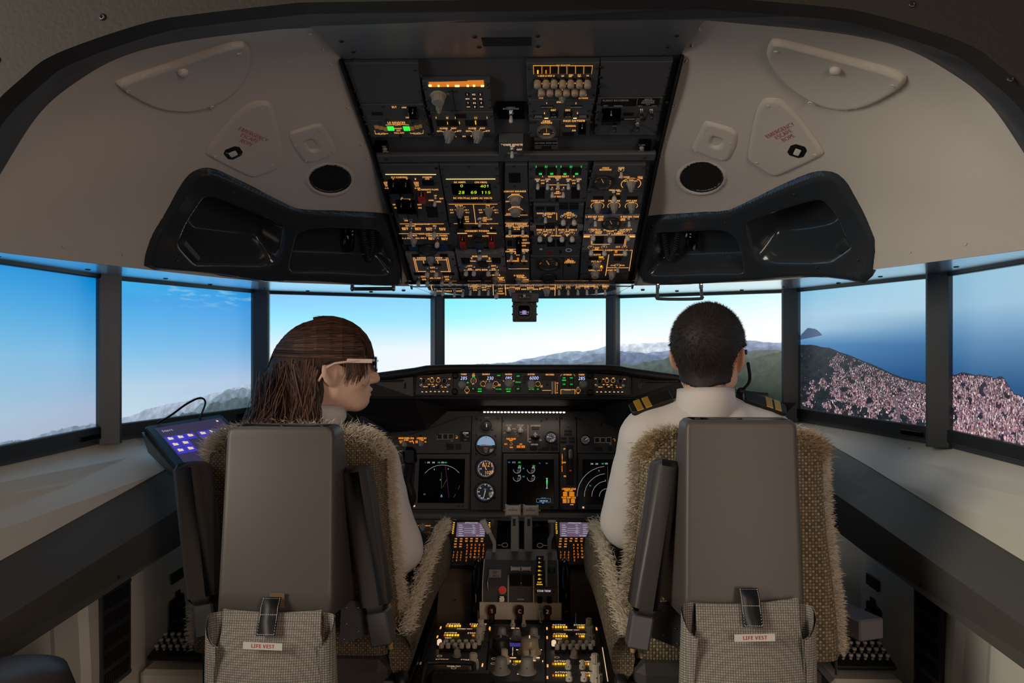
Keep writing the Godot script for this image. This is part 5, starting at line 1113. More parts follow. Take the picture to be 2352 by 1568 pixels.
	"g -134 309 18 p; g -135 237 37 h; g -134 152 36 A; d -128 165 132 R 6121; d -123 137 101 R 1027; X -152 151 51 w ALT; g -135 69 36 S; X -135 78 55 c IAS; x -133 338 42 d HEADING; s -114 294; s -156 328; s -100 48; s -170 273; s -101 271; s -100 204; s -170 204; s -171 333; s -94 336; X -123 90 45 w 80; X -114 79 45 w 100; X -109 67 45 w 120; X -114 53 45 w 140; X -124 45 45 w 160; X -146 47 45 w 200; X -155 55 45 w 250; X -158 69 45 w 300; X -152 82 45 w 400; X -135 94 45 w 60; X -135 178 56 w 0; X -120 173 56 w 1; X -110 160 56 w 2; X -110 145 56 w 3; X -119 132 55 w 4; X -134 127 55 w 5; X -149 132 55 w 6; X -158 144 56 w 7; X -159 160 56 w 8; X -150 173 56 w 9"],
	[M_mip, "engine_instrument_panel", "panel", "centre instrument panel lettered n1 set, spd ref and autobrake", "", "mip", 2, [[-77, 342], [132, 343], [132, 211], [-77, 210]],
	"x -52 310 62 k3 N1 SET; x -52 303 42 k3 AUTO; x -10 310 62 k3 SPD REF; x -10 304 42 k3 AUTO; k -53 291 0 9; k -10 289 0 10; x -67 296 47 k3 1; x -68 282 47 k3 2; x -34 297 47 k3 BOTH; l 6 293 11 294 10 k3; l 1 299 5 303 10 k3; l -5 303 -4 308 10 k3; l -13 303 -14 308 10 k3; l -20 300 -23 304 10 k3; l -25 294 -29 296 10 k3; l -26 286 -31 286 10 k3; l -24 279 -28 276 10 k3; l -19 273 -22 269 10 k3; l -74 281 -63 282 10 k3; l 17 312 17 250 15 k3; x 45 309 62 k3 AUTOBRAKE; i 44 300 26 13 k; B 44 266 0; k 44 272 0 9; x 30 274 46 k3 1; x 44 282 47 k3 2; x 60 274 46 k3 3; x 63 256 41 k3 MAX; x 24 260 41 k3 OFF; x 25 249 41 k3 RTO; x -44 260 62 R FUEL FLOW; x -44 254 46 R RESET; a -44 242 5 -150 120 R; x -63 241 46 R RATE; x -43 229 46 R USED; x -8 241 46 R MFD; i -16 232 14 9 o; i 0 232 14 9 o; i -16 222 14 7 k; i 0 222 14 7 k; x 41 240 51 k3 ANTI SKID; i 37 226 26 14 k; g 101 266 21 F; i 81 225 25 13 k; i 113 225 25 13 k; s -73 326; s 66 326; s 61 223; s -26 222; s 86 334; s 122 334; s 122 241; X 89 268 46 w UP; X 93 275 46 w 1; X 101 278 46 w 2; X 108 276 46 w 5; X 113 270 46 w 10; X 113 261 46 w 15; X 108 255 46 w 25; X 100 253 46 w 40"],
	[M_mip, "centre_display_unit", "display", "centre dark square display with four small dial arcs and green bar", "", "mip", 8, [[-72, 204], [128, 205], [127, 8], [-71, 6]],
	"i 27 106 168 159 D; x -50 174 46 c TAT; x -33 174 51 w 3.7 C; x -13 174 51 n CRZ; x 60 171 41 c TO; x 85 171 41 c GW; a -21 149 14 180 360 w; y -21 149 13; x -13 155 51 w 62.0; x -11 161 46 n 86.0; a -21 149 14 -20 60 w; a 29 149 14 180 360 w; y 29 149 13; x 37 155 51 w 62.0; x 39 162 46 n 86.0; a 29 149 14 -20 60 w; a -21 120 14 180 360 w; y -21 120 13; x -13 126 50 w 547; a -21 120 14 0 20 w; a 29 120 14 180 360 w; y 29 120 13; x 37 126 50 w 547; a 29 120 14 0 20 w; l 86 119 86 82 25 w; l 86 114 86 97 45 n; l 82 107 89 107 15 n; l 82 82 89 82 15 w; l 82 118 89 118 15 w; x 2 152 45 c N1; x 3 123 45 c EGT; x 74 38 44 w 3.68  0.00  3.68; x 71 31 49 w 7.8; l 49 45 98 46 10 c; l 49 33 98 34 10 c; l 49 45 49 33 10 c; l 98 46 98 34 10 c; x 73 48 35 c FUEL KGS; s 103 17; s -59 16"],
	[M_mip, "landing_gear_panel", "panel", "narrow instrument panel with landing gear lever slot and amber placard", "", "mip", 3, [[135, 345], [194, 345], [191, 8], [131, 7]],
	"i 156 289 13 9 k; i 170 289 13 9 k; i 156 277 13 9 k; i 170 277 13 9 k; i 147 263 21 9 k; i 176 263 21 9 k; i 147 250 21 9 k; i 176 251 21 9 k; i 168 167 26 144 k; i 166 200 6 31 k; x 149 224 56 R UP; x 149 175 56 R OFF; x 150 126 55 R DN; x 141 205 46 R L; x 141 200 46 R A; x 141 194 46 R N; x 141 189 46 R D; x 141 183 46 R I; x 141 177 46 R N; x 141 172 46 R G; x 140 161 45 R G; x 140 155 45 R E; x 140 150 45 R A; x 140 144 45 R R; L 170 198; x 164 81 65 R LANDING GEAR; x 163 75 55 R LIMIT (IAS); x 163 51 59 R FLAPS LIMIT (IAS); l 143 69 158 69 20 R; l 165 69 183 69 20 R; l 143 65 158 65 20 R; l 165 65 183 65 20 R; l 143 61 158 61 20 R; l 165 61 183 61 20 R; l 143 57 158 57 20 R; l 165 57 183 57 20 R; l 142 45 155 45 20 R; l 158 45 166 45 15 R; l 171 45 185 45 20 R; l 142 41 155 41 20 R; l 158 41 166 41 15 R; l 171 41 185 41 20 R; l 142 37 155 37 20 R; l 158 37 166 37 15 R; l 171 37 185 37 20 R; l 142 33 155 33 20 R; l 158 33 166 33 15 R; l 171 33 185 33 20 R; l 168 26 180 26 20 R; s 163 304; s 140 337; s 189 337; s 138 13; s 185 13"],
	[M_mip, "right_upper_instrument_panel", "panel", "dark instrument panel with small brake gauge above the right display", "", "mip", 2, [[196, 343], [235, 343], [347, 301], [467, 258], [465, 210], [196, 209]],
	"g 225 257 18 B; i 268 257 17 18 k; l 259 266 277 266 10 d; l 259 248 276 248 10 d; l 259 266 259 248 10 d; l 277 266 276 248 10 d; i 289 257 17 18 k; l 280 266 297 266 10 d; l 280 248 297 248 10 d; l 280 266 280 248 10 d; l 297 266 297 248 10 d; i 309 257 17 18 k; l 301 266 318 267 10 d; l 301 248 318 248 10 d; l 301 266 301 248 10 d; l 318 267 318 248 10 d; i 272 225 26 12 k; i 314 226 15 12 k; a 328 257 5 -60 120 R; x 315 243 41 d TEST; s 283 314; s 207 334"],
	[M_mip, "right_display_unit", "display", "right dark square display with concentric white arcs beside the man", "", "mip", 8, [[199, 206], [390, 207], [386, 10], [195, 8]],
	"i 295 107 163 159 D; x 247 170 56 w 244; x 264 170 56 w 244; x 299 171 56 w 076; x 286 171 40 n HDG; x 240 92 45 c TFC; x 272 146 50 w 6; x 294 111 50 w 5; l 303 161 300 51 10 d; a 300 54 29 95 180 w; a 300 54 56 95 180 w; a 300 54 82 95 180 w; a 300 54 108 95 180 w; i 214 16 6 6 W; s 230 16"],
	[M_cdu, "control_display_unit", "keypad", "left keypad unit of the pedestal with lilac screen and amber letter keys", "keypad units with lilac screens", "dark_plastic", 4, [[-230, 205], [-100, 204], [-98, 0], [-233, -1]],
	"Z -211 188 -117 188 -116 121 -209 121; x -164 186 58 w APPROACH REF; i -221 185 5 2 l; i -104 186 5 2 l; l -205 175 -193 175 20 w; l -161 175 -152 175 16 w; l -136 176 -120 176 20 w; i -221 175 5 2 l; i -104 176 5 2 l; l -204 165 -189 165 20 w; l -159 166 -151 166 16 w; l -135 166 -119 167 20 w; i -221 165 5 2 l; i -103 167 5 2 l; l -203 155 -191 156 20 w; l -156 156 -150 156 16 w; l -135 157 -119 157 20 w; l -186 160 -146 160 8 w; i -221 156 5 2 l; i -103 157 5 2 l; l -202 146 -187 146 20 w; l -159 146 -150 146 16 w; l -134 147 -118 147 20 w; l -185 150 -145 150 8 w; i -221 146 5 2 l; i -102 148 5 2 l; l -202 136 -190 136 20 w; l -157 137 -149 137 16 w; l -133 138 -118 138 20 w; l -184 140 -145 141 8 w; i -221 137 5 2 l; i -102 138 5 2 l; x -194 126 50 w <INDEX; x -131 127 50 w N1 LIMIT>; x -170 84 81 o A; x -156 85 81 o B; x -144 85 81 o C; x -131 85 81 o D; x -118 85 81 o E; x -169 71 80 o F; x -156 71 80 o G; x -143 71 80 o H; x -131 71 80 o I; x -117 71 80 o J; x -169 57 80 o K; x -156 57 80 o L; x -143 58 80 o M; x -131 58 80 o N; x -117 58 80 o O; x -169 44 79 o P; x -156 44 79 o Q; x -143 44 79 o R; x -130 44 79 o S; x -117 44 79 o T; x -168 30 78 o U; x -156 31 78 o V; x -143 31 78 o W; x -130 31 78 o X; x -117 31 78 o Y; x -168 17 78 o Z; x -210 52 74 o 1; x -198 52 74 o 2; x -186 52 74 o 3; x -210 40 74 o 4; x -198 40 74 o 5; x -186 40 74 o 6; x -210 29 73 o 7; x -198 29 73 o 8; x -186 29 73 o 9; x -210 17 72 o .; x -198 17 72 o 0; x -186 18 72 o +; K -208 111 13 9; i -208 111 8 4 q; K -191 111 13 9; i -191 111 8 4 q; K -174 112 13 9; i -174 112 8 4 q; K -158 112 13 9; i -158 112 8 4 q; K -141 112 13 9; i -141 112 8 4 q; K -124 112 13 9; i -124 112 8 4 q; K -208 100 13 9; i -208 100 8 4 q; K -191 100 13 9; i -191 100 8 4 q; K -174 101 13 9; i -174 101 8 4 q; K -158 101 13 9; i -158 101 8 4 q; K -141 101 13 9; i -141 101 8 4 q; K -124 101 13 9; i -124 101 8 4 q; K -208 87 13 9; i -208 87 8 4 q; K -191 87 13 9; i -191 87 8 4 q; K -207 75 13 9; i -207 75 8 4 q; K -191 76 13 9; i -191 76 8 4 q"],
	[M_cdu, "control_display_unit", "keypad", "right keypad unit of the pedestal with lilac screen and amber letter keys", "keypad units with lilac screens", "dark_plastic", 4, [[102, 206], [237, 210], [255, 6], [124, 3]],
	"Z 126 192 221 192 222 125 126 125; x 175 189 57 w APPROACH REF; i 115 189 5 2 l; i 231 190 5 2 l; l 133 179 145 179 20 w; l 177 179 186 179 16 w; l 202 180 218 180 20 w; i 115 179 5 2 l; i 231 180 5 2 l; l 133 169 148 169 20 w; l 178 169 186 169 16 w; l 202 170 217 170 20 w; i 115 169 5 2 l; i 231 171 5 2 l; l 133 159 145 159 20 w; l 179 160 185 160 16 w; l 201 161 217 161 20 w; l 151 163 190 164 8 w; i 115 160 5 2 l; i 231 161 5 2 l; l 133 150 148 150 20 w; l 176 150 185 150 16 w; l 201 151 217 151 20 w; l 150 154 190 154 8 w; i 116 150 5 2 l; i 231 151 5 2 l; l 132 140 144 140 20 w; l 177 141 185 141 16 w; l 200 142 216 142 20 w; l 150 144 190 145 8 w; i 116 141 5 2 l; i 231 142 5 2 l; x 139 130 50 w <INDEX; x 201 130 50 w N1 LIMIT>; x 169 89 81 o A; x 182 89 81 o B; x 194 89 81 o C; x 207 89 81 o D; x 221 89 81 o E; x 169 75 80 o F; x 181 75 80 o G; x 194 75 80 o H; x 207 75 80 o I; x 221 76 80 o J; x 169 61 79 o K; x 181 62 79 o L; x 194 62 79 o M; x 207 62 79 o N; x 220 62 79 o O; x 169 48 79 o P; x 181 48 79 o Q; x 194 48 79 o R; x 207 48 79 o S; x 220 49 79 o T; x 169 35 78 o U; x 181 35 78 o V; x 194 35 78 o W; x 207 35 78 o X; x 220 35 78 o Y; x 169 22 77 o Z; x 127 56 74 o 1; x 140 56 74 o 2; x 152 56 74 o 3; x 127 44 73 o 4; x 139 45 73 o 5; x 151 45 73 o 6; x 126 33 73 o 7; x 139 33 73 o 8; x 151 33 73 o 9; x 126 21 72 o .; x 139 22 72 o 0; x 151 22 72 o +; K 128 115 13 9; i 128 115 8 4 q; K 145 115 13 9; i 145 115 8 4 q; K 162 116 13 9; i 162 116 8 4 q; K 178 116 13 9; i 178 116 8 4 q; K 195 116 13 9; i 195 116 8 4 q; K 212 116 13 9; i 212 116 8 4 q; K 127 104 13 9; i 127 104 8 4 q; K 144 104 13 9; i 144 104 8 4 q; K 160 105 13 9; i 160 105 8 4 q; K 177 105 13 9; i 177 105 8 4 q; K 194 105 13 9; i 194 105 8 4 q; K 210 105 13 9; i 210 105 8 4 q; K 126 91 13 9; i 126 91 8 4 q; K 143 91 13 9; i 143 91 8 4 q; K 125 79 13 9; i 125 79 8 4 q; K 142 80 13 9; i 142 80 8 4 q"],
	[M_ped, "left_radio_panel", "panel", "left pedestal panel with a double row of cream keys and amber frequency windows", "pedestal panels", "dark_plastic", 3, [[-222, 377], [-79, 376], [-65, -27], [-230, -32]],
	"x -182 370 108 b ACTIVE; x -112 371 108 b STANDBY; x -182 298 102 b ACTIVE; x -113 298 102 b STANDBY; x -183 103 97 b ACTIVE; x -114 103 97 b STANDBY; x -147 331 75 b COMM TEST; x -185 258 84 b TEST; x -149 62 58 b COMM TEST; i -199 352 5 10 o; i -191 352 5 10 l; i -184 352 5 10 l; i -176 352 5 10 l; i -169 353 5 10 l; i -162 353 5 10 l; i -128 354 5 10 o; i -121 354 5 10 l; i -114 355 5 10 l; i -107 355 5 10 l; i -100 355 5 10 l; i -94 355 5 10 l; i -196 278 5 9 o; i -189 278 5 9 l; i -182 278 5 9 l; i -175 278 5 9 l; i -167 279 5 9 l; i -160 279 5 9 l; i -119 278 5 9 o; i -113 278 5 9 l; i -106 279 5 9 l; i -100 279 5 9 l; i -93 279 5 9 l; i -198 87 5 8 o; i -192 87 5 8 l; i -185 87 5 8 l; i -179 88 5 8 l; i -172 88 5 8 l; i -166 88 5 8 l; i -130 86 5 8 o; i -123 87 5 8 l; i -115 87 5 8 l; i -107 87 5 8 l; i -99 87 5 8 l; c -100 323 12; c -100 251 13; c -100 53 14; C -200 191 1; C -183 192 0; C -166 192 0; C -149 193 0; C -131 194 0; C -114 194 0; C -97 195 0; C -192 167 0; C -175 168 0; C -157 168 0; C -140 169 0; C -123 170 0; C -106 170 0; k -148 130 0 12; a -192 128 6 0 360 b; a -102 132 6 0 360 b; a -148 51 6 0 360 b; i -215 341 4 20 a; i -215 269 4 18 a; i -78 342 4 23 a; i -217 77 4 15 a; i -79 74 4 21 a; i -233 76 4 12 d; i -148 366 9 12 k; i -148 288 9 12 k; i -149 97 9 15 k; s -221 307; s -81 200; s -76 234; s -84 104"],
	[M_ped, "centre_trim_panel", "panel", "centre pedestal panel with tall grey knobs, a big clear dial and violet window", "pedestal panels", "dark_plastic", 3, [[-76, 376], [75, 380], [76, -22], [-63, -26]],
	"c -14 360 7; c 17 361 7; e -40 269 13; e 0 259 13; e 46 272 13; E -38 162 0; E 36 160 1; i -1 216 34 24 V; i -46 347 21 15 k; i -15 328 21 16 k; i 12 329 21 16 k; i 45 335 21 30 k; c -25 88 13; c 28 93 12; c 45 118 9; e -31 30 18; e 32 31 18; a -31 35 21 150 215 b; a -31 35 21 -35 30 b; a 32 38 21 150 215 b; a 32 38 21 -35 30 b; l -8 196 -7 138 15 b; i -11 98 3 10 W; i -2 97 3 8 o; i 3 97 3 8 l; i 7 97 3 8 l; i 12 97 3 8 l; i 16 98 3 8 l; a -53 116 6 0 360 b; a -53 83 6 0 360 b; a 0 80 5 0 360 b; i -13 344 10 6 W; i 0 343 10 6 W; i -13 262 10 6 W; i 16 263 10 6 W; i 32 267 10 6 W; i -39 249 17 6 W; i 7 180 12 5 W; i 62 182 12 5 W; i -5 124 16 5 W; i 58 123 9 5 W; i 46 107 14 5 W; i -46 19 16 4 W; i 16 21 16 4 W; i -16 166 4 5 W; i 70 101 3 5 W; s -67 181; s 70 169; s -63 29; s 63 33"],
	[M_ped, "right_radio_panel", "panel", "right pedestal panel with a double row of cream keys and six small knobs", "pedestal panels", "dark_plastic", 3, [[79, 378], [225, 377], [224, -16], [78, -21]],
	"x 116 373 108 b ACTIVE; x 182 374 108 b STANDBY; x 116 300 101 b ACTIVE; x 183 301 101 b STANDBY; x 115 104 97 b ACTIVE; x 183 104 97 b STANDBY; x 115 33 91 b ACTIVE; x 182 33 90 b STANDBY; x 113 261 84 b TEST; x 150 333 75 b COMM TEST; i 99 353 5 10 o; i 107 353 5 10 l; i 114 354 5 10 l; i 121 354 5 10 l; i 129 354 5 10 l; i 136 354 5 10 l; i 168 353 4 10 o; i 174 353 4 10 l; i 180 354 4 10 l; i 185 354 4 10 l; i 191 354 4 10 l; i 100 281 5 9 o; i 107 281 5 9 l; i 114 282 5 9 l; i 121 282 5 9 l; i 128 282 5 9 l; i 135 282 5 9 l; i 170 281 4 9 o; i 176 282 4 9 l; i 181 282 4 9 l; i 187 282 4 9 l; i 192 282 4 9 l; i 96 84 5 8 o; i 102 84 5 8 l; i 109 85 5 8 l; i 115 85 5 8 l; i 122 85 5 8 l; i 128 85 5 8 l; i 177 86 4 8 o; i 183 86 4 8 l; i 188 86 4 8 l; i 193 87 4 8 l; i 95 12 4 7 o; i 102 13 4 7 l; i 108 13 4 7 l; i 114 13 4 7 l; i 120 13 4 7 l; i 127 14 4 7 l; i 176 15 3 7 o; i 181 15 3 7 l; i 186 15 3 7 l; i 191 15 3 7 l; c 198 330 13; c 197 254 14; c 197 58 14; c 196 -15 15; c 132 59 8; c 167 60 8; c 132 -14 8; c 167 -13 8; C 99 195 1; C 116 196 0; C 133 196 0; C 150 197 0; C 168 198 0; C 185 198 0; C 202 199 0; C 107 169 0; C 124 170 0; C 142 171 0; C 159 171 0; C 176 172 0; C 194 173 0; k 150 134 0 12; a 106 130 6 0 360 b; a 196 133 6 0 360 b; i 82 345 4 20 a; i 82 273 4 21 a; i 220 347 4 23 a; i 82 75 4 18 a; i 81 3 4 16 a; i 152 366 10 14 k; i 150 291 10 13 k; i 151 92 10 12 k; i 149 24 10 11 k; l 226 204 223 -16 19 b"]]
# ---- instrument panels: modules from a table of parts, in millimetres on the panel ----
var pm := {}   # meshes shared between alike parts
func kept(key: String, make: Callable) -> Mesh:
	if not pm.has(key): pm[key] = make.call()
	return pm[key]

func lit(c: String) -> Material:
	var keys := {"a": "amber", "A": "gold_lit", "d": "ink_dim", "w": "pale_lit", "b": "backlit", "R": "orange", "n": "green", "c": "cyan_lit", "m": "lime", "U": "digit_blue", "k2": "ink_faint", "k3": "ink_warm", "q": "amber_dim", "W": "backlit",
		"o": "orange_deep", "l": "yellow_lit", "O": "orange_lit", "v": "red_lit", "e": "red", "N": "green_lit", "h": "wing_amber", "P": "magenta_lit", "V": "violet_lit", "s": "grey_key", "g": "gloss_black", "D": "gloss_black", "k": "black", "J": "amber_bar"}
	return M[keys.get(c, "black")]

func more_materials():
	glow("amber_bar", Color8(236, 132, 40), 0.8)
	glow("backlit", Color8(255, 212, 168), 0.75)
	glow("ink_dim", Color8(150, 140, 128), 0.3)
	glow("ink_faint", Color8(70, 62, 58), 0.6)
	glow("ink_warm", Color8(220, 190, 165), 0.5)
	glow("orange_deep", Color8(236, 128, 26), 0.75)
	glow("yellow_lit", Color8(255, 196, 44), 1.2)
	glow("wing_amber", Color8(120, 86, 42), 0.7)
	glow("magenta_lit", Color8(150, 40, 150), 0.35)
	glow("violet_lit", Color8(70, 62, 150), 0.6)
	glow("lilac_lit", Color8(104, 84, 104), 0.9)
	glow("sky_dial", Color8(150, 180, 215), 0.7)
	glow("key_lit", Color8(255, 222, 186), 0.8)
	mat("cream", Color8(206, 196, 180), 0.45)
	mat("clear_knob", Color8(176, 160, 138), 0.3)
	mat("grey_key", Color8(132, 130, 130), 0.5)
	mat("dial_black", Color8(10, 10, 11), 0.35)
	mat("copper", Color8(120, 78, 60), 0.3, 0.5)

func knob_pointer(r: float) -> Mesh:
	return kept("k%.4f" % r, func():
		var b := B.new()
		b.lathe([[r, 0.0], [r, 0.003], [r * 0.92, 0.0045], [r * 0.78, 0.005]], 18)
		b.lathe([[r * 0.78, 0.005], [r * 0.74, 0.014], [r * 0.66, 0.0165], [0.0, 0.017]], 18)
		b.prism(PackedVector2Array([Vector2(-r * 0.42, -r * 1.0), Vector2(r * 0.42, -r * 1.0), Vector2(r * 0.5, 0), Vector2(r * 0.34, r * 0.86), Vector2(0, r * 1.12), Vector2(-r * 0.34, r * 0.86), Vector2(-r * 0.5, 0)]), 0.006, 0.021, Transform3D(), 0.002)
		return b.mesh())

func knob_round(r: float, h: float, key := "r") -> Mesh:
	return kept("%s%.4f,%.4f" % [key, r, h], func():
		var b := B.new()
		var n := 14
		b.lathe([[r * 1.25, 0.0], [r * 1.25, 0.002], [r, 0.0035]], 20)
		var p := PackedVector2Array()
		for i in n * 2: p.append(Vector2.from_angle(PI * i / n) * r * (1.0 if i % 2 == 0 else 0.93))
		b.prism(p, 0.0, h, Transform3D(), 0.0018)
		return b.mesh())

func toggle_parts(parent: Node, x: Transform3D, long: bool, called := "toggle_switch"):
	var base := kept("tb%s" % long, func():
		var b := B.new()
		b.lathe([[0.0062, 0.0], [0.0062, 0.0016], [0.0045, 0.002], [0.0042, 0.0055], [0.0026, 0.0062]], 12)
		b.lathe([[0.0016, 0.006], [0.0022, 0.018 if long else 0.012]], 8)
		return b.mesh())
	var tip := kept("tt%s" % long, func():
		var b := B.new()
		if long: b.lathe([[0.0022, 0.0175], [0.0058, 0.0195], [0.0068, 0.024], [0.0068, 0.031], [0.0052, 0.0345], [0.0, 0.036]], 14)
		else: b.lathe([[0.0024, 0.010], [0.0034, 0.0115], [0.0046, 0.026], [0.004, 0.029], [0.0, 0.030]], 12)
		return b.mesh())
	var o := obj(called, base, M.steel, parent, x * Transform3D(Basis(Vector3.RIGHT, -0.16), Vector3.ZERO))
	obj("tip", tip, M.tip, o)

func dial(parent: Node, at: Transform3D, r: float, kind: String):
	var ring := kept("ring%.4f" % r, func():
		var b := B.new()
		b.lathe([[r * 1.06, 0.0], [r * 1.06, 0.007], [r * 0.98, 0.010], [r * 0.9, 0.008], [r * 0.88, 0.001]], 32)
		return b.mesh())
	var g := obj("gauge", ring, M.knob_dark if kind == "w" else M.dark_plastic, parent, at)
	var face := kept("face%.4f" % r, func():
		var b := B.new(); b.lathe([[r * 0.9, 0.0012], [0.0, 0.0014]], 32); return b.mesh())
	obj("dial_face", face, M.dial_black, g)
	var R := r * 0.88
	var z := 0.0022
	if kind == "h":
		# attitude dial: pale sky over dark ground
		var b := B.new()
		var sky := [Vector3(-R, 0, z)]
		for i in 17: sky.append(Vector3(-cos(PI * i / 16) * R, sin(PI * i / 16) * R, z))
		b.poly(sky)
		obj("sky_half", b.mesh(), M.sky_dial, g)
		b = B.new(); b.box(Vector3(R * 1.4, r * 0.03, 0.001), 0, Transform3D(Basis(), Vector3(0, -r * 0.05, z)))
		for k in 3: b.box(Vector3(R * (0.3 + 0.16 * k), r * 0.02, 0.001), 0, Transform3D(Basis(), Vector3(0, r * (0.18 + 0.2 * k), z)))
		for k in 3: b.box(Vector3(R * (0.5 - 0.12 * k), r * 0.025, 0.001), 0, Transform3D(Basis(), Vector3(0, -r * (0.3 + 0.18 * k), z)))
		obj("scale_mark", b.mesh(), M.ink_warm, g)
		b = B.new(); b.box(Vector3(r * 0.5, r * 0.05, 0.001), 0, Transform3D(Basis(), Vector3(-r * 0.2, 0, z + 0.001))); b.box(Vector3(r * 0.06, r * 0.12, 0.001), 0, Transform3D(Basis(), Vector3(0, R * 0.86, z)))
		obj("pointer", b.mesh(), M.red, g)
	elif kind in ["A", "S", "F", "B", "n", "w"]:
		var n: int = {"A": 50, "S": 40, "F": 16, "B": 12, "n": 14, "w": 10}[kind]
		var a0 := 0.0
		var span: float = TAU if kind in ["A", "S", "F"] else PI * 1.2
		if kind in ["n", "w", "B"]: a0 = -0.3
		var b := B.new()
		for i in n:
			var t := a0 + span * i / n
			var L := r * (0.16 if i % (5 if kind in ["A", "S"] else 2) == 0 else 0.09)
			b.box(Vector3(L, r * 0.022, 0.0008), 0, Transform3D(Basis(Vector3(0, 0, 1), t), Vector3(cos(t), sin(t), 0) * (R * 0.93 - L / 2) + Vector3(0, 0, z)))
		obj("scale_mark", b.mesh(), M.amber_dim if kind in ["n", "w"] else M.pale_lit, g)
		var an: float = {"A": 2.0, "S": -1.8, "F": 3.0, "B": 0.6, "n": 1.9, "w": 1.6}[kind]
		b = B.new(); b.prism(PackedVector2Array([Vector2(-r * 0.15, -r * 0.035), Vector2(R * 0.75, -r * 0.02), Vector2(R * 0.8, 0), Vector2(R * 0.75, r * 0.02), Vector2(-r * 0.15, r * 0.035)]), z, z + 0.001, Transform3D(Basis(Vector3(0, 0, 1), an), Vector3.ZERO))
		obj("needle", b.mesh(), M.pale_lit if not kind in ["n", "w"] else M.amber_dim, g)
		if kind == "F" or kind == "B":
			b = B.new(); b.lathe([[R * 0.9, z - 0.0003], [R * 0.35, z - 0.0003]], 24)
			obj("lit_ring", b.mesh(), M.ink_faint, g)
		if kind == "w":
			b = B.new(); b.box(Vector3(r * 0.7, r * 0.1, 0.001), 0, Transform3D(Basis(), Vector3(0, -r * 0.55, z)))
			obj("lit_bar", b.mesh(), M.amber, g)
	elif kind == "p":
		var b := B.new(); b.box(Vector3(r * 0.14, r * 0.7, 0.001), 0, Transform3D(Basis(), Vector3(0, 0, z)))
		obj("pointer", b.mesh(), M.pale_lit, g)
	else:
		var b := B.new()
		for i in 5: b.box(Vector3(r * 0.1, r * 0.05, 0.0008), 0, Transform3D(Basis(), Vector3(-r * 0.5 + r * 0.22 * i, r * (0.5 - 0.05 * absf(i - 2)), z)))
		obj("scale_mark", b.mesh(), M.copper, g)
	if r > 0.02:
		var cover := kept("cover%.4f" % r, func():
			var c := B.new(); c.lathe([[r * 0.9, 0.0065], [r * 0.6, 0.0078], [0.0, 0.0082]], 32); return c.mesh())
		obj("cover_glass", cover, M.glass, g)

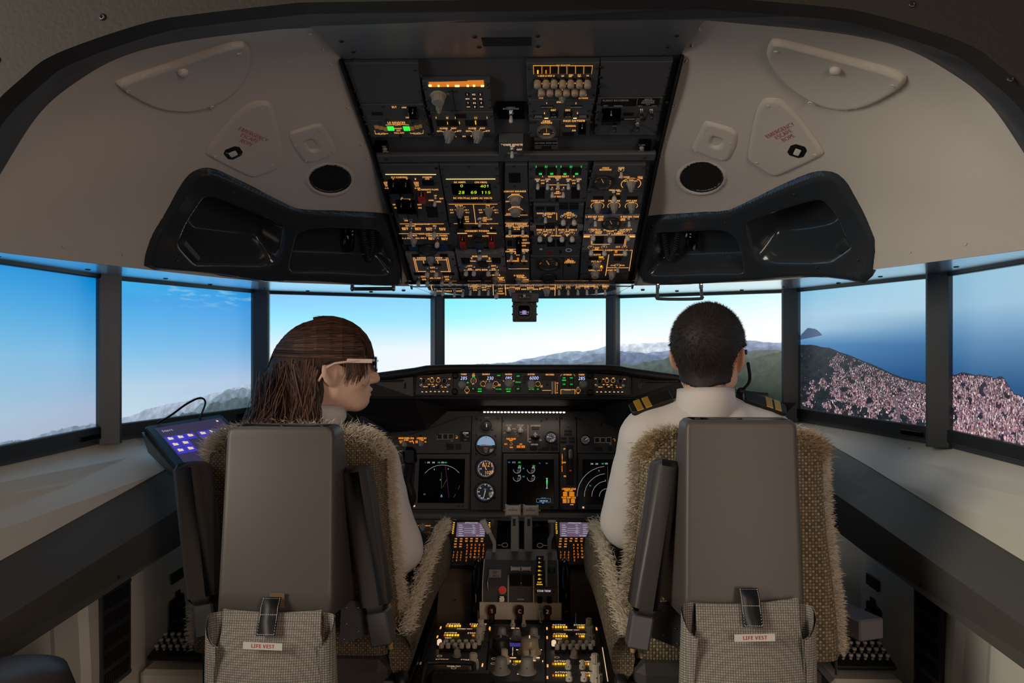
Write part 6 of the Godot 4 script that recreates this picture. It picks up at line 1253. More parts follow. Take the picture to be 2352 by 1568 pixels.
func build_modules():
	more_materials()
	for row in module_table():
		var plane: Transform3D = row[0]
		var t := thing(row[1], row[3], row[2], plane, row[4])
		var z: float = row[6] * 0.001
		var out := poly_of(row[7])
		var b := B.new(); b.prism(out, -0.012, z, Transform3D(), 0.0012)
		obj("plate", b.mesh(), M[row[5]], t)
		var text := {}
		var marks := {}
		for item in (row[8] as String).split("; ", false):
			var w := item.split(" ", false)
			var k := w[0]
			var v := PackedFloat64Array()
			for i in range(1, w.size()): v.append(w[i].to_float())
			var P := Vector3(v[0], v[1], 0) * 0.001 + Vector3(0, 0, z)
			var X := Transform3D(Basis(), P)
			match k:
				"x", "d", "X":
					var words := " ".join(w.slice(5))
					var c := w[4]
					if not text.has(c):
						text[c] = SurfaceTool.new(); text[c].begin(Mesh.PRIMITIVE_TRIANGLES)
					var lean := Basis(Vector3(0.74, 0, 0), Vector3.UP, Vector3(0, 0, 1)) if k != "d" else Basis(Vector3(0.9, 0, 0), Vector3(0.12, 1, 0), Vector3(0, 0, 1))
					text[c].append_from(text_mesh(words, v[2] * 0.0001, true, k == "d"), 0, Transform3D(lean, P + Vector3(0, 0, {"x": 0.0012, "d": 0.0024, "X": 0.0032}[k])))
				"l":
					if not marks.has(w[6]): marks[w[6]] = B.new()
					var q := Vector3(v[2], v[3], 0) * 0.001 + Vector3(0, 0, z)
					var d := q - P
					marks[w[6]].box(Vector3(d.length(), v[4] * 0.0001, 0.0008), 0, frame_at((P + q) / 2 + Vector3(0, 0, 0.0006), d, Vector3(0, 0, 1).cross(d)))
				"a":
					if not marks.has(w[6]): marks[w[6]] = B.new()
					var n := maxi(6, int(absf(v[4] - v[3]) / 12))
					var wd := clampf(v[2] * 0.00007, 0.0007, 0.0016 if w[6] in ["a", "b", "R"] else 0.0009)
					for i in n:
						var a0 := deg_to_rad(lerpf(v[3], v[4], i / float(n)))
						var a1 := deg_to_rad(lerpf(v[3], v[4], (i + 1) / float(n)))
						var r0 := v[2] * 0.001
						var u0 := Vector3(cos(a0), sin(a0), 0)
						var u1 := Vector3(cos(a1), sin(a1), 0)
						var O := P + Vector3(0, 0, 0.001)
						marks[w[6]].quad(O + u0 * r0, O + u1 * r0, O + u1 * (r0 - wd), O + u0 * (r0 - wd))
				"y":
					if not marks.has("c2"): marks["c2"] = B.new()
					var fan := [P + Vector3(0, 0, 0.0012)]
					for i in 9: fan.append(P + Vector3(cos(-PI * 0.5 * i / 8.0), sin(-PI * 0.5 * i / 8.0), 0) * v[2] * 0.001 + Vector3(0, 0, 0.0012))
					marks["c2"].poly(fan)
				"i":
					var wd := v[2] * 0.001
					var ht := v[3] * 0.001
					var c := w[5]
					if wd * ht < 0.00006 or c == "h":
						if not marks.has(c): marks[c] = B.new()
						marks[c].box(Vector3(wd, ht, 0.002), 0, Transform3D(Basis(), P + Vector3(0, 0, 0.0018)))
					else:
						var m := kept("i%d,%d" % [v[2], v[3]], func():
							var q := B.new(); q.box(Vector3(wd, ht, 0.005), 0.0008); return q.mesh())
						var flat := c in ["g", "D"]
						obj("display_glass" if flat else "caption_light" if c != "s" else "grey_key", m, M.blue_lens if c == "b" else lit(c), t, Transform3D(Basis(), P + Vector3(0, 0, -0.0016 if flat else -0.0015)))
				"t": toggle_parts(t, X, true)
				"w": toggle_parts(t, X, false)
				"q":
					var m := kept("q", func():
						var q := B.new(); q.lathe([[0.006, 0], [0.006, 0.003], [0.004, 0.004], [0.003, 0.012], [0.0025, 0.012]], 10); return q.mesh())
					var o := obj("toggle_switch", m, M.steel, t, X)
					obj("tip", kept("q2", func():
						var q := B.new(); q.lathe([[0.0025, 0.011], [0.0042, 0.013], [0.0045, 0.024], [0.0, 0.026]], 10); return q.mesh()), M.dark_plastic, o)
				"k":
					var r := v[3] * 0.001
					var o := obj("pointer_knob", knob_pointer(r), M.knob, t, X * Transform3D(Basis(Vector3(0, 0, 1), deg_to_rad(-v[2])), Vector3.ZERO))
					obj("pointer_line", kept("pl%.4f" % r, func():
						var q := B.new(); q.box(Vector3(r * 0.13, r * 1.6, 0.0008), 0, Transform3D(Basis(), Vector3(0, 0, 0.0212))); return q.mesh()), M.white, o)
				"B":
					obj("bar_knob", kept("bar", func():
						var q := B.new(); q.lathe([[0.011, 0], [0.011, 0.004], [0.008, 0.006]], 16); q.box(Vector3(0.034, 0.011, 0.016), 0.003, Transform3D(Basis(), Vector3(0, 0, 0.011))); return q.mesh()), M.black, t, X * Transform3D(Basis(Vector3(0, 0, 1), deg_to_rad(-v[2])), Vector3.ZERO))
				"r": obj("round_knob", knob_round(v[2] * 0.001, v[3] * 0.001), M.knob, t, X)
				"b": obj("thumb_screw", knob_round(v[2] * 0.001, 0.008, "b"), M.black, t, X)
				"f":
					var r := v[2] * 0.001
					var o := obj("ringed_knob", knob_round(r, 0.016, "f"), M.knob_dark, t, X)
					obj("ring", kept("fr%.4f" % r, func():
						var q := B.new(); q.lathe([[r * 0.8, 0.014], [r * 0.82, 0.022], [r * 0.62, 0.0225], [r * 0.55, 0.019]], 20); return q.mesh()), M.steel, o)
					obj("push_button", kept("fp%.4f" % r, func():
						var q := B.new(); q.lathe([[r * 0.55, 0.015], [r * 0.5, 0.0205], [0, 0.0205]], 16); return q.mesh()), M.black, o)
				"p":
					var r := v[2] * 0.001
					var o := obj("clear_knob", kept("pb", func():
						var q := B.new(); q.lathe([[r * 1.1, 0], [r * 1.0, 0.006], [r * 0.9, 0.007]], 16); return q.mesh()), M.black, t, X)
					obj("cap", kept("pc", func():
						var q := B.new(); q.lathe([[r * 0.9, 0.006], [r, 0.009], [r, 0.020], [r * 0.8, 0.022], [0, 0.021]], 16); return q.mesh()), M.clear_knob, o)
				"c", "e":
					var r := v[2] * 0.001
					var o := obj("tall_knob", kept("%s%.4f" % [k, r], func():
						var q := B.new()
						if k == "e":
							q.lathe([[r * 1.3, 0], [r * 1.28, 0.004], [r * 0.95, 0.006], [r * 0.8, r * 1.8], [r * 0.7, r * 2.0], [0, r * 2.02]], 20)
						else:
							var n := 12
							var p := PackedVector2Array()
							for i in n * 2: p.append(Vector2.from_angle(PI * i / n) * r * (1.0 if i % 2 == 0 else 0.92))
							q.prism(p, 0, r * 1.3, Transform3D(), 0.0015)
							p = PackedVector2Array()
							for i in n * 2: p.append(Vector2.from_angle(PI * i / n) * r * (0.66 if i % 2 == 0 else 0.6))
							q.prism(p, r * 1.3, r * 2.7, Transform3D(), 0.0015)
						return q.mesh()), M.cream if k == "c" else M.knob, t, X)
					obj("index_dot", kept("dot", func():
						var q := B.new(); q.lathe([[0.0016, 0], [0, 0.0004]], 8); return q.mesh()), M.black, o, Transform3D(Basis(Vector3.RIGHT, PI / 2), Vector3(0, -r * (1.0 if k == "c" else 0.9), r * 0.9)))
				"E":
					var on := v[2] > 0
					var o := obj("big_dial", kept("big", func():
						var q := B.new(); q.lathe([[0.031, 0], [0.03, 0.006], [0.024, 0.010], [0.022, 0.034], [0.019, 0.038], [0, 0.038]], 28); return q.mesh()), M.clear_knob if on else M.dark_plastic, t, X)
					obj("pointer_line", kept("bigl", func():
						var q := B.new(); q.box(Vector3(0.003, 0.018, 0.001), 0, Transform3D(Basis(), Vector3(0, 0.008, 0.0386))); return q.mesh()), M.backlit if on else M.white, o)
					if on:
						for s in [-1, 1]: obj("lamp_dot", kept("bd", func():
							var q := B.new(); q.lathe([[0.003, 0], [0, 0.001]], 10); return q.mesh()), M.yellow_lit, o, Transform3D(Basis(Vector3.RIGHT, PI / 2), Vector3(s * 0.012, -0.0206, 0.014)))
				"C":
					var o := obj("rocker_base", kept("cb", func():
						var q := B.new(); q.box(Vector3(0.013, 0.012, 0.006), 0.001, Transform3D(Basis(), Vector3(0, 0, 0.003))); return q.mesh()), M.black, t, X)
					obj("rocker_key", kept("ck", func():
						var q := B.new(); q.box(Vector3(0.012, 0.011, 0.016), 0.0032, Transform3D(Basis(), Vector3(0, 0, 0.013))); return q.mesh()), M.key_lit if v[2] > 0 else M.cream, o)
				"K":
					obj("key", kept("K%d,%d" % [v[2], v[3]], func():
						var q := B.new(); q.box(Vector3(v[2], v[3], 7) * 0.001, 0.0008); return q.mesh()), M.black, t, Transform3D(Basis(), P + Vector3(0, 0, -0.0028)))
				"G":
					var o := obj("guard", kept("G%d,%d" % [v[2], v[3]], func():
						var q := B.new()
						for s in [-1, 1]: q.box(Vector3(0.003, v[3] * 0.001, 0.016), 0.001, Transform3D(Basis(), Vector3(s * (v[2] * 0.0005 - 0.0015), 0, 0.008)))
						q.box(Vector3(v[2] * 0.001, v[3] * 0.0005, 0.005), 0.001, Transform3D(Basis(Vector3.RIGHT, 0.2), Vector3(0, -v[3] * 0.00024, 0.017)))
						q.box(Vector3(v[2] * 0.001, v[3] * 0.001, 0.002), 0, Transform3D(Basis(), Vector3(0, 0, 0.001)))
						return q.mesh()), M.gloss_black, t, X)
					obj("switch_dot", kept("gd", func():
						var q := B.new(); q.lathe([[0.0022, 0], [0.0022, 0.014], [0, 0.015]], 8); return q.mesh()), M.steel, o, Transform3D(Basis(), Vector3(0, v[3] * 0.0003, 0.001)))
				"R":
					var o := obj("red_guard", kept("R%d,%d" % [v[2], v[3]], func():
						var q := B.new()
						q.box(Vector3(v[2] * 0.001, v[3] * 0.00075, 0.012), 0.002, Transform3D(Basis(Vector3.RIGHT, 0.25), Vector3(0, -v[3] * 0.0001, 0.012)))
						for s in [-1, 1]: q.box(Vector3(0.003, v[3] * 0.001, 0.012), 0.001, Transform3D(Basis(), Vector3(s * (v[2] * 0.0005 - 0.0015), 0, 0.006)))
						return q.mesh()), M.red, t, X)
					obj("hinge_dot", kept("gd", func():
						var q := B.new(); q.lathe([[0.0022, 0], [0.0022, 0.014], [0, 0.015]], 8); return q.mesh()), M.steel, o, Transform3D(Basis(), Vector3(0, v[3] * 0.00042, 0.001)))
				"g": dial(t, X, v[2] * 0.001, w[4])
				"s": screw(t, X, 0.0042, M.screw)
				"L":
					var o := obj("gear_lever", kept("gl", func():
						var q := B.new(); q.box(Vector3(0.008, 0.06, 0.02), 0.002, Transform3D(Basis(), Vector3(0, -0.02, 0.01))); return q.mesh()), M.dark_plastic, t, X)
					obj("lever_knob", kept("glk", func():
						var q := B.new(); q.box(Vector3(0.013, 0.034, 0.026), 0.005, Transform3D(Basis(), Vector3(0, 0.002, 0.03))); return q.mesh()), M.knob, o)
					obj("red_band", kept("glr", func():
						var q := B.new(); q.box(Vector3(0.007, 0.026, 0.004), 0.001, Transform3D(Basis(), Vector3(0, -0.042, 0.005))); return q.mesh()), M.red_lit, o)
				"Z":
					var q := B.new()
					var c := []
					for i in 4: c.append(Vector3(v[i * 2] * 0.001, v[i * 2 + 1] * 0.001, z + 0.0008))
					q.quad(c[0], c[1], c[2], c[3])
					obj("screen", q.mesh(), M.lilac_lit, t)
		for c in text: obj("legend", text[c].commit(), lit(c), t)
		for c in marks: obj("marking", marks[c].mesh(), lit(c) if c != "c2" else M.ink_faint, t)

func panel_materials():
	mat("temple", Color8(226, 205, 192), 0.35)
	mat("lens_dark", Color8(46, 22, 34), 0.12)
	mat("hair_mid", Color8(72, 45, 34), 0.6)
	mat("hair_light", Color8(104, 70, 53), 0.55)
	mat("welt", Color8(176, 140, 92), 0.7)
	mat("header", Color8(92, 95, 104), 0.32)
	mat("tan", Color8(112, 92, 66), 0.6)
	mat("tan_dark", Color8(92, 78, 62), 0.6)
	mat("quad_grey", Color8(70, 68, 68), 0.45)
	mat("mirror_black", Color8(6, 6, 7), 0.06)
	mat("green_dark", Color8(20, 70, 48), 0.4)
	mat("red_dark", Color8(60, 10, 14), 0.4)
	mat("bracket_grey", Color8(126, 122, 128), 0.4, 0.3)
	mat("tube_bronze", Color8(120, 98, 78), 0.3, 0.6)
	glow("violet_pale", Color8(170, 160, 210), 0.7)
	glow("tablet_screen", Color8(58, 44, 74), 0.8)
	glow("tile_lit", Color8(60, 56, 190), 0.9)
# ---- the fixed parts of the flight deck ----
func bx(b: B, size: Vector3, at: Vector3, c := 0.002, turn := Basis()): b.box(size, c, Transform3D(turn, at))

func build_panels():
	panel_materials()
	overhead_frame()
	build_modules()
	glareshield()
	main_panel_body()
	pedestal()
	quadrant()
	compass()
	grab_handles()
	tablet()
	side_bits()

func overhead_frame():
	var t := thing("overhead_panel_frame", "long dark overhead panel frame that carries the switch modules", "panel frame")
	var b := B.new()
	var back := [M_fwd * Vector3(-0.366, -0.004, -0.016), M_fwd * Vector3(0.366, -0.004, -0.016), M_fwd * Vector3(0.366, 0.718, -0.016), M_fwd * Vector3(-0.366, 0.718, -0.016)]
	b.quad(back[0], back[1], back[2], back[3])
	var aft := [M_aft * Vector3(-0.366, 0.0, -0.014), M_aft * Vector3(0.366, 0.0, -0.014), M_aft * Vector3(0.366, 0.375, -0.014), M_aft * Vector3(-0.366, 0.375, -0.014)]
	b.quad(aft[0], aft[1], aft[2], aft[3])
	for s in [-1, 1]:
		b.quad(M_fwd * Vector3(s * 0.366, -0.004, -0.008), M_fwd * Vector3(s * 0.366, 0.72, -0.008), M_fwd * Vector3(s * 0.366, 0.72, -0.12), M_fwd * Vector3(s * 0.366, -0.004, -0.12))
	obj("back_plate", b.mesh(), M.panel, t)
	b = B.new(); b.quad(M_fwd * Vector3(-0.366, -0.006, -0.12), M_fwd * Vector3(0.366, -0.006, -0.12), M_fwd * Vector3(0.366, -0.006, 0.0), M_fwd * Vector3(-0.366, -0.006, 0.0))
	obj("front_lip", b.mesh(), M.panel, t)
	b = B.new(); b.box(Vector3(0.72, 0.03, 0.014), 0.003, M_fwd * Transform3D(Basis(), Vector3(0, 0.698, 0.0)))
	var cb := obj("cross_bar", b.mesh(), M.panel, t)
	for x in [-0.335, 0.33]: screw(cb, M_fwd * Transform3D(Basis(), Vector3(x, 0.698, 0.007)), 0.005, M.screw)
	for s in [-1, 1]:
		b = B.new()
		b.box(Vector3(0.006, 0.72, 0.03), 0.001, M_fwd * Transform3D(Basis(), Vector3(s * 0.367, 0.358, -0.004)))
		b.box(Vector3(0.006, 0.37, 0.03), 0.001, M_aft * Transform3D(Basis(), Vector3(s * 0.367, 0.187, -0.004)))
		obj("side_rail", b.mesh(), M.black, t)
	b = B.new()
	b.box(Vector3(0.728, 0.225, 0.012), 0.002, M_hdr * Transform3D(Basis(), Vector3(0, 0.108, -0.004)))
	var h := obj("header_plate", b.mesh(), M.header, t)
	b = B.new(); b.box(Vector3(0.098, 0.06, 0.004), 0, M_hdr * Transform3D(Basis(), Vector3(-0.002, 0.126, 0.0015)))
	obj("slot", b.mesh(), M.hole, h)
	for q in [[-0.33, 0.145], [-0.325, 0.06], [-0.063, 0.165], [0.06, 0.165], [-0.06, 0.085], [0.06, 0.085], [0.33, 0.155], [0.325, 0.07]]:
		screw(h, M_hdr * Transform3D(Basis(), Vector3(q[0], q[1], 0.002)), 0.005, M.black)
	b = B.new(); b.box(Vector3(0.722, 0.075, 0.014), 0.003, M_hdr * Transform3D(Basis(), Vector3(0, 0.262, 0.0)))
	obj("header_strip", b.mesh(), M.header, t)

func glareshield():
	var t := thing("glareshield", "black padded glareshield hood under the front screens", "glareshield")
	var sec := [[-0.80, 1.10, 1.135, 2.74], [-0.66, 1.12, 1.152, 2.80], [-0.55, 1.160, 1.184, 2.85], [-0.46, 1.168, 1.198, 2.86], [-0.37, 1.179, 1.210, 2.865], [-0.29, 1.193, 1.220, 2.87], [0.0, 1.194, 1.221, 2.87], [0.29, 1.193, 1.220, 2.87], [0.37, 1.179, 1.210, 2.865], [0.46, 1.168, 1.198, 2.86], [0.55, 1.160, 1.184, 2.85], [0.66, 1.12, 1.152, 2.80], [0.80, 1.10, 1.135, 2.74]]
	var rows := []
	for s in sec:
		var c: float = (s[1] + s[2]) / 2
		var r: float = (s[2] - s[1]) / 2
		var row := [V(s[0], s[1] + 0.002, s[3] + 0.06)]
		for k in 7:
			var a := -PI / 2 + PI * k / 6.0
			row.append(V(s[0], c + sin(a) * r, s[3] + r - cos(a) * r))
		row.append(V(s[0] * 1.0, s[2] - 0.01, s[3] + 0.25)); row.append(V(s[0] * 1.03, 1.08, minf(s[3] + 0.5, 3.33) - absf(s[0]) * 0.25))
		rows.append(row)
	var smooth_rows := []
	for k in rows[0].size():
		var line := []
		for r in rows: line.append(r[k])
		smooth_rows.append(spline(line, 3))
	var b := B.new(); b.smooth(); b.grid(smooth_rows)
	obj("hood", b.mesh(), M.visor, t)
	# the box that carries the glowing panels and the dark recess below it
	b = B.new()
	var P := M_mcp
	b.quad(V(-0.375, 1.185, 2.905), V(0.375, 1.185, 2.905), V(0.378, 1.108, 2.90), V(-0.378, 1.108, 2.90))
	bx(b, Vector3(0.77, 0.008, 0.03), V(0, 1.106, 2.89), 0.002)
	for s in [-1, 1]:
		b.poly([V(s * 0.378, 1.185, 2.9), V(s * 0.56, 1.175, 2.86), V(s * 0.72, 1.13, 2.82), V(s * 0.72, 1.07, 2.83), V(s * 0.56, 1.106, 2.87), V(s * 0.378, 1.108, 2.9)])
		bx(b, Vector3(0.3, 0.006, 0.03), V(s * 0.53, 1.107, 2.865), 0.002)
		bx(b, Vector3(0.125, 0.006, 0.02), V(s * 0.468, 1.166, 2.862), 0.002)
	obj("panel_box", b.mesh(), M.dark_plastic, t)
	b = B.new()
	b.quad(V(-0.378, 1.104, 2.9), V(0.378, 1.104, 2.9), V(0.29, 1.052, 3.085), V(-0.29, 1.052, 3.085))
	for s in [-1, 1]:
		b.poly([V(s * 0.378, 1.104, 2.9), V(s * 0.27, 1.052, 3.085), V(s * 0.344, 0.985, 3.0)])
		b.poly([V(s * 0.378, 1.108, 2.9), V(s * 0.344, 0.985, 3.0), V(s * 0.82, 0.945, 2.96), V(s * 0.9, 1.10, 2.78), V(s * 0.72, 1.10, 2.83)])
	obj("recess", b.mesh(), M.visor, t)
	# light strip
	var ls := thing("light_strip", "thin white light strip under the glareshield", "light", Transform3D(Basis(), V(0.004, 1.046, 3.045)))
	b = B.new(); bx(b, Vector3(0.31, 0.008, 0.012), Vector3(0, 0.004, 0)); obj("housing", b.mesh(), M.dark_plastic, ls)
	b = B.new(); b.lathe([[0.0, -0.004], [0.0035, -0.0035], [0.0042, 0.0], [0.0, 0.002]], 10, Transform3D(Basis(Vector3(1.1, 0, 0), Vector3(0, 0.7, 0), Vector3(0, 0, 1)), Vector3.ZERO))
	var dm := b.mesh()
	for k in 24: obj("light_dot", dm, M.white_lit, ls, Transform3D(Basis(), Vector3(-0.144 + k * 0.0125, -0.002, 0.004)))
	lamp(V(0.004, 1.03, 3.03), V(0.004, 0.6, 2.9), Vector2(0.3, 0.01), Color8(255, 236, 214), 0.012, "strip_light", ls)

func main_panel_body():
	var t := thing("instrument_panel_body", "dark instrument panel body below the glareshield", "panel body")
	var b := B.new()
	b.quad(M_mip * Vector3(-0.9, -0.02, -0.013), M_mip * Vector3(0.9, -0.02, -0.013), M_mip * Vector3(0.9, 0.365, -0.013), M_mip * Vector3(-0.9, 0.365, -0.013))
	obj("board", b.mesh(), M.mip, t)
	b = B.new()
	b.box(Vector3(1.8, 0.022, 0.05), 0.008, Transform3D(Basis(), V(0, 0.684, 2.955)))
	obj("lower_lip", b.mesh(), M.band, t)
	for s in [-1, 1]:
		b = B.new(); b.quad(V(s * 0.26, 0.68, 2.95), V(s * 0.9, 0.68, 2.95), V(s * 0.9, 0.56, 2.97), V(s * 0.26, 0.56, 2.97))
		obj("kick_panel", b.mesh(), M.band, t)
	for x in [-0.355, -0.288]:
		obj("pointer_knob", knob_pointer(0.012), M.knob, t, frame_at(V(x, 0.648, 2.952), Vector3(1, 0.5, 0), Vector3(-0.5, 1, 0)))
		b = B.new(); bx(b, Vector3(0.045, 0.003, 0.002), V(x + 0.008, 0.65, 2.953), 0); obj("marking", b.mesh(), M.amber_dim, t)
	# pale footwell panel with rounded holes
	var f := thing("footwell_panel", "tan footwell panel with rounded square holes left of the pedestal", "panel", Transform3D(Basis(), V(-0.33, 0.42, 2.93)))
	b = B.new(); b.prism(rrect(0.17, 0.4, 0.02), -0.004, 0.0)
	obj("plate", b.mesh(), M.tan, f)
	for i in 2:
		for j in 3:
			b = B.new(); b.prism(rrect(0.045, 0.05, 0.012), 0.0, 0.002)
			obj("hole", b.mesh(), M.hole, f, Transform3D(Basis(), Vector3(-0.02 + i * 0.065, 0.13 - j * 0.085, 0)))
	# control columns: only the woman's shows, past her shoulder
	var y := thing("yoke", "black control wheel horn beside the woman's shoulder", "control wheel", Transform3D(Basis(), V(-0.345, 0.92, 2.62)))
	b = B.new(); b.box(Vector3(0.042, 0.06, 0.03), 0.012, Transform3D(Basis(Vector3(0, 0, 1), 0.12), Vector3(0, 0.02, 0)))
	obj("horn", b.mesh(), M.gloss_black, y)
	b = B.new(); b.tube(spline([Vector3(0.002, 0.0, 0), Vector3(-0.01, -0.06, -0.01), Vector3(0.0, -0.12, -0.02), Vector3(-0.05, -0.17, -0.02), Vector3(-0.15, -0.18, -0.02)], 6), 0.016, 10)
	obj("grip", b.mesh(), M.black, y)
	b = B.new(); b.prism(rrect(0.028, 0.04, 0.008), 0.0, 0.003, Transform3D(Basis(), Vector3(0, 0.022, 0.0145)))
	obj("clip_window", b.mesh(), M.dark_plastic, y)
	b = B.new(); b.tube([Vector3(-0.15, -0.18, -0.02), Vector3(-0.14, -0.4, 0.1), Vector3(-0.14, -0.92, 0.16)], 0.03, 10)
	obj("column", b.mesh(), M.black, y)

func pedestal():
	var t := thing("centre_console", "dark centre console body between the two seats", "pedestal")
	var b := B.new()
	bx(b, Vector3(0.49, 0.47, 0.85), V(0.005, 0.245, 2.0), 0.004)
	obj("aft_box", b.mesh(), M.dark_plastic, t)
	for s in [-1, 1]:
		b = B.new(); bx(b, Vector3(0.008, 0.05, 0.86), V(0.006 + s * 0.247, 0.49, 2.0), 0.002)
		obj("side_rail", b.mesh(), M.gloss_black, t)
	b = B.new()
	b.prism(PackedVector2Array([Vector2(-2.5, 0.0), Vector2(-2.84, 0), Vector2(-2.84, 0.70), Vector2(-2.78, 0.692), Vector2(-2.595, 0.583), Vector2(-2.56, 0.565), Vector2(-2.5, 0.5)]), -0.245, 0.255, Transform3D(Basis(Vector3(0, 0, 1), Vector3.UP, Vector3.RIGHT), Vector3.ZERO))
	obj("forward_box", b.mesh(), M.tan_dark, t)
	for s in [-1, 1]:
		for q in [0.53, 0.44]: screw(t, Transform3D(Basis(), V(0.005 + s * 0.195, q, 2.497)), 0.003, M.black)
	b = B.new(); bx(b, Vector3(0.27, 0.05, 0.006), V(0.005, 0.52, 2.432), 0.001)
	obj("cream_plate", b.mesh(), M.cream, t)
	# lower display between the keypads
	var d := thing("lower_display_unit", "glossy black display between the two keypad units, behind the thrust levers", "display", M_cdu)
	b = B.new(); b.box(Vector3(0.19, 0.2, 0.01), 0.002, Transform3D(Basis(), Vector3(0.006, 0.115, -0.002))); obj("bezel", b.mesh(), M.dark_plastic, d)
	b = B.new(); b.box(Vector3(0.168, 0.17, 0.002), 0, Transform3D(Basis(), Vector3(0.006, 0.112, 0.004))); obj("display_glass", b.mesh(), M.mirror_black, d)
	b = B.new()
	for s in [-1, 1]:
		for k in 10:
			var a := TAU * k / 10.0
			bx(b, Vector3(0.006, 0.0012, 0.0008), Vector3(0.006 + s * 0.056 + cos(a) * 0.009, 0.085 + sin(a) * 0.009, 0.0056), 0, Basis(Vector3(0, 0, 1), a + PI / 2))
		bx(b, Vector3(0.012, 0.001, 0.0008), Vector3(0.006 + s * 0.073, 0.085, 0.0056), 0)
	obj("symbol", b.mesh(), M.ink_dim, d)
	# handset in its cradle at the near end
	var h := thing("handset", "black telephone handset lying on the near end of the pedestal", "telephone", Transform3D(Basis(), V(-0.15, 0.505, 1.97)))
	b = B.new(); b.box(Vector3(0.16, 0.035, 0.05), 0.015, Transform3D(Basis(), Vector3(0.03, 0.01, 0.02))); obj("body", b.mesh(), M.black, h)
	for k in 12:
		b = B.new(); bx(b, Vector3(0.007, 0.004, 0.006), Vector3(-0.03 + (k % 6) * 0.014, 0.028, 0.014 + (k / 6) * 0.014), 0.001); obj("key", b.mesh(), M.dark_plastic, h)
	b = B.new(); b.tube(spline([Vector3(-0.06, 0.0, 0.05), Vector3(-0.058, 0.03, 0.0), Vector3(-0.045, 0.036, -0.01), Vector3(0.045, 0.036, -0.01), Vector3(0.058, 0.03, 0.0), Vector3(0.06, 0.0, 0.05)], 6), 0.006, 8); obj("cradle_rail", b.mesh(), M.dark_plastic, h)

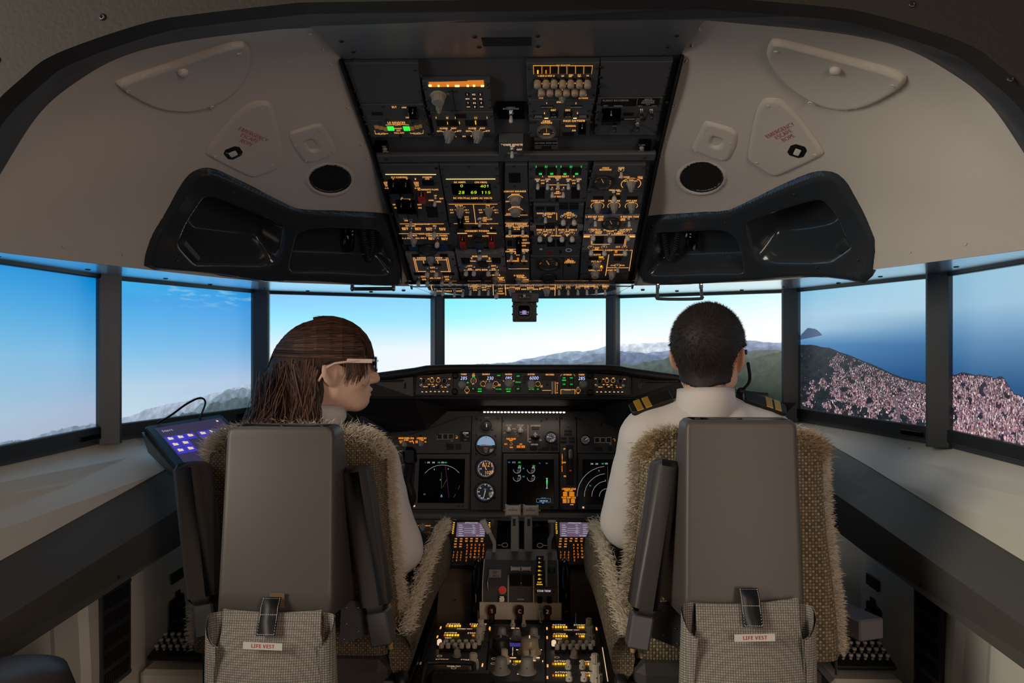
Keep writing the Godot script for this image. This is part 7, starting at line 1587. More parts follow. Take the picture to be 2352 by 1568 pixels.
func quadrant():
	var t := thing("throttle_quadrant", "grey throttle quadrant with parking brake and stab trim plates", "throttle quadrant")
	var prof := [Vector2(-2.438, 0.50), Vector2(-2.442, 0.588), Vector2(-2.47, 0.62), Vector2(-2.52, 0.645), Vector2(-2.58, 0.655), Vector2(-2.64, 0.648), Vector2(-2.68, 0.62), Vector2(-2.7, 0.5)]
	var b := B.new()
	b.prism(PackedVector2Array(prof), -0.104, 0.114, Transform3D(Basis(Vector3(0, 0, 1), Vector3.UP, Vector3.RIGHT), Vector3.ZERO))
	obj("housing", b.mesh(), M.quad_grey, t)
	for x in [-0.105, 0.115]:
		b = B.new(); b.tube([V(x, 0.50, 2.436), V(x, 0.588, 2.44), V(x, 0.62, 2.468), V(x, 0.646, 2.52)], 0.0016, 6); obj("edge_trim", b.mesh(), M.cream, t)
	var F := func(px_: float, y: float) -> Vector3: return V(px_, y, 2.439 if y < 0.588 else 2.442 + (y - 0.588) * 0.9)
	# slots of the start levers
	for k in 2:
		b = B.new()
		bx(b, Vector3(0.03, 0.008, 0.09), V(-0.009 + k * 0.034, 0.585, 2.449), 0.002, Basis(Vector3.RIGHT, -1.2)); obj("lever_slot", b.mesh(), M.hole, t)
		b = B.new(); b.tube([V(-0.03 + k * 0.074, 0.51, 2.434), V(-0.03 + k * 0.074, 0.588, 2.437), V(-0.03 + k * 0.074, 0.615, 2.462)], 0.0022, 6); obj("slot_trim", b.mesh(), M.cream, t)
		# start lever
		b = B.new(); b.prism(PackedVector2Array([Vector2(-0.014, 0.006), Vector2(-0.009, 0.0035), Vector2(0.009, 0.0035), Vector2(0.014, 0.006), Vector2(0.014, -0.007), Vector2(0.009, -0.0045), Vector2(-0.009, -0.0045), Vector2(-0.014, -0.007)]), -0.006, 0.006, Transform3D(Basis(), V(-0.0095 + k * 0.031, 0.633, 2.468)), 0.002)
		var sl := obj("start_lever", b.mesh(), M.handle, t)
		b = B.new(); bx(b, Vector3(0.01, 0.03, 0.006), V(-0.0095 + k * 0.031, 0.618, 2.476), 0.001); obj("stem", b.mesh(), M.knob_dark, sl)
	obj("legend", text_mesh("IDLE", 0.0045), M.ink_dim, t, frame_at(V(0.006, 0.598, 2.4445), Vector3.RIGHT, Vector3(0, 1, -0.6)))
	obj("legend", text_mesh("CUTOFF", 0.004), M.ink_dim, t, Transform3D(Basis(), V(0.006, 0.553, 2.434)))
	# thrust levers
	for k in 2:
		var x := -0.0155 + k * 0.041
		var tl := thing("thrust_lever", "%s grey thrust lever with a flared white T handle" % ["left", "right"][k], "lever", Transform3D(Basis(), V(x, 0.64, 2.60)), "thrust levers")
		b = B.new()
		b.prism(PackedVector2Array([Vector2(-0.0125, 0.0), Vector2(0.0125, 0.0), Vector2(0.0125, 0.085), Vector2(0.011, 0.122), Vector2(-0.011, 0.122), Vector2(-0.0125, 0.085)]), -0.012, 0.012, Transform3D(Basis(), Vector3.ZERO), 0.002)
		obj("arm", b.mesh(), M.knob, tl)
		b = B.new(); bx(b, Vector3(0.013, 0.03, 0.012), Vector3(-0.004 + k * 0.008, -0.012, 0.008), 0.003); obj("foot", b.mesh(), M.knob, tl)
		b = B.new()
		b.prism(PackedVector2Array([Vector2(-0.024, 0.017), Vector2(-0.015, 0.0125), Vector2(0.015, 0.0125), Vector2(0.024, 0.016), Vector2(0.024, -0.016), Vector2(0.015, -0.0145), Vector2(-0.015, -0.0145), Vector2(-0.024, -0.0165)]), -0.014, 0.014, Transform3D(Basis(), Vector3(-0.006 + k * 0.014, 0.138, 0.0)), 0.004)
		var hd := obj("handle", b.mesh(), M.handle, tl)
		obj("legend", text_mesh("A/T", 0.0032), M.black, hd, Transform3D(Basis(), Vector3(-0.006 + k * 0.014, 0.146, 0.0145)))
		obj("legend", text_mesh("DISENGAGE", 0.0036), M.black, hd, Transform3D(Basis(), Vector3(-0.006 + k * 0.014, 0.141, 0.0145)))
		b = B.new(); b.lathe([[0.0028, 0.0], [0.0028, 0.006], [0.0, 0.0065]], 10, Transform3D(Basis(Vector3(0, 0, -1), Vector3.UP, Vector3(-1 if k == 0 else 1, 0, 0)), Vector3(-0.029 + k * 0.061, 0.137, 0)))
		obj("side_button", b.mesh(), M.gold, hd)
		b = B.new(); bx(b, Vector3(0.009, 0.022, 0.002), Vector3(-0.002 + k * 0.004, 0.103, 0.0125), 0.0005); obj("inset", b.mesh(), M.dark_plastic, tl)
	# speed brake and flap levers
	var sb := thing("speed_brake_lever", "slanted grey lever with wedge handle left of the thrust levers", "lever", Transform3D(Basis(), V(-0.085, 0.63, 2.58)))
	b = B.new(); b.prism(PackedVector2Array([Vector2(-0.002, -0.02), Vector2(0.012, -0.02), Vector2(0.012, 0.055), Vector2(-0.002, 0.085), Vector2(-0.012, 0.08), Vector2(0.002, 0.05)]), -0.005, 0.005, Transform3D(), 0.001); obj("arm", b.mesh(), M.knob, sb)
	b = B.new(); b.prism(PackedVector2Array([Vector2(-0.038, 0.118), Vector2(-0.022, 0.124), Vector2(-0.002, 0.085), Vector2(-0.016, 0.078)]), -0.01, 0.01, Transform3D(), 0.003); obj("handle", b.mesh(), M.handle, sb)
	var fl := thing("flap_lever", "cranked grey flap lever right of the thrust levers", "lever", Transform3D(Basis(), V(0.095, 0.63, 2.58)))
	b = B.new(); b.prism(PackedVector2Array([Vector2(-0.01, -0.02), Vector2(0.002, -0.02), Vector2(0.002, 0.06), Vector2(0.01, 0.078), Vector2(0.01, 0.115), Vector2(0.0, 0.115), Vector2(0.0, 0.082), Vector2(-0.01, 0.062)]), -0.005, 0.005, Transform3D(), 0.001); obj("arm", b.mesh(), M.knob, fl)
	b = B.new(); bx(b, Vector3(0.026, 0.006, 0.02), Vector3(0.004, 0.118, 0), 0.002); obj("handle", b.mesh(), M.handle, fl)
	b = B.new(); bx(b, Vector3(0.022, 0.1, 0.004), V(0.062, 0.628, 2.468), 0.001, Basis(Vector3.RIGHT, -0.85)); var fs := obj("flap_scale", b.mesh(), M.black, t)
	var nums := ["1", "5", "10", "25", "30", "40"]
	for k in 6: obj("legend", text_mesh(nums[k] + " -", 0.005), M.yellow_lit, fs, frame_at(V(0.062, 0.656 - k * 0.0092, 2.4965 - k * 0.0105), Vector3.RIGHT, Vector3(0, 0.66, -0.75)))
	obj("legend", text_mesh("FLAP", 0.004), M.yellow_lit, fs, frame_at(V(0.061, 0.603, 2.4345), Vector3.RIGHT, Vector3(0, 0.66, -0.75)))
	obj("legend", text_mesh("DOWN", 0.004), M.yellow_lit, fs, frame_at(V(0.061, 0.598, 2.43), Vector3.RIGHT, Vector3(0, 0.66, -0.75)))
	b = B.new(); bx(b, Vector3(0.006, 0.1, 0.012), V(0.081, 0.628, 2.466), 0.001, Basis(Vector3.RIGHT, -0.85)); obj("scale_rail", b.mesh(), M.knob, t)
	b = B.new(); bx(b, Vector3(0.02, 0.03, 0.02), V(0.097, 0.625, 2.478), 0.004); obj("green_lens", b.mesh(), M.green_dark, t)
	# parking brake
	b = B.new(); bx(b, Vector3(0.036, 0.024, 0.004), V(-0.069, 0.622, 2.452), 0.002); var pb := obj("parking_brake_plate", b.mesh(), M.grey_key, t)
	obj("legend", text_mesh("PARKING", 0.003), M.black, pb, Transform3D(Basis(), V(-0.069, 0.629, 2.4495)))
	obj("legend", text_mesh("BRAKE", 0.003), M.black, pb, Transform3D(Basis(), V(-0.069, 0.6245, 2.4495)))
	obj("legend", text_mesh("PULL", 0.006), M.black, pb, Transform3D(Basis(), V(-0.066, 0.616, 2.4495)))
	b = B.new(); b.tube(spline([V(-0.085, 0.62, 2.45), V(-0.09, 0.6, 2.44), V(-0.088, 0.575, 2.436)], 4), 0.002, 6); obj("brake_rod", b.mesh(), M.steel, pb)
	b = B.new(); b.lathe([[0.012, 0.0], [0.011, 0.003], [0.0, 0.003]], 16, frame_at(V(-0.047, 0.578, 2.438), Vector3.RIGHT, Vector3.UP)); var rl := obj("lamp_base", b.mesh(), M.cream, t)
	b = B.new(); b.lathe([[0.009, 0.002], [0.009, 0.008], [0.006, 0.012], [0.0, 0.013]], 16, frame_at(V(-0.047, 0.581, 2.438), Vector3.RIGHT, Vector3.UP)); obj("red_lens", b.mesh(), M.red_lit, rl)
	b = B.new(); bx(b, Vector3(0.024, 0.018, 0.002), V(-0.048, 0.553, 2.4375), 0); var pl := obj("label_plate", b.mesh(), M.black, t)
	for k in 3: obj("legend", text_mesh(["PARK", "BRAKE", "LIGHT"][k], 0.0034), M.backlit, pl, Transform3D(Basis(), V(-0.048, 0.5585 - k * 0.0055, 2.436)))
	# stab trim
	b = B.new(); b.prism(rrect(0.074, 0.082, 0.004), 0.0, 0.004, Transform3D(Basis(), V(0.076, 0.545, 2.439)), 0.001); var st := obj("stab_trim_plate", b.mesh(), M.tan_dark, t)
	obj("legend", text_mesh("STAB TRIM", 0.0055), M.pale_lit, st, Transform3D(Basis(), V(0.074, 0.578, 2.4345)))
	for k in 2:
		b = B.new(); bx(b, Vector3(0.014, 0.04, 0.008), V(0.062 + k * 0.028, 0.543, 2.433), 0.002); obj("rocker_switch", b.mesh(), M.gloss_black, st)
		for j in 2: screw(st, Transform3D(Basis(), V(0.05 + k * 0.052, 0.575 - j * 0.06, 2.4352)), 0.003, M.black)
	# trim wheels
	for s in [-1, 1]:
		var w := thing("trim_wheel", "black trim wheel on the %s flank of the throttle quadrant" % ("left" if s < 0 else "right"), "wheel", Transform3D(Basis(Vector3(0, 0, -1), Vector3.UP, Vector3.RIGHT), V(0.006 + s * 0.131, 0.53, 2.53)), "trim wheels")
		b = B.new(); b.lathe([[0.06, -0.008], [0.106, -0.013], [0.116, -0.009], [0.118, 0.0], [0.116, 0.009], [0.106, 0.013], [0.06, 0.008]], 40); obj("rim", b.mesh(), M.gloss_black, w)
		b = B.new(); b.lathe([[0.0, -0.007], [0.062, -0.007], [0.062, 0.007], [0.0, 0.007]], 24); obj("hub", b.mesh(), M.dark_plastic, w)
	# fire handles
	for k in 3:
		var fh := thing("fire_handle", "dark red fire handle %s on the aft foot of the quadrant" % ["marked 1, the left one", "in the middle", "marked 2, the right one"][k], "handle", Transform3D(Basis(), V(-0.075 + k * 0.0795, 0.525, 2.405)), "fire handles")
		b = B.new(); bx(b, Vector3(0.024, 0.026, 0.022), Vector3(0, 0.006, 0), 0.005); var hh := obj("grip", b.mesh(), M.red_dark, fh)
		b = B.new(); bx(b, Vector3(0.015, 0.06, 0.012), Vector3(0, -0.03, -0.004), 0.002); obj("stem", b.mesh(), M.black, fh)
		obj("legend", text_mesh(["1", "C", "2"][k], 0.011), M.ink_dim, hh, Transform3D(Basis(), Vector3(0, 0.006, 0.0116)))
	for k in 3:
		b = B.new(); b.lathe([[0.006, 0], [0.006, 0.003], [0.0024, 0.004], [0.002, 0.03], [0.0, 0.031]], 10)
		tag(obj("bat_switch", b.mesh(), M.steel, self, frame_at(V([-0.115, 0.065, 0.165][k], 0.50, [2.40, 2.395, 2.39][k]), Vector3.RIGHT, Vector3(0, 0, -1))), "bare steel bat switch, %s on the pedestal's far edge" % ["leftmost", "middle", "rightmost"][k], "switch", "steel bat switches")

func compass():
	var t := thing("standby_compass", "square dark compass case hanging from the overhead panel", "compass", Transform3D(Basis(), V(0.012, 1.40, 2.72)))
	var b := B.new()
	b.box(Vector3(0.086, 0.03, 0.05), 0.002, Transform3D(Basis(), Vector3(0.002, 0.042, -0.01)))
	var br := obj("bracket", b.mesh(), M.frame, t)
	b = B.new(); bx(b, Vector3(0.042, 0.02, 0.002), Vector3(0.0, 0.042, 0.0155), 0); obj("switch_plate", b.mesh(), M.black, br)
	toggle_parts(br, Transform3D(Basis(), Vector3(0.0, 0.042, 0.0165)), false)
	for k in 2: obj("legend", text_mesh(["ON", "OFF"][k], 0.0032), M.ink_dim, br, Transform3D(Basis(), Vector3(-0.013 + k * 0.026, 0.042, 0.0168)))
	b = B.new()
	var hole := ellipse(0.021, 0.018, 24)
	b.box(Vector3(0.077, 0.062, 0.05), 0.002, Transform3D(Basis(), Vector3(0, -0.005, -0.012)))
	obj("case", b.mesh(), M.dark_plastic, t)
	b = B.new(); b.lathe([[0.031, 0.0], [0.031, 0.003], [0.029, 0.0035], [0.027, 0.001]], 32, Transform3D(Basis(), Vector3(0, -0.003, 0.013))); obj("bezel", b.mesh(), M.frame, t)
	b = B.new(); b.prism(rrect(0.036, 0.034, 0.007), 0.0, 0.002, Transform3D(Basis(), Vector3(-0.001, -0.001, 0.0135))); obj("window", b.mesh(), M.gloss_black, t)
	b = B.new()
	for k in 13: bx(b, Vector3(0.0008, 0.009 if k % 3 == 0 else 0.005, 0.001), Vector3(-0.015 + k * 0.0024, -0.006, 0.0158), 0)
	bx(b, Vector3(0.028, 0.001, 0.001), Vector3(-0.001, -0.013, 0.0158), 0); bx(b, Vector3(0.012, 0.012, 0.0006), Vector3(-0.001, -0.006, 0.0156), 0)
	obj("scale_mark", b.mesh(), M.violet_pale, t)
	for q in [[-0.032, 0.02], [0.03, 0.02], [-0.032, -0.03], [0.03, -0.03], [-0.002, -0.028]]: screw(t, Transform3D(Basis(), Vector3(q[0], q[1], 0.013)), 0.0024, M.black)
	for s in [-1, 1]:
		for y in [0.014, -0.012]:
			b = B.new(); b.lathe([[0.003, 0], [0.003, 0.003], [0, 0.0034]], 8, Transform3D(Basis(Vector3(0, 0, -1), Vector3.UP, Vector3(s, 0, 0)), Vector3(s * 0.0385, y, -0.005))); obj("side_screw", b.mesh(), M.steel, t)

func grab_handles():
	for s in [-1, 1]:
		var c := V(-0.47, 1.476, 2.66) if s < 0 else V(0.49, 1.476, 2.60)
		var t := thing("grab_handle", "black grab handle folded flat above the woman" if s < 0 else "grey grab handle hanging down above the man", "handle", Transform3D(Basis(), c), "grab handles")
		var b := B.new()
		var w := 0.066
		if s < 0: b.tube([Vector3(-w, -0.008, 0), Vector3(-w + 0.01, -0.009, 0.012), Vector3(w - 0.01, -0.009, 0.012), Vector3(w, -0.008, 0)], 0.006, 8)
		else: b.tube(spline([Vector3(-w, 0.0, 0), Vector3(-w - 0.001, -0.035, 0.004), Vector3(-w + 0.006, -0.045, 0.004), Vector3(w - 0.006, -0.045, 0.004), Vector3(w + 0.001, -0.035, 0.004), Vector3(w, 0.0, 0)], 4), 0.0048, 8)
		obj("bar", b.mesh(), M.dark_plastic if s < 0 else M.frame, t)
		for e in [-1, 1]:
			b = B.new(); bx(b, Vector3(0.011, 0.02, 0.014), Vector3(e * w, -0.006, 0), 0.003); b.lathe([[0.005, 0], [0.005, 0.012], [0, 0.012]], 10, Transform3D(Basis(), Vector3(e * w, -0.008, 0)))
			obj("hinge", b.mesh(), M.steel, t)

func tablet():
	# the tilted tablet stands on a pylon left of the woman's seat
	var tl := V(-1.034, 1.062, 2.30)
	var eu := V(-0.885, 1.0817, 2.45) - tl
	var ev := V(-0.861, 0.970, 2.15) - tl
	var x := frame_at(tl + eu * 0.5 + ev * 0.5, eu, -ev)
	var t := thing("tablet", "black tablet with a violet start screen beside the woman's seat", "tablet", x)
	var b := B.new(); b.prism(rrect(0.225, 0.262, 0.012), -0.02, 0.0, Transform3D(), 0.004); obj("case", b.mesh(), M.black, t)
	b = B.new(); b.box(Vector3(0.19, 0.222, 0.002), 0, Transform3D(Basis(), Vector3(0.004, -0.004, 0.0002))); obj("screen", b.mesh(), M.tablet_screen, t)
	obj("lettering", text_mesh("Start", 0.010, false), M.pale_lit, t, Transform3D(Basis(), Vector3(-0.066, 0.082, 0.0018)))
	for q in [[0, 0], [1, 0], [2, 0], [0, 1], [1, 1], [0, 2], [1, 2], [3.3, 0], [4.3, 0], [3.3, 1], [5.5, 0]]:
		b = B.new(); b.box(Vector3(0.0255, 0.031, 0.001), 0, Transform3D(Basis(), Vector3(-0.075 + q[0] * 0.0275, 0.032 - q[1] * 0.034, 0.0018))); var tile := obj("tile", b.mesh(), M.tile_lit, t)
		b = B.new(); b.box(Vector3(0.013, 0.011, 0.0006), 0, Transform3D(Basis(), Vector3(-0.075 + q[0] * 0.0275, 0.034 - q[1] * 0.034, 0.0026))); b.box(Vector3(0.006, 0.003, 0.0006), 0, Transform3D(Basis(), Vector3(-0.078 + q[0] * 0.0275, 0.041 - q[1] * 0.034, 0.0026))); obj("icon", b.mesh(), M.key_lit, tile)
	b = B.new(); b.box(Vector3(0.006, 0.008, 0.001), 0.0005, Transform3D(Basis(), Vector3(0.082, 0.09, 0.0016))); obj("icon", b.mesh(), M.key_lit, t)
	b = B.new(); b.tube(spline([x * Vector3(-0.075, 0.128, 0.004), x * Vector3(-0.04, 0.13, 0.02), x * Vector3(0.01, 0.14, 0.045), x * Vector3(0.05, 0.145, 0.055), x * Vector3(0.065, 0.14, 0.04), x * Vector3(0.045, 0.125, 0.0)], 8), 0.003, 6)
	tag(obj("cable", b.mesh(), M.gloss_black), "black cable looping over the top edge of the tablet", "cable")
	var p := thing("tablet_stand", "dark angular stand under the tablet", "stand")
	b = B.new()
	var c := [x * Vector3(-0.116, 0.134, -0.021), x * Vector3(0.116, 0.134, -0.021), x * Vector3(0.116, -0.134, -0.021), x * Vector3(-0.116, -0.134, -0.021)]
	var e := [x * Vector3(-0.10, 0.12, -0.08), x * Vector3(0.10, 0.12, -0.08), x * Vector3(0.10, -0.12, -0.06), x * Vector3(-0.10, -0.12, -0.06)]
	for k in 4: b.quad(c[k], c[(k + 1) % 4], e[(k + 1) % 4], e[k])
	b.quad(e[0], e[1], e[2], e[3]); b.quad(c[0], c[1], c[2], c[3])
	obj("tray", b.mesh(), M.band, p)
	b = B.new(); bx(b, Vector3(0.06, 0.72, 0.06), V(-0.86, 0.60, 2.33), 0.01); obj("post", b.mesh(), M.band, p)

func side_bits():
	# cord from the breaker tray, dark stool cushion, bracket by the man's seat
	var b := B.new(); b.tube(spline([V(-0.87, 0.5, 2.2), V(-0.80, 0.50, 2.12), V(-0.755, 0.44, 2.02), V(-0.73, 0.36, 1.96), V(-0.73, 0.2, 1.95)], 8), 0.0035, 6)
	tag(obj("cord", b.mesh(), M.black), "thin black cord hanging from the breaker tray on the left", "cord")
	b = B.new(); b.lathe([[0.0, 0.0], [0.08, 0.0], [0.1, 0.02], [0.104, 0.06], [0.09, 0.1], [0.05, 0.115], [0.0, 0.117]], 28, Transform3D(Basis(Vector3.RIGHT, Vector3(0, 0, -1), Vector3.UP), V(-0.87, 0.615, 1.45)))
	var st := thing("stool", "dark round stool top in the lower left corner", "stool")
	obj("cushion", b.mesh(), M.leather, st)
	b = B.new(); b.lathe([[0.03, 0.0], [0.03, 0.615], [0.0, 0.615]], 14, Transform3D(Basis(Vector3.RIGHT, Vector3(0, 0, -1), Vector3.UP), V(-0.87, 0.0, 1.45))); obj("leg", b.mesh(), M.dark_plastic, st)
	var t := thing("armrest_bracket", "steel armrest bracket box with a tube beside the man's seat", "bracket", Transform3D(Basis(), V(0.80, 0.60, 2.06)))
	b = B.new(); b.box(Vector3(0.07, 0.05, 0.15), 0.004, Transform3D(Basis(Vector3.UP, 0.35), Vector3(0.02, 0.02, -0.02))); obj("box", b.mesh(), M.bracket_grey, t)
	b = B.new(); b.prism(PackedVector2Array([Vector2(-0.06, 0.045), Vector2(0.01, 0.04), Vector2(0.03, -0.02), Vector2(0.0, -0.09), Vector2(-0.02, -0.095), Vector2(-0.05, -0.03)]), -0.003, 0.003, Transform3D(Basis(Vector3.UP, PI / 2 - 0.35), Vector3(-0.024, 0.0, 0.01)), 0.001); obj("side_plate", b.mesh(), M.steel, t)
	b = B.new(); b.tube([Vector3(-0.18, -0.025, 0.02), Vector3(0.0, -0.025, 0.02)], 0.013, 14); obj("tube", b.mesh(), M.tube_bronze, t)
	for q in [[0.03, -0.01], [0.02, -0.035], [-0.01, -0.06], [-0.02, 0.0]]: screw(t, frame_at(Vector3(-0.028, q[0] - 0.01, 0.02 + q[1]), Vector3(0, 0, 1), Vector3.UP), 0.005, M.steel, "bolt")
# ---- pilot seats ----
func section(pts: Array, r: float) -> Array:
	# a plan outline [x, d] with its corners rounded
	var out := []
	var n := pts.size()
	for i in n:
		var p := Vector2(pts[i][0], pts[i][1])
		var a := (Vector2(pts[(i + n - 1) % n][0], pts[(i + n - 1) % n][1]) - p).limit_length(r)
		var c := (Vector2(pts[(i + 1) % n][0], pts[(i + 1) % n][1]) - p).limit_length(r)
		for k in 5:
			var t := k / 4.0
			out.append((p + a).lerp(p, t).lerp(p.lerp(p + c, t), t))
	return out

func loft(rows: Array, m: B):
	# rows of [y, outline of Vector2(x, d)]
	var g := []
	for r in rows:
		var line := []
		for p in r[1]: line.append(V(p.x, r[0], p.y))
		g.append(line)
	m.grid(g, true)
	for e in [g[0], g[-1]]:
		var c := Vector3.ZERO
		for p in e: c += p
		c /= e.size()
		for i in e.size(): m.tri(e[i], e[(i + 1) % e.size()], c)

func shrink(o: Array, s: float) -> Array:
	var c := Vector2.ZERO
	for p in o: c += p
	c /= o.size()
	var out := []
	for p in o: out.append(c + (p - c) * s)
	return out

func fringe(parent: Node, called: String, line: Array, dirs: Array, n: int, length: float, spread: float, m: Material, wide := 0.0016):
	# tufts of fleece along a line
	var b := B.new(); b.smooth(false)
	for k in n:
		var f := rng.randf() * (line.size() - 1.001)
		var i := int(f)
		var p: Vector3 = (line[i] as Vector3).lerp(line[i + 1], f - i) + Vector3(rng.randfn(), rng.randfn(), rng.randfn()) * spread
		var d: Vector3 = ((dirs[i] as Vector3).lerp(dirs[i + 1], f - i) + Vector3(rng.randfn(), rng.randfn(), rng.randfn()) * 0.42).normalized()
		var L := length * rng.randf_range(0.5, 1.2)
		var side := d.cross(Vector3(rng.randfn(), rng.randfn(), rng.randfn())).normalized() * wide
		var bend := Vector3(0, -0.3, 0) * L
		b.tri(p - side, p + side, p + d * L * 0.55 + side * 0.5)
		b.tri(p - side, p + d * L * 0.55 + side * 0.5, p + d * L + bend * 0.4)
	var o := obj(called, b.mesh(), m, parent)
	o.set_meta("kind", "stuff")
	return o

func build_seats():
	for s in [-1, 1]:
		var who := "woman's" if s < 0 else "man's"
		var c: float = 0.472 * s
		var up := 0.0 if s < 0 else 0.017
		var t := thing("pilot_seat", "grey moulded pilot seat with fleece cover, the %s seat on the %s" % [who, "left" if s < 0 else "right"], "seat", Transform3D(), "pilot seats")
		var fit := func(b: B, called: String, m: Material) -> MeshInstance3D: return obj(called, b.mesh(), m, t)
		# rear shell: narrow face, flanks that flare out and deepen towards the bottom
		var b := B.new(); b.smooth()
		var rows := []
		var plan := func(k: float) -> Array:
			var wf := lerpf(0.112, 0.116, k)
			var wo := lerpf(0.117, 0.150, k)
			var near := lerpf(1.715, 1.655, k)
			var far := lerpf(1.79, 1.83, k)
			return section([[c - wf + s * -0.008 * k, near], [c + wf - s * 0.008 * k * 1.0, near], [c + wo, far], [c - wo, far]], 0.011)
		rows.append([1.124 + up, shrink(plan.call(0.0), 0.86)])
		rows.append([1.122 + up, shrink(plan.call(0.0), 0.92)])
		rows.append([1.114 + up, shrink(plan.call(0.0), 0.985)])
		for k in 9: rows.append([lerpf(1.104 + up, 0.755, k / 8.0), plan.call(k / 8.0)])
		rows.append([0.75, shrink(plan.call(1.0), 0.96)])
		loft(rows, b)
		fit.call(b, "back_shell", M.seat_shell)
		for k in 3: screw(t, frame_at(V(c - 0.085 + k * 0.085, 1.1235 + up, 1.735), Vector3.RIGHT, Vector3(0, 0, -1)), 0.006, M.screw)
		# fleece cover over the backrest: woven rear face, fleece rim
		var cc: float = 0.497 * s
		b = B.new(); b.smooth()
		rows = []
		var rim := []
		var rim_dir := []
		for k in 15:
			var f := k / 14.0
			var y := lerpf(1.085, 0.60, f)
			var w := 0.205 + 0.03 * smoothstep(0.2, 1.0, f)
			if f < 0.12: w *= sqrt(1.0 - pow((0.12 - f) / 0.125, 2.0)) * 0.25 + 0.75
			var near := 1.875 - 0.015 * f
			var inn := section([[cc - w * 0.93, near], [cc + w * 0.93, near], [cc + w * 1.03, near + 0.07], [cc + w * 0.96, near + 0.12], [cc - w * 0.96, near + 0.12], [cc - w * 1.03, near + 0.07]], 0.03)
			rows.append([y, inn])
			rim.append([V(cc - w * 1.03, y, near + 0.07), V(cc + w * 1.03, y, near + 0.07)])
		rows.push_front([1.096, shrink(rows[0][1], 0.8)])
		loft(rows, b)
		fit.call(b, "backrest_cover", M.weave_grey if s < 0 else M.weave)
		# the rim line runs up one side, over the top and down the other
		var line := []
		var dirs := []
		for k in range(14, -1, -1): line.append(rim[k][0]); dirs.append(Vector3(-1, 0.1, 0.4))
		line.append(V(cc - 0.12, 1.096, 1.94)); dirs.append(Vector3(-0.3, 1, 0.2))
		line.append(V(cc + 0.12, 1.096, 1.94)); dirs.append(Vector3(0.3, 1, 0.2))
		for k in 15: line.append(rim[k][1]); dirs.append(Vector3(1, 0.1, 0.4))
		fringe(t, "fleece_rim", line, dirs, 15000, 0.016, 0.006, M.fur, 0.0005)
		var hi := [V(cc - 0.19, 1.045, 1.91), V(cc - 0.16, 1.075, 1.90), V(cc - 0.06, 1.088, 1.90), V(cc + 0.06, 1.088, 1.90), V(cc + 0.16, 1.075, 1.90), V(cc + 0.19, 1.045, 1.91)]
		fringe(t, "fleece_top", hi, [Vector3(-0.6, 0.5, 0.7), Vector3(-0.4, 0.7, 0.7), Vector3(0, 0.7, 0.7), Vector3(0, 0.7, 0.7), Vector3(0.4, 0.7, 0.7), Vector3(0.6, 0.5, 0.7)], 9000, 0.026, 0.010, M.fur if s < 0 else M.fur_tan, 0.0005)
		# seam and eyelet strip on the inner flank
		b = B.new(); b.tube(spline([V(cc - s * 0.185, 1.0, 1.868), V(cc - s * 0.207, 0.85, 1.862), V(cc - s * 0.225, 0.70, 1.85), V(cc - s * 0.23, 0.62, 1.85)], 6), 0.006, 6); fit.call(b, "seam_welt", M.welt)
		# armrests folded up beside the shell
		for e in ([-1, 1] if s < 0 else [-1]):
			var inner: bool = e == -s
			var top := Vector3(c - s * 0.140, 1.032 + up, 1.80) if inner else Vector3(c + s * 0.24, 1.03, 1.85)
			var low := Vector3(c - s * 0.196, 0.735, 1.76) if inner else Vector3(c + s * 0.185, 0.735, 1.80)
			var ax := (V(top.x, top.y, top.z) - V(low.x, low.y, low.z))
			var L := ax.length()
			var fr := Basis(Vector3(0, 0, 1).cross(-ax).normalized() * -1.0, ax.normalized(), Vector3.ZERO)
			fr.z = fr.x.cross(fr.y).normalized()
			var X := Transform3D(fr, (V(top.x, top.y, top.z) + V(low.x, low.y, low.z)) / 2)
			b = B.new(); b.smooth(); b.box(Vector3(0.056 if inner else 0.062, L, 0.095), 0.014, X)
			var ar := fit.call(b, "armrest", M.leather)
			b = B.new(); b.box(Vector3(0.044, 0.07, 0.06), 0.004, X * Transform3D(Basis(), Vector3(0, -L / 2 - 0.035, 0)))
			obj("hinge_block", b.mesh(), M.seat_metal, ar)
		# lower frame with rivets, and the base
		b = B.new(); b.prism(PackedVector2Array([Vector2(c - s * 0.115, 0.752), Vector2(c - s * 0.19, 0.745), Vector2(c - s * 0.20, 0.69), Vector2(c - s * 0.11, 0.655)]), -1.79, -1.77)
		var lf := fit.call(b, "frame_plate", M.seat_metal)
		for q in [[0.125, 0.735], [0.15, 0.735], [0.178, 0.73], [0.125, 0.70], [0.15, 0.685], [0.185, 0.70], [0.12, 0.668]]:
			screw(lf, Transform3D(Basis(), V(c - s * q[0], q[1], 1.769)), 0.0026, M.steel, "rivet")
		b = B.new()
		bx(b, Vector3(0.40, 0.07, 0.42), V(c, 0.565, 2.03), 0.02)
		fit.call(b, "seat_pan", M.leather)
		b = B.new(); bx(b, Vector3(0.30, 0.1, 0.40), V(c, 0.48, 2.0), 0.01); bx(b, Vector3(0.16, 0.44, 0.26), V(c, 0.22, 2.02), 0.01)
		fit.call(b, "base", M.dark_plastic)
		b = B.new(); b.lathe([[0.0, -0.012], [0.02, -0.012], [0.024, -0.006], [0.024, 0.006], [0.02, 0.012], [0.0, 0.012]], 18, Transform3D(Basis(Vector3(0, 0, -1), Vector3.UP, Vector3.RIGHT), V(c - s * 0.232, 0.55, 1.84))); b.lathe([[0.009, -0.05], [0.009, 0.0], [0.0, 0.0]], 10, Transform3D(Basis(Vector3(0, 0, -1), Vector3.UP, Vector3(-s, 0, 0)), V(c - s * 0.23, 0.55, 1.84)))
		fit.call(b, "recline_knob", M.black)
		# fleece seat cushion with a raised thigh bolster
		b = B.new(); b.smooth()
		rows = []
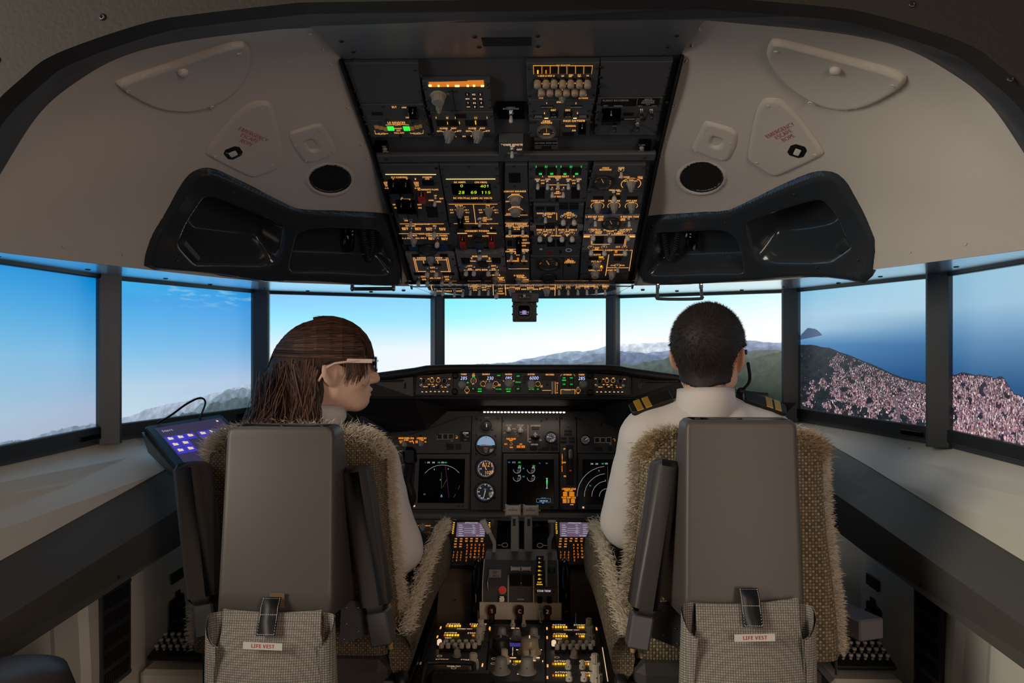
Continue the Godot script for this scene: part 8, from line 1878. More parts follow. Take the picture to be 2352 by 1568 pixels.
		for k in 9:
			var f := k / 8.0
			var w := 0.20 + 0.035 * sin(f * PI)
			rows.append([lerpf(0.60, 0.69, sin(f * PI * 0.5)), section([[c - w * (1 - 0.3 * f * f), 1.87], [c + w * (1 - 0.3 * f * f), 1.87], [c + w * (1 - 0.2 * f * f), 2.33], [c - w * (1 - 0.2 * f * f), 2.33]], 0.06)])
		loft(rows, b)
		fit.call(b, "seat_cushion", M.weave_grey)
		b = B.new(); b.smooth()
		var bl := []
		for k in 9:
			var f := k / 8.0
			var at := V(c - s * lerpf(0.225, 0.265, f), lerpf(0.60, 0.715, sin(f * PI * 0.5)), lerpf(1.86, 2.30, f))
			var ring := []
			for j in 10: ring.append(at + Vector3(cos(TAU * j / 10) * 0.026, sin(TAU * j / 10) * (0.05 + 0.03 * f), 0))
			bl.append(ring)
		b.grid(bl, true)
		for e in [bl[0], bl[-1]]:
			for j in range(1, 9): b.tri(e[0], e[j], e[j + 1])
		fit.call(b, "thigh_bolster", M.weave_grey)
		line = []
		dirs = []
		for k in 9: line.append((bl[k][2] as Vector3) + Vector3(0, 0.01, 0)); dirs.append(Vector3(-s * 0.7, 0.5, -0.2))
		fringe(t, "fleece_rim", line, dirs, 6000, 0.016, 0.008, M.fur, 0.0005)
		life_vest(s, c, who)

func life_vest(s: int, c: float, who: String):
	var dy := 0.0 if s < 0 else 0.028
	var t := thing("life_vest_pocket", "grey woven life vest pocket on the back of the %s seat" % who, "pocket", Transform3D(), "life vest pockets")
	var b := B.new(); b.smooth()
	# front panel: bulging cloth with a straight flap at the top
	var rows := []
	var tilt := 0.0 if s < 0 else 0.006
	for i in 13:
		var f := i / 12.0
		var y := lerpf(0.765 + dy, 0.50, f)
		var row := []
		for j in 13:
			var g := j / 6.0 - 1.0
			var w := lerpf(0.098, 0.122, smoothstep(0.12, 0.55, f))
			var bulge := 0.045 * sin(minf(f * 1.5, 1.0) * PI * 0.5) * (1.0 - 0.55 * g * g)
			var wrinkle := 0.003 * sin(g * 5.0 + f * 9.0) * f
			row.append(V(c - s * 0.008 + g * w, y + tilt * g * (1 - f) + 0.006 * g * g * (1 - f), 1.640 - bulge + wrinkle))
		rows.append(row)
	b.grid(rows)
	var back := []
	for r in rows:
		var row := []
		for p in r: row.append(p + Vector3(0, 0, -0.004))
		back.append(row)
	b.grid(back)
	obj("front_panel", b.mesh(), M.pocket, t)
	# side gussets curl open at the top
	for e in [-1, 1]:
		b = B.new(); b.smooth()
		rows = []
		for i in 11:
			var f := i / 10.0
			var y := lerpf(0.772 + dy - 0.01, 0.50, f)
			var x0: float = c - s * 0.008 + e * lerpf(0.10, 0.118, f)
			var out := lerpf(0.028, 0.018, f)
			var row := []
			for j in 9:
				var a := PI * j / 8.0
				var sag := 0.03 * sin(a) * (1.0 - f) * 0.0
				row.append(V(x0 + e * sin(a) * out, y - 0.055 * (1.0 - f) * smoothstep(0.35, 1.0, j / 8.0), 1.652 - 0.05 * (1 - cos(a)) * 0.5 * lerpf(0.9, 0.6, f)))
			rows.append(row)
		b.grid(rows)
		back = []
		for r in rows:
			var row := []
			for p in r: row.append(p + Vector3(-e * 0.003, 0, -0.003))
			back.append(row)
		b.grid(back)
		obj("side_gusset", b.mesh(), M.pocket, t)
	# strap with stitching
	var sy := 0.763 + dy + 0.003
	b = B.new(); b.smooth()
	var sx := c - s * 0.003 + (0.002 if s < 0 else 0.0)
	rows = []
	for q in [[0.027, 1.652], [0.012, 1.636], [0.0, 1.632], [-0.012, 1.625], [-0.036, 1.612]]:
		rows.append([V(sx - 0.0185, sy + q[0], q[1]), V(sx - 0.0185, sy + q[0], q[1] - 0.003), V(sx + 0.0185, sy + q[0], q[1] - 0.003), V(sx + 0.0185, sy + q[0], q[1])])
	b.grid(rows)
	var st := obj("strap", b.mesh(), M.black, t)
	b = B.new()
	var pth := [[0.026, 1.6475], [0.012, 1.6325], [0.0, 1.628], [-0.012, 1.621], [-0.035, 1.608]]
	for e in [-1, 1]:
		for k in 4:
			for j in 5:
				var f := (j + 0.3) / 5.0
				bx(b, Vector3(0.0008, 0.002, 0.0012), V(sx + e * 0.0165, sy + lerpf(pth[k][0], pth[k + 1][0], f), lerpf(pth[k][1], pth[k + 1][1], f)), 0)
	for k in [0, 2, 4]:
		for j in 9: bx(b, Vector3(0.0024, 0.0008, 0.0012), V(sx - 0.015 + j * 0.00375, sy + pth[k][0] + (0.002 if k == 4 else -0.001), pth[k][1]), 0)
	obj("stitching", b.mesh(), M.white, st)
	if s < 0:
		b = B.new(); bx(b, Vector3(0.03, 0.03, 0.0015), V(sx + 0.008, sy + 0.019, 1.655), 0); obj("strap_backing", b.mesh(), M.tan, st)
	# white label with red letters
	b = B.new()
	var ly := 0.715 + dy
	bx(b, Vector3(0.076, 0.014, 0.001), V(c - s * 0.004, ly, 1.596), 0, Basis(Vector3(0, 0, 1), -0.03 if s < 0 else 0.03))
	var lb := obj("label", b.mesh(), M.white, t)
	obj("lettering", text_mesh("LIFE VEST", 0.0072), M.red_text, lb, Transform3D(Basis(Vector3(0, 0, 1), -0.03 if s < 0 else 0.03), V(c - s * 0.004, ly, 1.5952)))
# ---- people ----
func smin(a: float, b: float, k: float) -> float:
	var h := maxf(k - absf(a - b), 0.0) / k
	return minf(a, b) - h * h * k * 0.25

func cap(p: Vector3, a: Vector3, b: Vector3, ra: float, rb: float) -> float:
	var ab := b - a
	var t := clampf((p - a).dot(ab) / ab.length_squared(), 0.0, 1.0)
	return (p - a - ab * t).length() - lerpf(ra, rb, t)

func ell(p: Vector3, c: Vector3, r: Vector3) -> float:
	var q := (p - c) / r
	var k := q.length()
	return (k - 1.0) * minf(r.x, minf(r.y, r.z)) if k < 1.0 else (k - 1.0) * k / maxf((q / r).length(), 1e-6)

func nets(b: B, lo: Vector3, hi: Vector3, cell: float, f: Callable, x := Transform3D()):
	# surface nets; only blocks of 4 cells near the surface are visited
	var n := Vector3i(((hi - lo) / cell).ceil())
	n = (n / 4 + Vector3i.ONE) * 4
	var nx := n.x + 1
	var ny := n.y + 1
	var vals := {}
	var cells := {}
	var reach := cell * 4.0
	for i in n.x / 4:
		for j in n.y / 4:
			for k in n.z / 4:
				var c := lo + (Vector3(i, j, k) + Vector3.ONE * 0.5) * reach
				if absf(f.call(c)) > reach * 1.05: continue
				for a in 5:
					for d in 5:
						for e in 5:
							var key := (i * 4 + a) + nx * ((j * 4 + d) + ny * (k * 4 + e))
							if not vals.has(key): vals[key] = f.call(lo + Vector3(i * 4 + a, j * 4 + d, k * 4 + e) * cell)
				for a in 4:
					for d in 4:
						for e in 4:
							var base := (i * 4 + a) + nx * ((j * 4 + d) + ny * (k * 4 + e))
							var s := Vector3.ZERO
							var m := 0
							var v := []
							for q in 8: v.append(vals[base + (q & 1) + nx * ((q >> 1 & 1) + ny * (q >> 2))])
							for q in 8:
								for ax in [1, 2, 4]:
									if q & ax: continue
									var g: float = v[q]
									var h: float = v[q | ax]
									if (g < 0.0) != (h < 0.0):
										var t := g / (g - h)
										s += Vector3(q & 1, q >> 1 & 1, q >> 2) + Vector3(float(ax == 1), float(ax == 2), float(ax == 4)) * t
										m += 1
							if m: cells[base] = x * (lo + (Vector3(i * 4 + a, j * 4 + d, k * 4 + e) + s / m) * cell)
	b.smooth()
	var step := [1, nx, nx * ny]
	for key in cells:
		if not vals.has(key): continue
		var g: float = vals[key]
		for ax in 3:
			if not vals.has(key + step[ax]): continue
			var h: float = vals[key + step[ax]]
			if (g < 0.0) == (h < 0.0): continue
			var u: int = step[(ax + 1) % 3]
			var w: int = step[(ax + 2) % 3]
			if cells.has(key - u) and cells.has(key - w) and cells.has(key - u - w):
				if g < 0.0: b.quad(cells[key], cells[key - w], cells[key - u - w], cells[key - u])
				else: b.quad(cells[key], cells[key - u], cells[key - u - w], cells[key - w])
	b.smooth(false)

func blend(p: Vector3, list: Array, k: float, grow := 0.0) -> float:
	var d := 1e9
	for c in list:
		if d < 1e8 and p.distance_to((c[0] + c[1]) / 2) > c[0].distance_to(c[1]) / 2 + maxf(c[2], c[3]) + d + k + 0.02: continue
		var e := cap(p, c[0], c[1], c[2] + grow, c[3] + grow)
		d = e if d > 1e8 else smin(d, e, k)
	return d

# head in its own frame: face towards +x, up +y, ears on z; the origin between the ears at eye height
func head_sdf(p: Vector3, woman: bool) -> float:
	var q := Vector3(p.x, p.y, absf(p.z))
	var w := 0.93 if woman else 1.0
	var d := ell(q, Vector3(-0.012, 0.026, 0), Vector3(0.097, 0.084, 0.076) * w)
	d = smin(d, ell(q, Vector3(0.030, -0.025, 0), Vector3(0.062, 0.076, 0.056) * w), 0.03)
	d = smin(d, ell(q, Vector3(0.062, -0.080, 0), Vector3(0.026, 0.018, 0.024) * w), 0.03)   # chin
	d = smin(d, cap(q, Vector3(0.0, -0.060, 0.048 * w), Vector3(0.055, -0.083, 0.016), 0.017, 0.015), 0.03)   # jaw
	d = smin(d, cap(q, Vector3(0.086, 0.012, 0), Vector3(0.103, -0.026, 0), 0.008, 0.011), 0.012)   # nose
	d = smin(d, ell(q, Vector3(0.094, -0.031, 0.009), Vector3(0.009, 0.007, 0.008)), 0.008)
	d = smin(d, cap(q, Vector3(0.082, 0.022, 0.012), Vector3(0.066, 0.022, 0.042), 0.011, 0.010), 0.012)   # brow
	d = maxf(d, -ell(q, Vector3(0.088, 0.006, 0.032), Vector3(0.014, 0.011, 0.017)) * 0.8)   # eye hollow
	d = smin(d, ell(q, Vector3(0.069, 0.005, 0.032), Vector3(0.013, 0.012, 0.014)), 0.004)
	d = smin(d, ell(q, Vector3(0.062, -0.025, 0.034), Vector3(0.022, 0.020, 0.018)), 0.015)   # cheek
	d = smin(d, ell(q, Vector3(0.086, -0.052, 0), Vector3(0.011, 0.006, 0.021)), 0.008)   # lips
	d = smin(d, ell(q, Vector3(0.083, -0.064, 0), Vector3(0.011, 0.006, 0.018)), 0.006)
	d = maxf(d, -ell(q, Vector3(0.098, -0.0585, 0), Vector3(0.012, 0.0016, 0.02)))
	# ear: a bowl with a rim
	var e := Vector3(q.x + 0.008, q.y + 0.012, q.z - 0.074 * w)
	e = Vector3(e.x * 0.94 + e.y * 0.25, e.y * 0.97 - e.x * 0.25, e.z + e.x * 0.6)
	var ear := ell(e, Vector3.ZERO, Vector3(0.021, 0.033, 0.0085))
	ear = maxf(ear, -ell(e, Vector3(0.004, 0.004, 0.007), Vector3(0.0115, 0.020, 0.0065)))
	ear = smin(ear, ell(e, Vector3(0.011, -0.004, 0.002), Vector3(0.005, 0.007, 0.005)), 0.004)
	d = smin(d, ear, 0.005)
	return smin(d, cap(q, Vector3(-0.022, -0.04, 0), Vector3(-0.032, -0.16, 0), 0.050 * w, 0.050 * w), 0.03)   # neck

func hand(b: B, wrist: Vector3, to: Vector3, palm_up: Vector3, left: bool):
	# a half-closed hand: palm, four fingers of unequal length, thumb from the side
	var f := (to - wrist).normalized()
	var n := (palm_up - f * palm_up.dot(f)).normalized()
	var s := f.cross(n) * (1.0 if left else -1.0)
	var bones := [[wrist, wrist + f * 0.045, 0.024, 0.026], [wrist + f * 0.045 - s * 0.022, wrist + f * 0.085 - s * 0.028, 0.018, 0.012], [wrist + f * 0.045 + s * 0.02, wrist + f * 0.085 + s * 0.026, 0.018, 0.012], [wrist + f * 0.05, wrist + f * 0.086, 0.02, 0.013]]
	for k in 4:
		var q := wrist + f * 0.086 + s * (0.028 - 0.0187 * k)
		var L: float = [0.036, 0.041, 0.038, 0.03][k]
		var q1 := q + (f * 0.9 - n * 0.25) * L
		var q2 := q1 + (f * 0.35 - n * 0.9) * L * 0.7
		var q3 := q2 + (-f * 0.35 - n * 0.8) * L * 0.55
		bones.append_array([[q, q1, 0.0092, 0.0085], [q1, q2, 0.0085, 0.008], [q2, q3, 0.008, 0.007]])
	var th := wrist + f * 0.03 + s * 0.026
	bones.append_array([[th, th + f * 0.034 + s * 0.022 - n * 0.01, 0.014, 0.0105], [th + f * 0.034 + s * 0.022 - n * 0.01, th + f * 0.062 + s * 0.014 - n * 0.022, 0.0105, 0.0085]])
	var c := wrist + f * 0.08 - n * 0.02
	nets(b, c - Vector3.ONE * 0.115, c + Vector3.ONE * 0.115, 0.0036, func(p): return blend(p, bones, 0.006))

func person_bones(c: float, s: int, man: bool) -> Dictionary:
	# joints; inner side is -s (towards the pedestal)
	var k := 1.0 if man else 0.88
	var hip := V(c, 0.72, 2.06)
	var neck := V(c, 1.125 if man else 1.085, 2.035)
	var w := 0.125 if man else 0.108
	var sy := 1.068 if man else 1.008
	var out := {"torso": [[hip, V(c, 0.86, 2.06), 0.122 * k, 0.115 * k], [V(c - 0.05 * k, 0.80, 2.06), V(c - 0.06 * k, sy - 0.05, 2.055), 0.095 * k, 0.10 * k], [V(c + 0.05 * k, 0.80, 2.06), V(c + 0.06 * k, sy - 0.05, 2.055), 0.095 * k, 0.10 * k], [neck, V(c - w, sy, 2.03), 0.046 * k, 0.056 * k], [neck, V(c + w, sy, 2.03), 0.046 * k, 0.056 * k], [V(c - w * 0.5, sy - 0.05, 2.03), V(c + w * 0.5, sy - 0.05, 2.03), 0.082 * k, 0.082 * k], [V(c - 0.05 * k, sy + 0.026, 2.0), V(c + 0.05 * k, sy + 0.026, 2.0), 0.056 * k, 0.056 * k]],
		"neck": [[V(c, 1.05, 2.035), V(c + 0.0, 1.18, 2.03), 0.054 * k, 0.050 * k]], "arms": [], "legs": []}
	for e in [-1, 1]:
		var sh := V(c + e * (w + 0.004), sy - 0.008, 2.03)
		var inner: bool = e == -s
		var el := V(c + e * (w + 0.050), 0.83, 2.13) if man else V(c + e * (w + 0.060), 0.79, 2.07)
		var wr := V(c + e * (w + 0.02), 0.76, 2.37)
		if not man and inner: wr = V(c + e * (w + 0.05), 0.74, 2.31)
		out.arms.append([[sh, el, 0.058 * k, 0.044 * k], [el, wr, 0.043 * k, 0.03 * k], wr, V(c + e * (w - 0.02), 0.755, 2.48)])
		var hp := V(c + e * 0.095, 0.70, 2.08)
		var kn := V(c + e * (0.14 if inner else 0.12), 0.66 if man else 0.655, 2.52)
		out.legs.append_array([[hp, kn, 0.095 * k, 0.065 * k], [kn, V(c + e * 0.13, 0.16, 2.62), 0.062 * k, 0.045 * k], [V(c + e * 0.13, 0.13, 2.60), V(c + e * 0.13, 0.105, 2.76), 0.045, 0.04]])
	return out

func build_people():
	pilot(-1, -0.462, false)
	pilot(1, 0.462, true)

func pilot(s: int, c: float, man: bool):
	var t := thing("person", "man in a white pilot shirt seen from behind, short dark hair, on the right seat" if man else "woman in profile on the left seat, brown hair, white glasses and black waistcoat", "person")
	var J := person_bones(c, s, man)
	# head frame: the woman looks to the right, the man ahead and a little right
	var look := Vector3(0.96, -0.02, -0.28).normalized() if not man else Vector3(0.40, -0.06, -0.92).normalized()
	var hz := look.cross(Vector3.UP).normalized()
	var H := Transform3D(Basis(look, hz.cross(look).normalized(), hz), V(-0.438, 1.237, 2.02) if not man else V(0.466, 1.270, 2.02))
	var b := B.new()
	nets(b, Vector3(-0.14, -0.16, -0.115), Vector3(0.13, 0.145, 0.115), 0.0042, func(p): return head_sdf(p, not man), H)
	var nb: Vector3 = H * Vector3(-0.03, -0.08, 0)
	var bones: Array = []
	bones.append_array(J.torso); bones.append([J.neck[0][0], nb, J.neck[0][2], 0.044 if not man else 0.050])
	for a in J.arms: bones.append_array([a[0], a[1]])
	bones.append_array(J.legs)
	nets(b, V(c - 0.34, 0.03, 1.88) * Vector3(1, 1, 1) + Vector3(0, 0, -0.98), V(c + 0.34, 1.24, 1.88), 0.016, func(p): return blend(p, bones, 0.03))
	for i in 2: hand(b, J.arms[i][2], J.arms[i][3], Vector3(0, 1, 0.1), i == 0)
	obj("body", b.mesh(), M.skin_man if man else M.skin, t)
	# shirt: grown torso and sleeves, open at the neck
	var shirt: Array = J.torso.duplicate()
	for i in 2:
		var a: Array = J.arms[i]
		if man: shirt.append([a[0][0], (a[0][0] as Vector3).lerp(a[0][1], 0.9), 0.07, 0.066])
		else:
			shirt.append([a[0][0], a[0][1], 0.060, 0.052]); shirt.append([a[1][0], (a[1][0] as Vector3).lerp(a[1][1], 0.8), 0.048, 0.036])
	var folds := func(p: Vector3) -> float:
		return 0.0035 * NZ.get_noise_3d(p.x * 7.0, p.y * 9.0 + p.x * 8.0, p.z * 7.0) + 0.0015 * NZ.get_noise_3d(p.x * 20.0, p.y * 14.0, p.z * 20.0)
	b = B.new()
	var top: Vector3 = J.torso[3][0]
	nets(b, V(c - 0.34, 0.64, 1.88) + Vector3(0, 0, -0.62), V(c + 0.34, 1.21, 1.88), 0.0105, func(p): return maxf(blend(p, shirt, 0.035, 0.010) + folds.call(p), p.y - (1.180 if man else 1.142) - (p.z - top.z) * 0.25))
	obj("shirt", b.mesh(), M.shirt, t)
	# collar band that stands round the neck
	b = B.new(); b.smooth()
	var rows := []
	var cb := H.origin + (Vector3(-0.012, -0.104, 0.022) if man else Vector3(-0.026, -0.116, 0.012))
	for k in 25:
		var a := TAU * k / 24.0
		var r := Vector3(sin(a) * (0.062 if man else 0.055), 0, cos(a) * (0.064 if man else 0.056))
		var rise := 0.008 * cos(a)
		rows.append([cb + r * 1.02 + Vector3(0, 0.020 + rise, 0), cb + r * 1.08 + Vector3(0, 0.022 + rise, 0), cb + r * 1.10 + Vector3(0, 0.004 + rise, 0), cb + r * 1.16 + Vector3(0, -0.020 + rise * 0.5, 0), cb + r * 1.1 + Vector3(0, -0.04, 0)])
	b.grid(rows)
	obj("collar", b.mesh(), M.shirt, t)
	# trousers
	b = B.new()
	var tr: Array = []
	for l in J.legs: tr.append([l[0], l[1], l[2] + 0.012, l[3] + 0.012])
	tr.append([V(c, 0.72, 2.07), V(c, 0.78, 2.07), 0.135 if man else 0.128, 0.13 if man else 0.115])
	nets(b, V(c - 0.26, 0.17, 1.88) + Vector3(0, 0, -0.85), V(c + 0.26, 0.92, 1.88), 0.016, func(p): return maxf(blend(p, tr, 0.03), p.y - 0.85))
	obj("trousers", b.mesh(), M.trousers, t)
	for i in 2:
		b = B.new()
		var f0: Array = J.legs[i * 3 + 2]
		nets(b, f0[0] - Vector3(0.08, 0.14, 0.24), f0[0] + Vector3(0.08, 0.09, 0.09), 0.011, func(p): return maxf(blend(p, [[f0[0], f0[1], 0.058, 0.052], [f0[0] + Vector3(0, -0.03, 0.02), f0[1] + Vector3(0, -0.03, -0.03), 0.05, 0.045]], 0.03), 0.02 - p.y))
		obj("shoe", b.mesh(), M.gloss_black, t)
	epaulettes(t, c, s, man)
	if man: man_hair(t, H)
	else:
		waistcoat(t, J, c)
		woman_hair(t, H)
		glasses(t, H)
	if man:
		# headset boom and cup on the far cheek
		b = B.new(); b.tube(spline([H * Vector3(0.02, -0.02, 0.088), H * Vector3(0.06, -0.06, 0.085), H * Vector3(0.09, -0.085, 0.06)], 6), 0.004, 8); b.lathe([[0.0, 0.0], [0.011, 0.001], [0.012, 0.012], [0.0, 0.016]], 12, Transform3D(Basis(), H * Vector3(0.09, -0.088, 0.058)))
		obj("headset_boom", b.mesh(), M.black, t)
		b = B.new(); bx(b, Vector3(0.006, 0.012, 0.03), H * Vector3(0.055, 0.008, 0.074), 0.002); b.tube([H * Vector3(-0.01, 0.008, 0.081), H * Vector3(0.075, 0.006, 0.07)], 0.0022, 6)
		obj("glasses_temple", b.mesh(), M.black, t)

func epaulettes(t: Node, c: float, s: int, man: bool):
	for e in [-1, 1]:
		var p0 := V(c + e * 0.085, 1.158 if man else 1.098, 2.02)
		var p1 := V(c + e * (0.183 if man else 0.160), 1.124 if man else 1.050, 2.02)
		var X := frame_at((p0 + p1) / 2 + Vector3(0, 0.012, 0.006), p1 - p0, Vector3(0, 0.55, -1) * e)
		var L := p0.distance_to(p1)
		var b := B.new(); b.prism(rrect(L, 0.044, 0.008), -0.004, 0.006, X, 0.002)
		var o := obj("epaulette", b.mesh(), M.black if man else M.navy, t)
		if man:
			for k in 2:
				b = B.new(); b.box(Vector3(0.016, 0.046, 0.003), 0.001, X * Transform3D(Basis(), Vector3(L / 2 - 0.022 - k * 0.021, 0, 0.0065)))
				obj("gold_stripe", b.mesh(), M.gold, o)

func waistcoat(t: Node, J: Dictionary, c: float):
	var list: Array = J.torso.duplicate()
	var b := B.new()
	nets(b, V(c - 0.30, 0.70, 1.88) + Vector3(0, 0, -0.36), V(c + 0.30, 1.19, 1.88), 0.0105, func(p): return maxf(maxf(blend(p, list, 0.035, 0.0165), p.y - 1.134), absf(p.x - c) - 0.128 - 0.01 * smoothstep(0.98, 1.06, p.y)))
	obj("waistcoat", b.mesh(), M.vest, t)

func man_hair(t: Node, H: Transform3D):
	var f := func(p: Vector3) -> float:
		var d := head_sdf(p, false) - 0.006
		d = smin(d, ell(p, Vector3(-0.016, 0.030, 0), Vector3(0.106, 0.091, 0.083)), 0.01)
		# hairline: over the brow, round the ears, down to the nape
		var line := p.x - (0.055 if p.y > 0.05 else 0.028 - 0.0 * p.y)
		line = maxf(line, (-0.086 + absf(p.z) * 0.32 - p.y) * 0.8)
		line = maxf(line, minf(0.016 - p.y + 0.0, p.x + 0.034) - 0.0)
		var ear := 0.035 - Vector2(p.x + 0.010, p.y + 0.014).length() if absf(p.z) > 0.055 else -1.0
		return maxf(maxf(d, line), ear) + 0.0016 * NZ.get_noise_3d(p.x * 90.0, p.y * 90.0, p.z * 90.0)
	var b := B.new()
	nets(b, Vector3(-0.145, -0.09, -0.11), Vector3(0.08, 0.155, 0.11), 0.0042, f, H)
	var cap_ := obj("hair", b.mesh(), M.hair_dark, t)
	# short hairs that turn round the crown
	var one := B.new()
	one.tri(Vector3(-0.0005, 0, 0), Vector3(0.0005, 0, 0), Vector3(0, 0, 0.011))
	var mm := MultiMesh.new(); mm.transform_format = MultiMesh.TRANSFORM_3D; mm.mesh = one.mesh()
	var xs := []
	var crown := Vector3(-0.104, 0.062, 0.004)
	while xs.size() < 14000:
		var v := Vector3(rng.randfn(), rng.randfn(), rng.randfn()).normalized()
		var p := Vector3(-0.016, 0.025, 0) + v * Vector3(0.105, 0.094, 0.082)
		for k in 4:
			var e: float = f.call(p)
			p -= v * e
		if absf(f.call(p)) > 0.002 or p.y < -0.083: continue
		var out := (p - crown)
		var flow := (out - v * out.dot(v)).normalized()
		flow = (flow + v.cross(flow) * 0.4).normalized()
		var d := (v * 0.55 + flow * 0.8 + Vector3(rng.randfn(), rng.randfn(), rng.randfn()) * 0.22).normalized()
		if p.distance_to(crown) < 0.008: continue
		var sx := d.cross(Vector3(rng.randfn(), rng.randfn(), rng.randfn())).normalized()
		xs.append(H * Transform3D(Basis(sx, d.cross(sx), d), p - v * 0.002))
	mm.instance_count = xs.size()
	for i in xs.size(): mm.set_instance_transform(i, xs[i])
	var mi := MultiMeshInstance3D.new(); mi.name = "short_hairs"; t.add_child(mi, true); mi.multimesh = mm; mi.material_override = M.hair_dark
	mi.set_meta("kind", "stuff")

func woman_hair(t: Node, H: Transform3D):
	# locks laid over the skull: from the crown to the fringe, and back to the clip, then down the back
	var skull := func(v: Vector3, lift: float) -> Vector3:
		return Vector3(-0.014, 0.028, 0) + v * (Vector3(0.098, 0.084, 0.075) + Vector3.ONE * lift)
	var vol := B.new()
	var f := func(p: Vector3) -> float:
		var d := ell(p, Vector3(-0.016, 0.028, 0), Vector3(0.107, 0.090, 0.084))
		d = smin(d, ell(p, Vector3(-0.085, 0.0, 0), Vector3(0.045, 0.055, 0.055)), 0.03)
		d = smin(d, cap(p, Vector3(-0.085, -0.01, 0.0), Vector3(-0.092, -0.15, 0.0), 0.062, 0.058), 0.04)
		d = smin(d, cap(p, Vector3(-0.07, -0.05, 0.03), Vector3(-0.055, -0.15, 0.035), 0.045, 0.05), 0.03)
		d = smin(d, cap(p, Vector3(-0.11, -0.06, 0.0), Vector3(-0.150, -0.165, 0.0), 0.045, 0.032), 0.03)
		# keep the face and ear free
		var face := minf(p.x - 0.026 - 0.5 * maxf(0.0, p.y - 0.01), 0.03 - p.y)
		d = maxf(d, face)
		d = maxf(d, 0.034 - Vector2(p.x + 0.002, p.y + 0.022).length() if absf(p.z) > 0.045 else -1.0)
		d = maxf(d, minf(p.x + 0.03, -0.035 - p.y))
		return d + 0.002 * NZ.get_noise_3d(p.x * 30.0, p.y * 8.0, p.z * 30.0)
	nets(vol, Vector3(-0.19, -0.20, -0.12), Vector3(0.12, 0.15, 0.12), 0.005, f, H)
	obj("hair", vol.mesh(), M.hair_brown, t)
	for tone in 3:
		var b := B.new(); b.smooth(false)
		for k in 700:
			var pts := []
			var kind := rng.randf()
			var side := signf(rng.randfn())
			if kind < 0.22:
				# fringe: crown to brow
				var z := rng.randf_range(-1, 1) * 0.8
				for i in 9:
					var a := lerpf(1.9, 0.12 + rng.randf() * 0.04, i / 8.0)
					pts.append(skull.call(Vector3(cos(a), sin(a), 0).lerp(Vector3(0, 0, z), absf(z) * 0.55).normalized(), 0.010 + rng.randf() * 0.003))
				pts.append((pts[-1] as Vector3) + Vector3(0.004, -0.022 - 0.014 * rng.randf(), 0))
			elif kind < 0.33:
				# lock before the ear
				var z := side * rng.randf_range(0.6, 1.0)
				var x0 := rng.randf_range(0.3, 1.0)
				for i in 6:
					var a := lerpf(1.3, 0.0, i / 5.0)
					pts.append(skull.call(Vector3(x0, sin(a), z * (1.0 - 0.6 * sin(a))).normalized(), 0.009))
				pts.append((pts[-1] as Vector3) + Vector3(0.004, -0.03 - 0.02 * rng.randf(), -side * 0.002))
				pts.append((pts[-1] as Vector3) + Vector3(-0.006, -0.025 * rng.randf(), -side * 0.004))
			elif kind < 0.5:
				# swept back over the ear to the clip
				var up := rng.randf_range(-0.05, 1.3)
				for i in 9:
					var a := lerpf(0.75, 2.9, i / 8.0)
					var v := Vector3(cos(a), sin(up) * (1.0 - 0.3 * i / 8.0), side * sin(a) * cos(up) + 0.02)
					pts.append(skull.call(v.normalized(), 0.010 + 0.004 * rng.randf()))
				pts.append(Vector3(-0.125, -0.004, side * 0.01))
			else:
				# hanging down the back
				var z := rng.randf_range(-1, 1)
				var x := rng.randf_range(-0.155, -0.03)
				var p := Vector3(x * 0.9 - 0.008, rng.randf_range(-0.07, 0.02) - 0.5 * maxf(0, -0.10 - x), signf(z) * sqrt(absf(z)) * 0.062 * sqrt(maxf(0.1, 1.0 - pow((x + 0.075) / 0.095, 2.0))))
				var off := Vector3(-0.02 if x < -0.09 else 0.0, 0, z * 0.012)
				for i in 7:
					var g := i / 6.0
					pts.append(p + Vector3(-0.012 * sin(g * 4 + k) - 0.03 * g * g * float(x < -0.1), -(0.165 + p.y) * g * rng.randf_range(0.97, 1.03), 0) + off * (1.0 + g) + Vector3(0, 0, z * 0.018 * sin(g * PI)) + Vector3(0, 0, 0.02 * signf(z) * (1.0 - absf(z))))
			if kind >= 0.33:
				for i in pts.size():
					var q: Vector3 = pts[i]
					for it in 3:
						var e: float = f.call(q)
						if e > 0.002: break
						q += (q - Vector3(-0.035, q.y * 0.7, 0)).normalized() * (0.0035 - e + rng.randf() * 0.002)
					pts[i] = q
			ribbon(b, pts, rng.randf_range(0.0009, 0.0019), H)
		var o := obj("hair_locks", b.mesh(), [M.hair_brown, M.hair_mid, M.hair_light][tone], t)
		o.set_meta("kind", "stuff")
	# stray hairs
	var sb := B.new()
	for k in 60:
		var z := rng.randf_range(-0.04, 0.04)
		var p := Vector3(-0.13 + rng.randf() * 0.02, -0.05, z)
		var e := Vector3(-0.165 - 0.03 * rng.randf(), -0.15 - 0.04 * rng.randf(), z * 1.5)
		ribbon(sb, spline([p, p.lerp(e, 0.5) + Vector3(-0.014, 0.01, 0), e], 5), 0.0004, H)
		if k < 26:
			var q := Vector3(-0.06 + rng.randf() * 0.05, 0.112, rng.randf_range(-0.03, 0.03))
			ribbon(sb, spline([q, q + Vector3(0.01, 0.012, 0), q + Vector3(0.035, 0.004 + 0.008 * rng.randf(), 0.004)], 4), 0.0003, H)
	var st := obj("stray_hairs", sb.mesh(), M.hair_mid, t)
	st.set_meta("kind", "stuff")
	var cb := B.new()
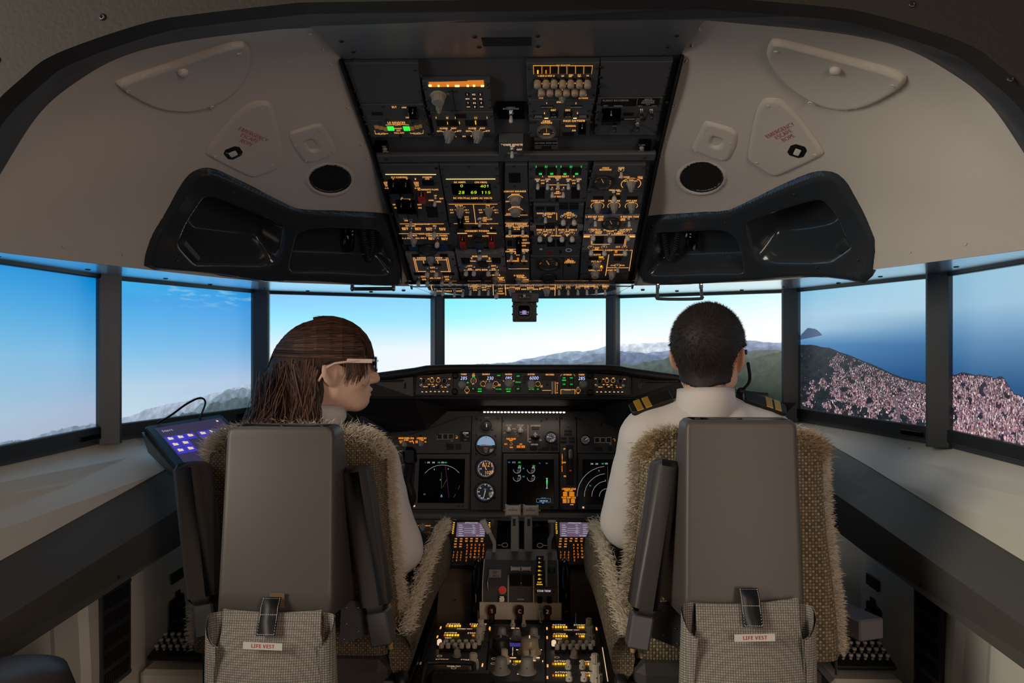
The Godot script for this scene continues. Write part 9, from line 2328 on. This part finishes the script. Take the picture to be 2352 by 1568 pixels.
	for s in [-1, 1]:
		cb.box(Vector3(0.012, 0.03, 0.006), 0.002, H * Transform3D(Basis(), Vector3(-0.132, 0.0, s * 0.012)))
		for k in 3: cb.tube([H * Vector3(-0.128, 0.01 - k * 0.01, s * 0.014), H * Vector3(-0.14, 0.01 - k * 0.01, s * 0.008), H * Vector3(-0.136, 0.01 - k * 0.01, 0.0)], 0.0022, 6)
	obj("hair_clip", cb.mesh(), M.gloss_black, t)

func ribbon(b: B, pts: Array, w: float, H: Transform3D):
	var n := pts.size()
	var c := Vector3(-0.02, 0.0, 0)
	var prev := []
	for i in n:
		var d: Vector3 = (pts[mini(i + 1, n - 1)] - pts[maxi(i - 1, 0)]).normalized()
		var out: Vector3 = (pts[i] - c).normalized()
		var s := d.cross(out).normalized() * w * (1.0 - 0.6 * pow(i / float(n - 1), 2.0))
		var now := [H * (pts[i] - s), H * (pts[i] + out * w * 0.35), H * (pts[i] + s)]
		if prev:
			b.quad(prev[0], prev[1], now[1], now[0]); b.quad(prev[1], prev[2], now[2], now[1])
		prev = now

func glasses(t: Node, H: Transform3D):
	var b := B.new()
	for s in [-1, 1]:
		b.tube([H * Vector3(0.094, 0.020, s * 0.066), H * Vector3(0.05, 0.019, s * 0.078), H * Vector3(0.0, 0.012, s * 0.081), H * Vector3(-0.018, 0.002, s * 0.079), H * Vector3(-0.036, -0.030, s * 0.074)], 0.0032, 6)
		b.box(Vector3(0.06, 0.010, 0.003), 0.001, H * Transform3D(Basis(Vector3.UP, s * 0.10), Vector3(0.058, 0.0185, s * 0.077)))
	var o := obj("glasses", b.mesh(), M.temple, t)
	b = B.new()
	for s in [-1, 1]:
		b.box(Vector3(0.004, 0.036, 0.052), 0.0015, H * Transform3D(Basis(Vector3.UP, s * -0.14), Vector3(0.101, 0.010, s * 0.034)))
	b.box(Vector3(0.005, 0.006, 0.02), 0.001, H * Transform3D(Basis(), Vector3(0.105, 0.018, 0)))
	obj("lens_frame", b.mesh(), M.lens_dark, o)
